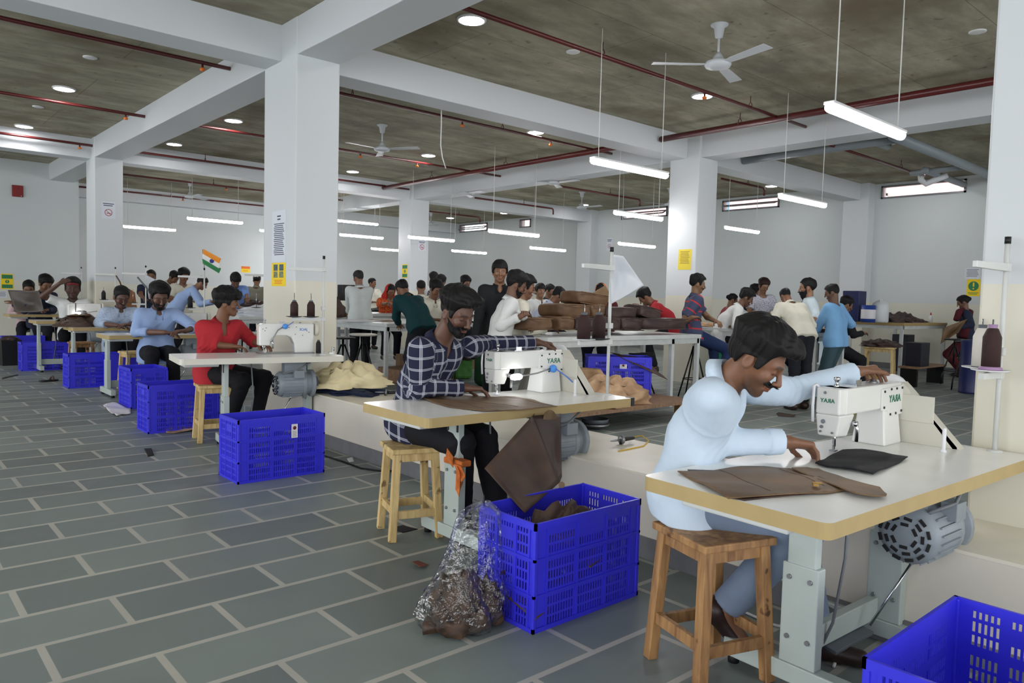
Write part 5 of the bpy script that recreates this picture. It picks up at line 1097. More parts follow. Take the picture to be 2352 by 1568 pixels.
# ------------------------------------------------------------------ figures: one continuous surface per body, from a distance field
f32 = np.float32
def U(v): v = np.asarray(v, float); return v/max(1e-9, np.linalg.norm(v))
def d_cone(p, a, b, ra, rb):
    a = np.asarray(a, f32); b = np.asarray(b, f32); ba = b-a; pa = p-a
    h = np.clip((pa@ba)/max(1e-9, float(ba@ba)), 0, 1)
    q = pa-h[:, None]*ba
    return np.sqrt(np.einsum('ij,ij->i', q, q))-(ra+(rb-ra)*h)
def d_ell(p, c, r, R=None):
    q = p-np.asarray(c, f32)
    if R is not None: q = q@np.asarray(R, f32).T
    r = np.asarray(r, f32); a = q/r; b = a/r
    k0 = np.sqrt(np.einsum('ij,ij->i', a, a)); k1 = np.sqrt(np.einsum('ij,ij->i', b, b))
    return k0*(k0-1)/np.maximum(k1, 1e-6)
def smin(a, b, k):
    h = np.clip(.5+.5*(b-a)/k, 0, 1); return b+(a-b)*h-k*h*(1-h)
def smax(a, b, k): return -smin(-a, -b, k)
def fold(p, sc, amp, seed=0, dirs=5):
    r = np.random.RandomState(seed); o = np.zeros(len(p), f32)
    for i in range(dirs):
        d = r.normal(size=3); d /= np.linalg.norm(d); e = r.normal(size=3)*.5
        w_ = np.sin((p@(d*sc*(1+.45*i)).astype(f32))*.5+1.4*np.sin(p@(e*sc).astype(f32)+i)+r.rand()*6); o += (1-2*np.sqrt(np.abs(w_)+.02))/(1+.5*i)
    return o*amp/2
def field_mesh(fn, lo, hi, h):
    lo = np.asarray(lo, float); n = np.maximum(2, np.ceil((np.asarray(hi)-lo)/h/5).astype(int))*5+1
    nb = (n-1)//5+1
    gx = [lo[i]+h*(5*np.arange(nb[i])+2) for i in range(3)]
    B = np.stack(np.meshgrid(*gx, indexing='ij'), -1).reshape(-1, 3).astype(f32)
    db = fn(B); act = np.abs(db) < h*5*1.25+.012
    D = np.repeat(np.repeat(np.repeat(db.reshape(nb), 5, 0), 5, 1), 5, 2)[:n[0], :n[1], :n[2]].copy()
    A = np.argwhere(act.reshape(nb))
    off = np.stack(np.meshgrid(*[np.arange(5)]*3, indexing='ij'), -1).reshape(-1, 3)
    I = (A[:, None, :]*5+off[None]).reshape(-1, 3); I = I[(I < n).all(1)]
    for s in range(0, len(I), 400000):
        J = I[s:s+400000]; D[J[:, 0], J[:, 1], J[:, 2]] = fn((lo+h*J).astype(f32))
    S = D < 0
    c = np.zeros(tuple(n-1), np.int8)
    for dx in (0, 1):
        for dy in (0, 1):
            for dz in (0, 1): c += S[dx:n[0]-1+dx, dy:n[1]-1+dy, dz:n[2]-1+dz]
    cells = np.argwhere((c > 0) & (c < 8)); idx = -np.ones(tuple(n-1), np.int32); idx[tuple(cells.T)] = np.arange(len(cells))
    cs = [(0, 0, 0), (1, 0, 0), (0, 1, 0), (1, 1, 0), (0, 0, 1), (1, 0, 1), (0, 1, 1), (1, 1, 1)]
    val = [D[cells[:, 0]+a, cells[:, 1]+b, cells[:, 2]+g] for a, b, g in cs]
    acc = np.zeros((len(cells), 3)); cnt = np.zeros(len(cells))
    for i in range(8):
        for j in range(i+1, 8):
            if sum(abs(cs[i][k]-cs[j][k]) for k in range(3)) != 1: continue
            m = (val[i] < 0) != (val[j] < 0); t = np.where(m, val[i]/np.where(m, val[i]-val[j], 1), 0)
            e0, e1 = np.array(cs[i], float), np.array(cs[j], float)
            acc += np.where(m[:, None], e0+(e1-e0)*t[:, None], 0); cnt += m
    V = lo+h*(cells+acc/np.maximum(cnt, 1)[:, None])
    Q = []
    for ax in range(3):
        s0 = [slice(None)]*3; s1 = [slice(None)]*3; s0[ax] = slice(0, n[ax]-1); s1[ax] = slice(1, n[ax])
        a, b = S[tuple(s0)], S[tuple(s1)]; E = np.argwhere(a != b)
        u, v = (ax+1) % 3, (ax+2) % 3
        E = E[(E[:, u] > 0) & (E[:, v] > 0) & (E[:, u] < n[u]-1) & (E[:, v] < n[v]-1)]
        if not len(E): continue
        ins = a[tuple(E.T)]
        def sh(du, dv): X = E.copy(); X[:, u] -= du; X[:, v] -= dv; return idx[tuple(X.T)]
        q = np.stack([sh(1, 1), sh(0, 1), sh(0, 0), sh(1, 0)], 1); q[~ins] = q[~ins][:, ::-1]; Q.append(q)
    return V, np.concatenate(Q)
def np_mesh(name, V, Q, mats, parent=None, org=None, cols=None, uv=None):
    if org is not None: V = V-np.asarray(org)
    me = bpy.data.meshes.new(name); me.vertices.add(len(V)); me.vertices.foreach_set('co', V.astype(f32).ravel())
    me.loops.add(len(Q)*4); me.loops.foreach_set('vertex_index', Q.astype(np.int32).ravel())
    me.polygons.add(len(Q)); me.polygons.foreach_set('loop_start', np.arange(len(Q), dtype=np.int32)*4); me.polygons.foreach_set('loop_total', np.full(len(Q), 4, np.int32))
    me.polygons.foreach_set('use_smooth', np.ones(len(Q), bool))
    if cols is not None:
        a = me.color_attributes.new('tone', 'FLOAT_COLOR', 'POINT'); a.data.foreach_set('color', np.concatenate([cols, np.ones((len(cols), 1))], 1).astype(f32).ravel())
    if uv is not None:
        a = me.attributes.new('puv', 'FLOAT_VECTOR', 'POINT'); a.data.foreach_set('vector', np.concatenate([uv, np.zeros((len(uv), 1))], 1).astype(f32).ravel())
    me.update(calc_edges=True); me.validate()
    me.materials.append(mats); o = bpy.data.objects.new(name, me); COL.objects.link(o)
    if parent is not None: o.parent = parent
    return o
# ---- head in its own frame: x to the figure's left, y forward, z up, origin between the ears (metres)
def head_d(q, ears=True):
    d = d_ell(q, (0, -.012, .035), (.074, .096, .084))
    d = smin(d, d_cone(q, (0, .024, -.005), (0, .048, -.078), .062, .034), .03)
    d = smin(d, d_ell(q, (0, .066, -.1), (.02, .016, .014)), .025)
    ax = np.abs(q[:, 0]); m = q.copy(); m[:, 0] = ax
    d = smin(d, d_cone(m, (.05, .0, -.03), (.034, .03, -.078), .022, .016), .025)
    d = smin(d, d_ell(m, (.036, .064, -.026), (.024, .018, .018)), .02)
    d = smin(d, d_cone(m, (.008, .088, .022), (.042, .072, .02), .009, .008), .014)
    d = smax(d, -d_ell(m, (.031, .098, .002), (.017, .02, .0115)), .012)
    d = smin(d, d_ell(m, (.031, .0735, .0), (.015, .0125, .0115)), .004)
    d = smin(d, d_cone(q, (0, .09, .01), (0, .113, -.032), .0075, .0115), .012)
    d = smin(d, d_ell(m, (.012, .1, -.036), (.008, .01, .0075)), .006)
    d = smin(d, d_ell(q, (0, .09, -.0595), (.024, .011, .0055)), .006)
    d = smin(d, d_ell(q, (0, .088, -.071), (.019, .011, .0062)), .006)
    if ears:
        e = d_ell(m, (.0775, -.012, -.008), (.0085, .02, .031)); e = smax(e, -d_ell(m, (.087, -.009, -.006), (.008, .011, .02)), .005); d = smin(d, e, .006)
    return d
def head_tone(q, base, closed, stub, brow=.8):
    c = np.tile(np.asarray(base, float), (len(q), 1)); x, y, z = np.abs(q[:, 0]), q[:, 1], q[:, 2]
    def mix(mask, col): 
        nonlocal c; c = c*(1-mask[:, None])+np.asarray(col)*mask[:, None]
    sm = lambda v, a, b: np.clip((v-a)/(b-a), 0, 1)
    dark = np.array([.012, .009, .008]); lip = np.asarray(base)*np.array([.95, .62, .62])
    near = (np.linalg.norm(q, axis=1) < .17)
    if stub: mix(near*stub*sm(-z, .035, .06)*sm(y, .0, .03)*(1-sm(.03-x, 0, .01)*sm(z, -.08, -.07)*sm(-z, .05, .06)), dark)
    mix(near*sm(.025-x, 0, .006)*sm(z, -.08, -.076)*sm(-.053-z, 0, .004)*sm(y, .078, .084)*.8, lip)
    zb = .021+.1*(x-.01)*(x < .035)+.0025-.14*np.maximum(0, x-.035)
    mix(near*sm(.0065-np.abs(z-zb), 0, .003)*sm(x, .008, .013)*sm(.052-x, 0, .008)*(y > .055)*brow, dark)
    ex, ez = (x-.031), z
    if closed: mix(near*sm(.0028-np.abs(ez+.0045+ex*ex*9), 0, .0016)*sm(.016-np.abs(ex), 0, .003)*(y > .06)*.9, dark)
    else:
        eye = near*sm(1-(ex/.0135)**2-((ez+.0005)/.0052)**2, 0, .2)*(y > .06); mix(eye, [.3, .26, .24]); mix(near*sm(.0052-np.hypot(ex, ez+.0005), 0, .001)*(y > .06)*(np.abs(ez+.0005) < .0052), dark)
        mix(near*sm(.0016-np.abs(ez-.0052+ex*ex*16), 0, .001)*sm(.015-np.abs(ex), 0, .003)*(y > .06), dark)
    mix(near*.35*sm(.007-np.hypot(x-.011, z+.043), 0, .003)*(y > .09), dark)
    return c
HL = ([-.13, -.055, -.035, .008, .016, .034, .05, .068, .1], [-.085, -.06, .006, .018, -.018, -.016, .04, .066, .074])
def hair_d(q, st, seed):
    top, side = st.get('top', .018), st.get('side', .008)
    t = side+(top-side)*np.clip((q[:, 2]-.03)/.06, 0, 1)
    d = d_ell(q, (0, -.012, .035), (.074, .096, .084)); d = np.minimum(d, smin(d, d_cone(q, (0, .024, -.005), (0, .02, -.05), .062, .05), .03))-t
    for c, r in st.get('blobs', ()): d = smin(d, d_ell(q, c, r), .018)
    fr = st.get('hair_noise', .004)
    w_ = q.copy(); w_[:, 0] *= 1.0
    d = d+fr*(np.sin(w_[:, 0]*62+5*np.sin(w_[:, 1]*30+seed))*.5+np.sin(w_[:, 1]*70+w_[:, 2]*50+seed*2)*.3+np.sin(w_[:, 0]*260+6*np.sin(w_[:, 1]*45)+w_[:, 2]*60)*.28)
    zl = np.interp(q[:, 1], HL[0], np.array(HL[1])+st.get('line', 0.))
    if st.get('fringe'): zl = np.minimum(zl, np.interp(q[:, 1], [.03, .06, .12], [.0, st['fringe'], st['fringe']]))
    if st.get('long'): zl = np.where(q[:, 1] < .02, -.14, zl)
    return smax(d, (zl-q[:, 2])*.8, .006)
def beard_d(q, kind):
    h = head_d(q, False); x, y, z = np.abs(q[:, 0]), q[:, 1], q[:, 2]
    if kind == 'moustache': reg = np.maximum(np.abs(z+.0495)-.0065, np.maximum(x-.03, .07-y)); return np.maximum(h-.005, reg)
    if kind == 'goatee':
        m = np.maximum(np.maximum(np.abs(z+.049)-.0065, x-.03), .07-y); g = np.maximum(np.maximum(z+.08, x-.028), .05-y)
        s = np.maximum(np.maximum(np.abs(x-.03)-.005, np.maximum(z+.045, -.1-z)), .06-y); return np.maximum(h-.0045, np.minimum(np.minimum(m, g), s))
    th = {'full': .0038, 'long': .014}[kind]; zt = np.interp(y, [.01, .03, .05, .075, .1], [-.012, -.035, -.056, -.046, -.0435]); th = th*np.clip((y-.005)/.04, .35, 1)
    reg = np.maximum(z-zt, .012-y); reg = np.maximum(reg, -d_ell(q, (0, .095, -.0655), (.025, .03, .0105)))
    d = np.maximum(h-th, reg)
    if kind == 'long': d = smin(d, np.maximum(d_ell(q, (0, .055, -.115), (.045, .04, .05)), -.0-(-z-.07)), .02)
    return d+.0012*np.sin(q[:, 0]*400+q[:, 2]*230)
M_SKIN = bpy.data.materials.new('skin'); M_SKIN.use_nodes = True
nt, N_, L_, b_ = nodes_of(M_SKIN); at_ = N_.new('ShaderNodeAttribute'); at_.attribute_name = 'tone'; L_.new(at_.outputs['Color'], b_.inputs['Base Color'])
b_.inputs['Roughness'].default_value = .48; b_.inputs['Specular IOR Level'].default_value = .45; b_.inputs['Subsurface Weight'].default_value = .0
def hair_mat(name, c):
    if name in MATS: return MATS[name]
    m = mat(name, c, .6, spec=.25); nt, N, L, b = nodes_of(m); tc = N.new('ShaderNodeTexCoord'); n = N.new('ShaderNodeTexNoise'); mp = N.new('ShaderNodeMapping'); mp.inputs['Scale'].default_value = (420, 120, 70)
    L.new(tc.outputs['Object'], mp.inputs[0]); L.new(mp.outputs[0], n.inputs['Vector']); n.inputs['Scale'].default_value = 1.; n.inputs['Detail'].default_value = 3
    bp = N.new('ShaderNodeBump'); bp.inputs['Strength'].default_value = .5; bp.inputs['Distance'].default_value = .003; L.new(n.outputs['Fac'], bp.inputs['Height']); L.new(bp.outputs[0], b.inputs['Normal']); return m
M_HAIR = hair_mat('black_hair', rgb(16, 14, 14)); M_HAIRB = hair_mat('brown_black_hair', rgb(38, 23, 21)); M_HAIRG = hair_mat('greying_hair', rgb(38, 36, 36))
def cloth(name, col, rough=.8, noise=.05):
    return mat(name, rgb(*col), rough, spec=.2, noise=noise, nscale=9, bump=.15, bscale=240)
def pattern_cloth(name, kind):
    m = bpy.data.materials.new(name); m.use_nodes = True; nt, N, L, b = nodes_of(m); b.inputs['Roughness'].default_value = .85; b.inputs['Specular IOR Level'].default_value = .2
    a = N.new('ShaderNodeAttribute'); a.attribute_name = 'puv'; sp = N.new('ShaderNodeSeparateXYZ'); L.new(a.outputs['Vector'], sp.inputs[0])
    def line(sock, period, width, off=0):
        d = N.new('ShaderNodeMath'); d.operation = 'MULTIPLY_ADD'; L.new(sock, d.inputs[0]); d.inputs[1].default_value = 1/period; d.inputs[2].default_value = 50+off
        f = N.new('ShaderNodeMath'); f.operation = 'FRACT'; L.new(d.outputs[0], f.inputs[0])
        s = N.new('ShaderNodeMath'); s.operation = 'SUBTRACT'; L.new(f.outputs[0], s.inputs[0]); s.inputs[1].default_value = .5
        q = N.new('ShaderNodeMath'); q.operation = 'ABSOLUTE'; L.new(s.outputs[0], q.inputs[0])
        l = N.new('ShaderNodeMath'); l.operation = 'LESS_THAN'; L.new(q.outputs[0], l.inputs[0]); l.inputs[1].default_value = width/2; return l.outputs[0]
    def mx(fac, A, B):
        x = N.new('ShaderNodeMix'); x.data_type = 'RGBA'; (L.new(fac, x.inputs[0]) if hasattr(fac, 'node') else setattr(x.inputs[0], 'default_value', fac))
        for i, v in ((6, A), (7, B)):
            if hasattr(v, 'node'): L.new(v, x.inputs[i])
            else: x.inputs[i].default_value = (*v, 1)
        return x.outputs[2]
    def mul(A, v):
        x = N.new('ShaderNodeMath'); x.operation = 'MULTIPLY'; L.new(A, x.inputs[0]); x.inputs[1].default_value = v; return x.outputs[0]
    if kind == 'plaid':
        c = mx(mul(line(sp.outputs[0], .07, .2), .38), rgb(38, 40, 62), rgb(190, 194, 206)); c = mx(mul(line(sp.outputs[1], .07, .2), .38), c, rgb(190, 194, 206))
        for o in (-.075, .075): c = mx(mul(line(sp.outputs[0], .07, .035, o), .5), c, rgb(205, 208, 216)); c = mx(mul(line(sp.outputs[1], .07, .035, o), .5), c, rgb(205, 208, 216))
    elif kind == 'stripe': c = mx(line(sp.outputs[0], .115, .16), rgb(72, 78, 104), rgb(196, 62, 66))
    elif kind == 'check': c = mx(line(sp.outputs[0], .03, .45), rgb(44, 46, 60), rgb(168, 172, 180)); c = mx(mul(line(sp.outputs[1], .03, .5), .6), c, rgb(60, 60, 72))
    else:
        n = N.new('ShaderNodeTexNoise'); n.inputs['Scale'].default_value = 60; n.inputs['Detail'].default_value = 4; L.new(a.outputs['Vector'], n.inputs['Vector'])
        r = N.new('ShaderNodeMapRange'); r.inputs[1].default_value = .5; r.inputs[2].default_value = .6; L.new(n.outputs['Fac'], r.inputs[0])
        A, B = {'mottle': (rgb(196, 196, 206), rgb(128, 130, 146)), 'sari': (rgb(186, 52, 44), rgb(226, 150, 60)), 'denim': (rgb(172, 186, 206), rgb(148, 164, 188))}[kind]
        c = mx(r.outputs[0], A, B)
    L.new(c, b.inputs['Base Color']); MATS[name] = m; return m
HANDS = {'relaxed': (22, 26, 16), 'flat': (10, 8, 5), 'grip': (48, 52, 30), 'drape': (38, 34, 20)}
def hand_prims(w, d, n, side, pose, s):
    """w wrist, d towards the fingertips, n out of the back of the hand, side +1/-1 where the thumb leaves"""
    d = U(d); n = U(np.asarray(n)-d*np.dot(n, d)); t = np.cross(n, d)*side; c = [math.radians(v) for v in HANDS[pose]]
    pr = []; w = np.asarray(w, float)
    def rotd(a): return d*math.cos(a)-n*math.sin(a)
    for i, (k, ln, r) in enumerate(((1.45, .93, .0085), (.48, 1.04, .0088), (-.48, 1., .0085), (-1.42, .8, .0075))):
        kn = w+s*(d*(.088-.004*abs(i-1))+t*(k*.0195)+n*.002); pr.append((w+s*(t*k*.011+d*.012), kn, .0165*s, .0125*s, .012))
        a = c[0]*(1+.12*(i-1)); p = kn; spread = t*(k*.045)
        for L, extra in ((.043, 0), (.027, c[1]), (.021, c[2])):
            a += extra; q = p+s*L*ln*U(rotd(a)+spread); pr.append((p, q, r*s, r*s*.93, .0035)); p = q; r *= .93
    b0 = w+s*(d*.022+t*.022-n*.004); p1 = b0+s*.046*U(d*.62+t*.7-n*.32); p2 = p1+s*.03*U(d*.85+t*.35-n*.35); p3 = p2+s*.022*U(d*.9+t*.1-n*.42)
    pr += [(b0, p1, .0145*s, .0105*s, .012), (p1, p2, .0102*s, .0092*s, .005), (p2, p3, .0092*s, .0078*s, .005)]
    return pr
def ik(a, b, l1, l2, hint):
    a, b, hint = map(lambda v: np.asarray(v, float), (a, b, hint)); v = b-a; L = np.linalg.norm(v); d = v/L
    if L >= (l1+l2)*.995: return a+v*(l1/(l1+l2))
    x = (l1*l1-l2*l2+L*L)/(2*L); h = math.sqrt(max(0, l1*l1-x*x)); o = hint-d*np.dot(hint, d); return a+d*x+U(o)*h
Z3 = np.array([0, 0, 1.])
def person(label, Hc, F, lean=12, hs=1., sit=False, s=1., hp=15, hy=None, hroll=0, h=.012, P=None, N=None, fz=0., seat=None, tone=(126, 88, 66), closed=True, stub=.25,
           hair=dict(), hairm=None, beard=None, shirt=None, sleeve='long', tuck=False, collar=True, open_=0., trousers=None, shoes=True, aL=None, aR=None, lL=None, lR=None, eyes=None, cap=None, extra=None, bulk=1., group=None, hemo=None, skirt=0):
    """F torso heading in degrees, hy head heading, aL/aR arms: dict(w=wrist, e=elbow or None, d=hand direction, n=back of hand, pose)"""
    hy = F if hy is None else hy; Fv = np.array([math.cos(math.radians(F)), math.sin(math.radians(F)), 0]); Rv = np.cross(Fv, Z3)
    tilt = lambda a: Z3*math.cos(math.radians(a))+Fv*math.sin(math.radians(a))
    t1, t2 = tilt(lean*.65), tilt(lean*1.25); Hc = np.asarray(Hc, float)
    hf0 = np.array([math.cos(math.radians(hy)), math.sin(math.radians(hy)), 0]); pr = math.radians(hp)
    hf = hf0*math.cos(pr)-Z3*math.sin(pr); hu = Z3*math.cos(pr)+hf0*math.sin(pr); hl = np.cross(hu, hf)   # x = figure's left
    if hroll: a = math.radians(hroll); hl, hu = hl*math.cos(a)+hu*math.sin(a), hu*math.cos(a)-hl*math.sin(a)
    nd = U(t2*.7+hu*.5)
    if N is None: N = Hc-s*.155*nd
    N = np.asarray(N, float)
    if P is None: P = N-s*.25*t1-s*.25*t2
    P = np.asarray(P, float); mid = P+(N-P)*.5+(t1-t2)*0-Fv*.015*s; axis = U(N-P)
    mid = mid - Fv*min(.05, .0009*lean)*s
    RH = np.stack([hl, hf, hu])   # rows
    sh_ = s*hs; tohead = lambda p: ((p-Hc.astype(f32))@RH.T.astype(f32))/f32(sh_)
    S = [N-axis*.055*s-Rv*.172*s, N-axis*.055*s+Rv*.172*s]    # left, right
    A = []
    for i, (a, sg) in enumerate(((aL, -1), (aR, 1))):
        a = dict(a or {}); S_ = S[i]+np.asarray(a.get('sh', (0, 0, 0)), float)
        w = a.get('w'); w = (P+Fv*.36*s+Rv*.13*s*sg+Z3*.2*s) if w is None else np.asarray(w, float)
        hint = np.asarray(a.get('hint', Rv*sg*.7-Z3*.8-Fv*.4), float); e = a.get('e'); e = ik(S_, w, .285*s, .255*s, hint) if e is None else np.asarray(e, float)
        d = a.get('d'); d = U(w-e) if d is None else U(d); n = a.get('n'); n = (Z3 if abs(d[2]) < .8 else Fv) if n is None else np.asarray(n, float)
        A.append(dict(S=S_, e=e, w=w, d=d, n=n, pose=a.get('pose', 'relaxed'), th=a.get('th', None), sg=sg))
    G = []
    hi_seat = sit and P[2]-fz > .74*s
    for i, (l, sg) in enumerate(((lL, -1), (lR, 1))):
        l = dict(l or {}); hj = P+Rv*.088*s*sg-axis*.02
        an = l.get('a'); 
        if an is None and hi_seat: an = np.array([*(P+Fv*.26*s+Rv*.12*s*sg)[:2], max(fz+.085, P[2]-.56*s)])
        if an is None: an = (np.array([*(P+Fv*.40*s+Rv*.12*s*sg)[:2], fz+.085]) if sit else np.array([*(P+Rv*.11*s*sg+Fv*(.03 if i else -.04))[:2], fz+.085]))
        an = np.asarray(an, float); k = l.get('k'); k = ik(hj, an, .43*s, .42*s, np.asarray(l.get('hint', Fv+Z3*(.9 if sit else 0)))) if k is None else np.asarray(k, float)
        G.append(dict(h=hj, k=k, a=an, t=U(l.get('t', Fv)), sg=sg))
    b = bulk
    def torso(p, g=0.):
        d = None
        for sg in (-1, 1):
            for q0, q1, r0, r1 in ((P+Rv*.07*s*sg, mid+Rv*.062*s*sg, .108, .092*b), (mid+Rv*.062*s*sg, N-axis*.14*s+Rv*.078*s*sg, .092*b, .098*b)):
                e = d_cone(p, q0, q1, r0*s+g, r1*s+g); d = e if d is None else smin(d, e, .05*s)
        e = d_cone(p, N-axis*.075*s-Rv*.12*s, N-axis*.075*s+Rv*.12*s, .068*s+g, .068*s+g); d = smin(d, e, .06*s)
        return d
    def neck(p, g=0.): return d_cone(p, N-axis*.04*s, Hc-hu*.035*s-hf*.018*s, .062*s+g, .052*s+g)
    HP = [hand_prims(a['w'], a['d'], a['n'], a['sg'] if a['th'] is None else a['th'], a['pose'], s) for a in A]
    def body(p):
        d = smin(torso(p), neck(p), .03*s)
        for a in A: d = smin(d, smin(d_cone(p, a['S'], a['e'], .052*s, .04*s), d_cone(p, a['e'], a['w'], .041*s, .026*s), .02*s), .03*s)
        for g in G:
            l = smin(d_cone(p, g['h'], g['k'], .085*s, .055*s), d_cone(p, g['k'], g['a'], .056*s, .036*s), .03*s); l = smin(l, d_cone(p, g['a']-Z3*.045-g['t']*.03, g['a']-Z3*.05+g['t']*.15*s, .034*s, .026*s), .03); d = smin(d, l, .03*s)
        m = np.einsum('ij,ij->i', p-Hc.astype(f32), p-Hc.astype(f32)) < (.26*sh_)**2
        if m.any(): d[m] = smin(d[m], head_d(tohead(p[m]))*f32(sh_), .022*s)
        for a, hpz in zip(A, HP):
            q = p-a['w'].astype(f32); m = np.einsum('ij,ij->i', q, q) < (.27*s)**2
            if m.any():
                x = d[m]; pm = p[m]
                for pp, qq, r0, r1, k in hpz: x = smin(x, d_cone(pm, pp, qq, r0, r1), k)
                d[m] = x
        return d
    pts = [P, N, Hc+hu*.15*s, Hc+hf*.14*s, Hc-hf*.14*s]+[g[k] for g in G for k in ('k', 'a')]+[a[k] for a in A for k in ('e', 'w')]+[a['w']+a['d']*.2*s for a in A]
    lo, hi = np.min(pts, 0)-.16*s, np.max(pts, 0)+.16*s; lo[2] = max(lo[2], min(G[0]['a'][2], G[1]['a'][2])-.1)
    V, Q = field_mesh(body, lo, hi, h)
    base = np.array(rgb(*tone)); q = tohead(V.astype(f32)); C = head_tone(q.astype(float), base, closed, stub)
    far = np.linalg.norm(q, axis=1) > .2; C[far] = base
    org = np.array([P[0], P[1], fz])
    o = np_mesh('person', V, Q, M_SKIN, None, org, C); o.location = org; tag(o, label, 'person', group)
    # ---- hair, beard
    hm = hairm or M_HAIR; hh = max(.004, h*.6)
    def hchild(fn, name, m, lo_=(-.14, -.16, -.2), hi_=(.14, .17, .2)):
        W, K = field_mesh(lambda p: fn(p), lo_, hi_, hh)
        if len(W): W = Hc+sh_*(W@RH); np_mesh(name, W, K, m, o, org)
    if hair is not None: hchild(lambda p: hair_d(p, hair, len(label)), 'hair', hm)
    if beard: hchild(lambda p: beard_d(p, beard), 'beard', hm)
    if cap == 'skull': hchild(lambda p: np.maximum(np.maximum(d_ell(p, (0, -.014, .04), (.083, .105, .092)), -(p[:, 2]-.035+.1*p[:, 1])), -d_ell(p, (0, -.014, .04), (.074, .095, .082))), 'cap', mat('white_cap', rgb(206, 208, 204), .8))
    if cap == 'bandana': hchild(lambda p: np.maximum(np.maximum(d_ell(p, (0, -.012, .035), (.083, .106, .094)), -(p[:, 2]-.022-.25*p[:, 1])), -d_ell(p, (0, -.014, .035), (.073, .094, .082))), 'headscarf', mat('maroon_scarf', rgb(120, 40, 44), .8))
    if cap in ('scarf', 'scarf_orange'):
        def sc(p): 
            d = np.minimum(d_ell(p, (0, -.02, .03), (.092, .112, .1)), smin(d_ell(p, (0, -.02, .03), (.092, .112, .1)), d_cone(p, (0, -.03, .0), (0, -.06, -.17), .09, .13), .05)); d = np.maximum(d, -smin(d_ell(p, (0, .02, .0), (.078, .12, .1)), d_cone(p, (0, .06, 0), (0, .12, -.2), .07, .09), .03)); return d
        hchild(sc, 'head_scarf', MATS['sari_print'] if cap == 'scarf' else mat('orange_scarf', rgb(224, 140, 84), .8), (-.2, -.22, -.26), (.2, .2, .2))
    # ---- shirt
    smat = shirt or cloth('plain_white_shirt', (205, 208, 206)); sl = {'long': 1., 'rolled': .5, 'short': -.35, 'none': None}[sleeve]; g0 = .014
    hem = P-axis*((.10 if not tuck else -.07)*s) if hemo is None else P-axis*hemo*s
    sd = len(label)
    def shirtf(p):
        d = torso(p, g0)
        if not tuck:
            for sg in (-1, 1): d = smin(d, d_cone(p, P+Rv*.075*s*sg, P-axis*.1*s+Fv*(.05 if sit else 0)+Rv*.08*s*sg, .125*s, .125*s), .05)
        if skirt: d = smin(d, np.maximum(d_cone(p, P, P-Z3*skirt*s, .15*s, .2*s), (P[2]-skirt*.9*s)-p[:, 2]), .05)
        else: d = smax(d, (hem-p)@axis.astype(f32), .01)
        for a in A:
            if sl is not None and sl > 0:
                we = a['e']+(a['w']-a['e'])*(sl*.93); fo = d_cone(p, a['e'], a['w'], .05*s+.006, (.038 if sleeve == 'long' else .036)*s+.004); fo = np.maximum(fo, (p-we.astype(f32))@U(a['w']-a['e']).astype(f32))
                c0_ = a['e']+(a['w']-a['e'])*(sl*.93-.2); cf = np.maximum(d_cone(p, a['e'], a['w'], .052*s+.009, (.041 if sleeve == 'long' else .04)*s+.006), np.maximum((p-we.astype(f32))@U(a['w']-a['e']).astype(f32), (c0_.astype(f32)-p)@U(a['w']-a['e']).astype(f32)))
                fo = np.minimum(fo, cf); x = smin(d_cone(p, a['S'], a['e'], .062*s+.008, .052*s+.006), fo, .018)
            else:
                ue = a['S']+(a['e']-a['S'])*.72; x = d_cone(p, a['S'], a['e'], .062*s+.008, .056*s+.012); x = np.maximum(x, (p-ue.astype(f32))@U(a['e']-a['S']).astype(f32))
            d = smin(d, x, .034*s)
        amp = .0062 if h < .006 else .006
        rdg = lambda x: (1-np.abs(np.sin(x)))**2
        q_ = p-P.astype(f32); al = q_@axis.astype(f32); ri = q_@Rv.astype(f32); fo_ = q_@Fv.astype(f32)
        slow = .55+.45*np.sin(9*ri+7*al+11*fo_+sd)
        ft = rdg(19*ri+9*fo_+2.6*np.sin(5.5*al+sd)+1.1*np.sin(14*al+6*ri))*slow+.5*rdg(24*al-15*np.abs(ri)+7*fo_+1.5*np.sin(12*ri+sd))*(1-slow)
        da = None
        for a in A:
            u1 = U(a['w']-a['S']).astype(f32); x = p-a['S'].astype(f32); t_ = x@u1; e_ = np.minimum(d_cone(p, a['S'], a['e'], .05*s, .045*s), d_cone(p, a['e'], a['w'], .045*s, .03*s))
            n1 = U(np.cross(u1, Z3+Fv*.2)).astype(f32); y = x@n1
            fa = rdg(23*t_+11*y+1.6*np.sin(9*t_+25*y+sd))*(.5+.5*np.sin(16*t_+sd*1.7))+.45*rdg(16*y+6*t_+2*np.sin(11*t_))
            da = (e_, fa) if da is None else (np.minimum(da[0], e_), np.where(e_ < da[0], fa, da[1]))
        wa = np.clip((.03-da[0])/.05, 0, 1); d = d-amp*(ft*(1-wa)+da[1]*wa)+amp*.4
        for a in A:   # tighter folds gathered at the elbow
            ne = np.linalg.norm(p-a['e'].astype(f32), axis=1); d = d+np.exp(-(ne/.09)**2)*.004*np.sin((p@U(a['w']-a['S']).astype(f32))*150+2*np.sin(p[:, 2]*40))
        d = smax(d, -neck(p, .012*s+.0*s), .006)
        cutp = (p-(N+axis*.012*s).astype(f32))@U(axis+Fv*.35).astype(f32); rad = np.linalg.norm(p-(N+axis*.03*s).astype(f32), axis=1)
        d = np.where(rad < .13*s, smax(d, cutp, .01), d)
        if open_: d = smax(d, -d_cone(p, N+Fv*.05*s+axis*.03*s, N+Fv*.12*s-axis*open_*s, .04*s, .008), .006)
        return d
    hs = max(h*1.15, .0062)
    pts = [P, N, hem]+([P-Z3*skirt*s] if skirt else [])+[a['S'] for a in A]+[a['e'] for a in A]+[a['w'] for a in A]
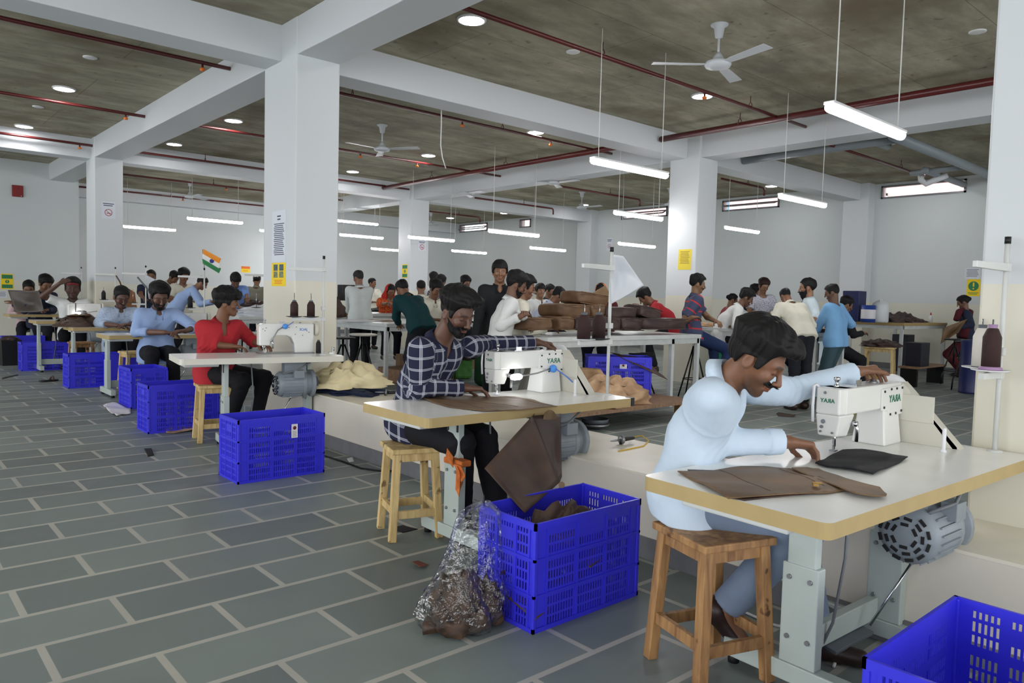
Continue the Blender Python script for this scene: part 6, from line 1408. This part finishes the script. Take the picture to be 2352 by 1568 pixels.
    V, Q = field_mesh(shirtf, np.min(pts, 0)-.2*s, np.max(pts, 0)+.15*s, hs)
    uv = None
    if smat.name in ('plaid_shirt', 'striped_polo', 'check_shirt', 'mottled_tee', 'sari_print', 'pale_denim'):
        v32 = V.astype(f32); cand = [d_cone(v32, P, N-axis*.1*s, .12*s, .14*s)]; uvs = [np.stack([(V-P)@axis, (V-P)@Rv], 1)]
        side = np.abs((V-P)@Fv) < .05*s; uvs[0][:, 1] = np.where(np.abs((V-mid)@Rv) > .13*s, (V-P)@Fv+.13*s, uvs[0][:, 1])
        for a in A:
            for p0, p1, off in ((a['S'], a['e'], 0.), (a['e'], a['w'], np.linalg.norm(a['e']-a['S']))):
                ax_ = U(p1-p0); r1 = U(np.cross(ax_, Fv+Z3*.3)); r2 = np.cross(ax_, r1); qq = V-p0
                cand.append(d_cone(v32, p0, p1, .055*s, .045*s)); uvs.append(np.stack([qq@ax_+off, np.arctan2(qq@r2, qq@r1)*.05*s], 1))
        k = np.argmin(np.stack(cand), 0); uv = np.stack(uvs)[k, np.arange(len(V))]
    so = np_mesh('shirt', V, Q, smat, o, org, None, uv)
    if collar:
        cu = MB(); nn = 22; up = U(Hc-hu*.03-N); ff = U(Fv-up*np.dot(Fv, up)); rr = np.cross(ff, up); c0 = N-axis*.012*s
        gap = .32 if open_ else .18; rows = []
        for j in range(nn+1):
            a = math.pi*(1+gap*.5-2*(j/nn)*(1-gap*.0)*1+0) if False else (-math.pi+gap+(2*math.pi-2*gap)*j/nn)
            dr = -ff*math.cos(a)+rr*math.sin(a); e = abs(j/nn-.5)*2; fr = e**4
            rows.append((c0+dr*.066*s+up*(.008*s), c0+dr*(.069+.004*fr)*s+up*(.04-.018*e*e)*s, c0+dr*(.09+.014*fr)*s+up*(-.012-.02*e*e)*s-axis*fr*.04*s+ff*fr*.016*s))
        vs = [tuple(np.array(r[i])-org) for r in rows for i in range(3)]
        cu.add(vs, [(3*j+i, 3*j+i+1, 3*j+i+4, 3*j+i+3) for j in range(nn) for i in range(2)], True); co = cu.build('collar', smat if not smat.name in ('striped_polo',) else smat, so, solid=.0025)
    # ---- trousers and shoes
    tm = trousers or cloth('dark_trousers', (30, 31, 38)); top = P+axis*.09*s
    def trf(p):
        d = smin(d_cone(p, P-Rv*.07*s, P-Rv*.065*s+axis*.1*s, .118*s, .108*s), d_cone(p, P+Rv*.07*s, P+Rv*.065*s+axis*.1*s, .118*s, .108*s), .05); d = smax(d, (p-top.astype(f32))@axis.astype(f32), .008)
        for g in G:
            e = g['k']+(g['a']-g['k'])*.97; l = smin(d_cone(p, g['h'], g['k'], .098*s, .072*s), np.maximum(d_cone(p, g['k'], g['a'], .071*s, .058*s), (p-e.astype(f32))@U(g['a']-g['k']).astype(f32)), .03); d = smin(d, l, .03)
        d = d+fold(p, 30., .003, sd+9)
        for g in G: ne = np.linalg.norm(p-g['k'].astype(f32), axis=1); d = d+np.exp(-(ne/.11)**2)*.004*np.sin((p@U(g['a']-g['h']).astype(f32))*110)
        return d
    pts = [P, top]+[g['k'] for g in G]+[g['a'] for g in G]
    V, Q = field_mesh(trf, np.min(pts, 0)-.17*s, np.max(pts, 0)+.17*s, max(h*1.3, .0075)); np_mesh('trousers', V, Q, tm, o, org)
    if shoes:
        M_SH = mat('dark_brown_shoe', rgb(46, 32, 28), .4)
        for g in G:
            a, t = g['a'], g['t']; u = Z3 if abs(t[2]) < .3 else U(Z3-t*t[2])
            def shf(p):
                d = smin(d_ell(p, a-u*.035-t*.02, (.055, .055, .05)), d_cone(p, a-u*.045, a-u*.052+t*.15*s, .043, .036), .03); d = smax(d, -((p-(a-u*.083).astype(f32))@u.astype(f32)), .006); return smax(d, -d_cone(p, a, a+u*.1, .036, .05), .006)
            V, Q = field_mesh(shf, np.minimum(a, a+t*.2)-.1, np.maximum(a, a+t*.2)+.1, max(.007, h*.8)); np_mesh('shoe', V, Q, M_SH, o, org)
    return o
# ------------------------------------------------------------------ the workers
C_PALE = cloth('pale_blue_shirt', (196, 212, 228), .75); C_LBLUE = cloth('light_blue_shirt', (150, 172, 212)); C_DENIM = pattern_cloth('pale_denim', 'denim')
C_PLAID = pattern_cloth('plaid_shirt', 'plaid'); C_STRIPE = pattern_cloth('striped_polo', 'stripe'); C_CHECK = pattern_cloth('check_shirt', 'check'); C_MOT = pattern_cloth('mottled_tee', 'mottle'); C_SARI = pattern_cloth('sari_print', 'sari')
C_RED = cloth('red_shirt', (170, 44, 52)); C_WHITE = cloth('white_shirt', (212, 214, 212)); C_CREAM = cloth('cream_shirt', (216, 212, 196)); C_GREY = cloth('grey_white_shirt', (196, 202, 200)); C_TEAL = cloth('dark_teal_shirt', (22, 58, 62)); C_BLK = cloth('black_shirt', (30, 32, 34)); C_NAVY = cloth('navy_polo', (44, 50, 70)); C_SWEAT = cloth('blue_sweater', (122, 170, 214)); C_KURTA = cloth('pale_kurta', (200, 214, 220)); C_BBLUE = cloth('bright_blue_shirt', (120, 154, 216)); C_MAROON = cloth('maroon_kurta', (84, 32, 40)); C_OLIVE = cloth('olive_grey_vest', (120, 118, 104))
T_GREY = cloth('grey_blue_trousers', (112, 126, 146)); T_BLK = cloth('black_trousers', (26, 26, 30)); T_JEAN = cloth('dark_jeans', (38, 52, 88)); T_TEALJ = cloth('teal_jeans', (58, 80, 88))
FGH = .0048
# nearest worker
person('seated man in pale blue shirt leaning over the nearest sewing machine, face in profile', (2.565, 1.505, 1.195), -65, s=1.06, hp=32, hy=-70, h=FGH, hemo=.09, bulk=.88, P=(2.52, 1.765, .645), N=(2.545, 1.63, 1.115), sit=True, tone=(122, 84, 62), stub=.55, beard='moustache',
    hair=dict(top=.045, side=.014, hair_noise=.005, blobs=[((.0, .05, .115), (.06, .055, .03)), ((0, .09, .098), (.058, .035, .024)), ((0, .0, .12), (.062, .07, .03))]), shirt=C_PALE, open_=.19, trousers=T_GREY,
    aR=dict(e=(2.49, 1.66, .862), w=(2.775, 1.475, .862), d=(.15, -.11, -.035), n=(.1, .3, 1), pose='drape', sh=(0, 0, -.01)), aL=dict(sh=(.10, -.07, 0), e=(3.03, 1.62, 1.03), w=(3.36, 1.47, 1.115), d=(.2, -.02, .015), n=(0, .35, 1), pose='drape'),
    lR=dict(k=(2.68, 1.35, .56), a=(2.58, 1.60, .20), t=(.25, -.55, -.62)), lL=dict(k=(2.82, 1.46, .55), a=(2.86, 1.36, .09), t=(.35, -.9, 0)))
# second worker
person('seated bearded man in navy checked shirt guiding leather under a lit sewing machine', (2.635, 3.47, 1.305), -70, s=1.06, hp=22, hy=-84, h=FGH, hemo=.06, bulk=.92, P=(2.58, 3.80, .635), N=(2.615, 3.60, 1.15), sit=True, tone=(98, 68, 54), stub=.45, beard='full',
    hair=dict(top=.045, side=.004, hair_noise=.005, blobs=[((-.0, .04, .125), (.058, .06, .032)), ((.02, .09, .11), (.05, .035, .028))]), shirt=C_PLAID, open_=.17, trousers=T_BLK,
    aR=dict(e=(2.47, 3.60, .87), w=(2.735, 3.50, .862), d=(.16, -.06, -.02), n=(.05, .1, 1), pose='relaxed'), aL=dict(sh=(.09, -.05, 0), e=(3.05, 3.70, 1.10), w=(3.40, 3.60, 1.115), d=(.17, -.05, -.03), n=(.1, .1, 1), pose='drape'),
    lR=dict(k=(2.60, 3.36, .57), a=(2.66, 3.42, .09)), lL=dict(k=(2.80, 3.40, .57), a=(2.86, 3.30, .09)))
# third worker
person('young seated man in red shirt turning his head to look right', (2.66, 7.08, 1.285), -82, s=1.02, hp=3, hy=-28, h=.0062, P=(2.60, 7.22, .63), N=(2.625, 7.14, 1.115), sit=True, tone=(116, 80, 58), stub=.12, closed=False,
    hair=dict(top=.05, side=.016, hair_noise=.006, fringe=.036, blobs=[((0, .07, .1), (.062, .05, .035)), ((0, -.06, .09), (.06, .06, .045)), ((-.03, .1, .065), (.04, .022, .026))]), shirt=C_RED, open_=.2, sleeve='rolled', trousers=T_BLK,
    aR=dict(e=(2.47, 7.12, .90), w=(2.68, 7.02, .885), d=(.17, -.03, -.02), n=(0, 0, 1), pose='relaxed'), aL=dict(e=(2.95, 7.2, .92), w=(2.95, 7.0, .90), d=(.05, -.15, -.02)),
    lR=dict(k=(2.72, 6.84, .57), a=(2.62, 7.0, .09), t=(.5, -.8, 0)), lL=dict(k=(2.99, 6.99, .57), a=(2.90, 7.0, .12), t=(.6, -.7, 0)))

def crowd(label, px, py, hpx, D, F, hy=None, hp=15, lean=10, sit=False, shirt=None, hair=None, **k):
    st = hpx*D/1720/.272; s_ = min(1.2, max(.9, 1+(st-1)*.55)); k.setdefault('h', .0115 if D < 11 else .0135)
    fz = k.pop('fz', FZ); Hc = at_d(px, py, D)
    for nm in ('aL', 'aR'):
        a = k.get(nm)
        if a and 'wp' in a: a = dict(a); w = a.pop('wp'); a['w'] = np.array(at_d(w[0], w[1], w[2])); k[nm] = a
        if a and 'ep' in a: a = dict(k[nm]); e = a.pop('ep'); a['e'] = np.array(at_d(e[0], e[1], e[2])); k[nm] = a
    return person(label, Hc, F, lean=lean, sit=sit, s=s_, hs=st/s_ if .8 < st/s_ < 1.3 else 1., hp=hp, hy=hy, fz=fz, shirt=shirt, hair=hair if hair is not None else dict(top=.022, side=.008), **k)
MED = dict(top=.036, side=.012); SHORT = dict(top=.016, side=.006); BUN = dict(top=.014, side=.012, blobs=[((0, -.115, .02), (.04, .035, .04))]); LONGH = dict(top=.02, side=.016, blobs=[((0, -.08, -.04), (.06, .04, .07))], fringe=.04)
# row along the ledge, behind the man in red
crowd('seated bearded man in light blue shirt looking down at his machine', 366, 680, 64, 9.7, -98, hy=-92, hp=26, lean=16, sit=True, shirt=C_LBLUE, sleeve='rolled', hair=MED, beard='full', fz=0, h=.0095, trousers=T_BLK, open_=.1, tone=(104, 72, 56),
    aR=dict(ep=(312, 762, 9.65), wp=(378, 763, 9.45), d=(.2, -.05, -.02)), aL=dict(ep=(448, 752, 9.75), wp=(425, 760, 9.45), d=(-.2, -.05, 0)))
crowd('seated man with a moustache in pale denim shirt', 279, 682, 54, 11.5, -95, hy=-88, hp=26, lean=16, sit=True, shirt=C_DENIM, sleeve='rolled', hair=SHORT, beard='moustache', fz=0, h=.0095, trousers=T_BLK, open_=.09, tone=(96, 66, 54),
    aR=dict(ep=(225, 742, 11.5), wp=(268, 747, 11.2), d=(.2, -.05, -.02)), aL=dict(ep=(318, 735, 11.6), wp=(300, 745, 11.2), d=(-.2, -.05, 0)))
crowd('man in white t-shirt and maroon head cloth raising an arm to his brow', 167, 662, 54, 13.2, -102, hp=4, lean=4, sit=True, shirt=C_WHITE, sleeve='short', collar=False, hair=None, cap='bandana', fz=0, trousers=T_BLK, tone=(84, 58, 48), stub=.5,
    aR=dict(ep=(98, 680, 12.9), wp=(138, 650, 12.75), d=(.25, .02, .12), n=(-.2, -.8, .5)), aL=dict(ep=(203, 720, 13.2), wp=(188, 738, 12.9)))
crowd('dark-haired man behind the leather sheet, half hidden by the raised arm', 104, 652, 42, 14.5, -70, hp=30, lean=14, sit=True, shirt=C_NAVY, fz=0, hair=MED, aR=dict(wp=(30, 697, 14.3)), aL=dict(wp=(108, 712, 14.3)))
crowd('man at the far left whose face shows above the leather sheet', 66, 662, 40, 14.75, -100, hp=25, lean=12, sit=True, shirt=cloth('pink_shirt', (198, 170, 172)), fz=0, hair=SHORT)
# back left
crowd('standing man in dark polo with pale collar, facing forward', 347, 636, 35, 15.2, -104, hp=2, lean=6, shirt=C_NAVY, sleeve='short', closed=False, hair=SHORT, aR=dict(wp=(330, 684, 14.7)), aL=dict(wp=(356, 686, 14.7)))
crowd('man in white shirt bending over the back bench', 399, 637, 33, 15.4, -60, hp=40, lean=38, shirt=C_WHITE, hair=SHORT)
crowd('man in cream t-shirt looking down, partly behind a stand arm', 422, 634, 36, 15.3, -85, hp=22, lean=8, shirt=C_CREAM, sleeve='short', collar=False, hair=MED)
crowd('man in light blue shirt bending right over the wrapped roll', 464, 650, 33, 13.0, -22, hp=35, lean=44, shirt=C_LBLUE, hair=SHORT, sleeve='long', aR=dict(wp=(487, 692, 12.7), hint=(0, 0, -1)), aL=dict(wp=(492, 694, 13.1)))
crowd('man in bright blue shirt leaning forward behind a stand pole', 541, 643, 37, 14.0, -105, hp=42, lean=36, shirt=C_BBLUE, sleeve='rolled', hair=LONGH, aL=dict(wp=(568, 683, 13.6)), aR=dict(wp=(527, 690, 13.6)))
crowd('man in white skullcap seen from behind at the column edge', 590, 644, 28, 16.8, 55, hp=15, lean=10, shirt=C_OLIVE, cap='skull', hair=SHORT)
# centre
crowd('standing man in black shirt facing the viewer, tallest in the middle', 1148, 624, 57, 8.5, -124, hy=-126, hp=3, lean=3, shirt=C_BLK, closed=False, hair=LONGH, h=.0085, open_=.12, trousers=T_BLK, tone=(142, 102, 76), stub=.15, aR=dict(wp=(1090, 780, 8.3)), aL=dict(wp=(1215, 735, 8.1)))
crowd('bearded man in white shirt working on a brown bag at the bench end', 1186, 654, 62, 7.8, -34, hp=24, lean=14, sit=True, shirt=C_WHITE, hair=MED, beard='full', h=.008, trousers=cloth('grey_trousers', (110, 108, 100)), tone=(112, 78, 60), aR=dict(ep=(1150, 748, 7.5), wp=(1195, 727, 7.45), d=(.2, .02, .06)), aL=dict(ep=(1195, 740, 7.9), wp=(1203, 722, 7.6)))
crowd('man whose profile shows just behind the bearded bag maker', 1207, 660, 58, 8.35, -42, hp=14, lean=10, sit=True, shirt=C_CREAM, hair=MED, h=.0105)
crowd('young man in pale blue-white shirt bowed over his work', 1281, 680, 40, 11.4, -35, hp=42, lean=34, shirt=cloth('pale_violet_shirt', (190, 196, 216)), hair=MED, aR=dict(wp=(1285, 725, 11.0)), aL=dict(wp=(1292, 726, 11.3)))
crowd('young man glancing toward the viewer behind the bowed shirt', 1241, 668, 37, 12.6, -100, hy=-112, hp=4, lean=12, sit=True, shirt=C_WHITE, closed=False, hair=LONGH, tone=(150, 110, 84))
crowd('shaven-headed worker mostly hidden behind the glancing youth', 1263, 668, 32, 13.2, -80, hp=20, lean=12, sit=True, shirt=C_BLK, hair=None)
crowd('woman in an orange headscarf behind the bag pile', 1380, 668, 38, 9.6, -150, hp=25, lean=8, sit=True, shirt=C_MAROON, hair=BUN, cap='scarf_orange')
crowd('man in red shirt hunched over, facing left', 1482, 682, 42, 11.2, 128, hp=42, lean=42, sit=True, shirt=C_RED, sleeve='short', hair=MED, aR=dict(wp=(1478, 712, 11.4)), aL=dict(wp=(1474, 708, 10.9)))
crowd('man in dark teal shirt seen from behind, bending left', 924, 664, 46, 10.0, 92, hp=35, lean=44, shirt=C_TEAL, hair=SHORT, h=.01, aR=dict(wp=(948, 740, 10.6)), aL=dict(wp=(915, 742, 10.2)))
crowd('man with bowed head beside the teal shirt', 1000, 664, 44, 10.8, -95, hy=-88, hp=28, lean=14, sit=True, shirt=C_CREAM, hair=MED, h=.0105)
crowd('man seen from behind in front of the far middle column', 967, 660, 34, 12.6, 60, hp=10, lean=8, sit=True, shirt=C_CREAM, hair=SHORT)
crowd('standing man in black and white checks beyond the bowed head', 1013, 648, 33, 13.2, 40, hp=15, lean=8, shirt=C_CHECK, hair=MED)
crowd('dark head just left of the checked shirt, farther back', 996, 640, 30, 14.2, 50, hp=10, lean=6, shirt=C_GREY, hair=MED)
crowd('dark hair rising behind the foreground quiff', 1069, 650, 34, 11.6, -90, hp=20, lean=10, sit=True, shirt=C_BLK, hair=MED)
crowd('balding man in grey-white shirt with his back to the viewer', 823, 638, 36, 11.8, 78, hy=98, hp=14, lean=10, shirt=C_GREY, hair=SHORT, hairm=M_HAIRG, trousers=T_BLK, aR=dict(wp=(840, 722, 12.3)), aL=dict(wp=(800, 718, 12.2)))
crowd('small head of a man by the back wall, right of the grey shirt', 855, 650, 25, 17.5, -95, hy=-60, hp=5, lean=4, shirt=C_CREAM, hair=SHORT)
crowd('woman in red and orange sari bowed over the far bench', 897, 668, 33, 13.6, -112, hy=-104, hp=30, lean=14, sit=True, shirt=C_SARI, sleeve='rolled', collar=False, hair=BUN, cap='scarf', aR=dict(ep=(872, 700, 13.5), wp=(888, 696, 13.2)), aL=dict(ep=(915, 698, 13.5), wp=(902, 698, 13.2)))
# right
crowd('seated man in navy polo with red stripes, sorting leather', 1602, 652, 46, 10.0, -42, hy=-42, hp=10, lean=5, sit=True, shirt=C_STRIPE, sleeve='short', hair=dict(top=.03, side=.01, hair_noise=.006), beard='moustache', h=.009, closed=False, trousers=T_JEAN, tone=(128, 94, 66), aR=dict(ep=(1566, 742, 9.85), wp=(1590, 728, 9.7), d=(.2, -.05, .0), n=(0, 0, 1)), aL=dict(ep=(1625, 728, 10.2), wp=(1645, 738, 9.95)),
    lL=dict(k=(9.0, 5.95, .82), a=(8.9, 5.85, .5)), lR=dict(k=(8.85, 5.6, .78), a=(8.65, 5.65, .3)))
crowd('man in white shirt leaning on his forearms at the sorting bench', 1714, 684, 43, 10.8, -52, hp=28, lean=34, sit=True, shirt=C_WHITE, sleeve='rolled', hair=MED, h=.01, trousers=T_BLK, tone=(104, 72, 54), aR=dict(ep=(1690, 750, 10.4), wp=(1728, 750, 10.3), d=(.2, -.1, 0)), aL=dict(ep=(1732, 738, 11.0), wp=(1745, 748, 10.7)))
crowd('standing youth in mottled grey t-shirt with reddish hair', 1754, 657, 36, 12.2, -122, hy=-122, hp=25, lean=8, shirt=C_MOT, sleeve='short', collar=False, hair=MED, hairm=M_HAIRB, tone=(128, 92, 68))
crowd('dark-haired worker partly behind the mottled t-shirt', 1735, 670, 34, 12.8, -70, hp=18, lean=10, shirt=C_BLK, sleeve='short', hair=MED)
crowd('woman with ponytail behind the leaning white shirt', 1683, 688, 30, 12.6, -45, hp=18, lean=16, sit=True, shirt=cloth('red_blue_kameez', (150, 62, 66)), collar=False, hair=BUN)
crowd('man in cream shirt with his back to the viewer, bent over the sorting bench', 1804, 680, 37, 9.5, 62, hp=35, lean=40, shirt=C_CREAM, hair=SHORT, h=.01)
crowd('bearded man in pale kurta and dark cap, facing left', 1855, 660, 47, 11.0, 128, hy=116, hp=8, lean=6, shirt=C_KURTA, sleeve='rolled', collar=True, open_=.12, skirt=.45, hair=dict(top=.014, side=.012), beard='long', h=.01, tone=(140, 100, 74), aL=dict(wp=(1866, 742, 10.4)), aR=dict(wp=(1872, 738, 10.8)))
crowd('man in light blue sweater and jeans seen from behind at the bench end', 1911, 672, 42, 9.5, 92, hy=112, hp=18, lean=6, shirt=C_SWEAT, sleeve='long', collar=False, hair=SHORT, h=.009, trousers=T_TEALJ, tone=(100, 70, 52), aL=dict(ep=(1876, 755, 9.6), wp=(1886, 738, 9.9)), aR=dict(ep=(1955, 745, 9.7), wp=(1915, 745, 10.0)))
crowd('seated worker in dark clothes hidden behind the blue sweater', 1944, 700, 38, 11.3, -40, hp=20, lean=12, sit=True, shirt=C_BLK, hair=MED, trousers=T_BLK)
wj = crowd('woman in navy kurta with maroon scarf holding a leather sheet', 2212, 694, 34, 14.2, 112, hy=112, hp=26, lean=6, shirt=C_NAVY, sleeve='long', collar=False, hair=BUN, trousers=C_MAROON, skirt=.42, tone=(120, 84, 68), aL=dict(wp=(2196, 752, 13.9)), aR=dict(wp=(2206, 760, 14.3)))

wp_ = wj.location; MB().tube([tuple(at_d(2196, 735, 14.0)-wp_), tuple(at_d(2203, 716, 14.05)-wp_), tuple(at_d(2215, 711, 14.25)-wp_), tuple(at_d(2228, 716, 14.3)-wp_), tuple(at_d(2222, 742, 14.05)-wp_), tuple(at_d(2212, 775, 13.98)-wp_)], [.05, .06, .06, .06, .07, .08], 10).build('scarf', C_MAROON, wj)
# the leather sheet in her hands
quadsheet('leather_sheet', at_d(2168, 752, 13.7), at_d(2222, 732, 13.75), at_d(2202, 762, 13.6), at_d(2160, 790, 13.6), M_LTAN, bulge=.06, k=2, label='stiff brown leather sheet held by the woman in the navy kurta', cat='leather')
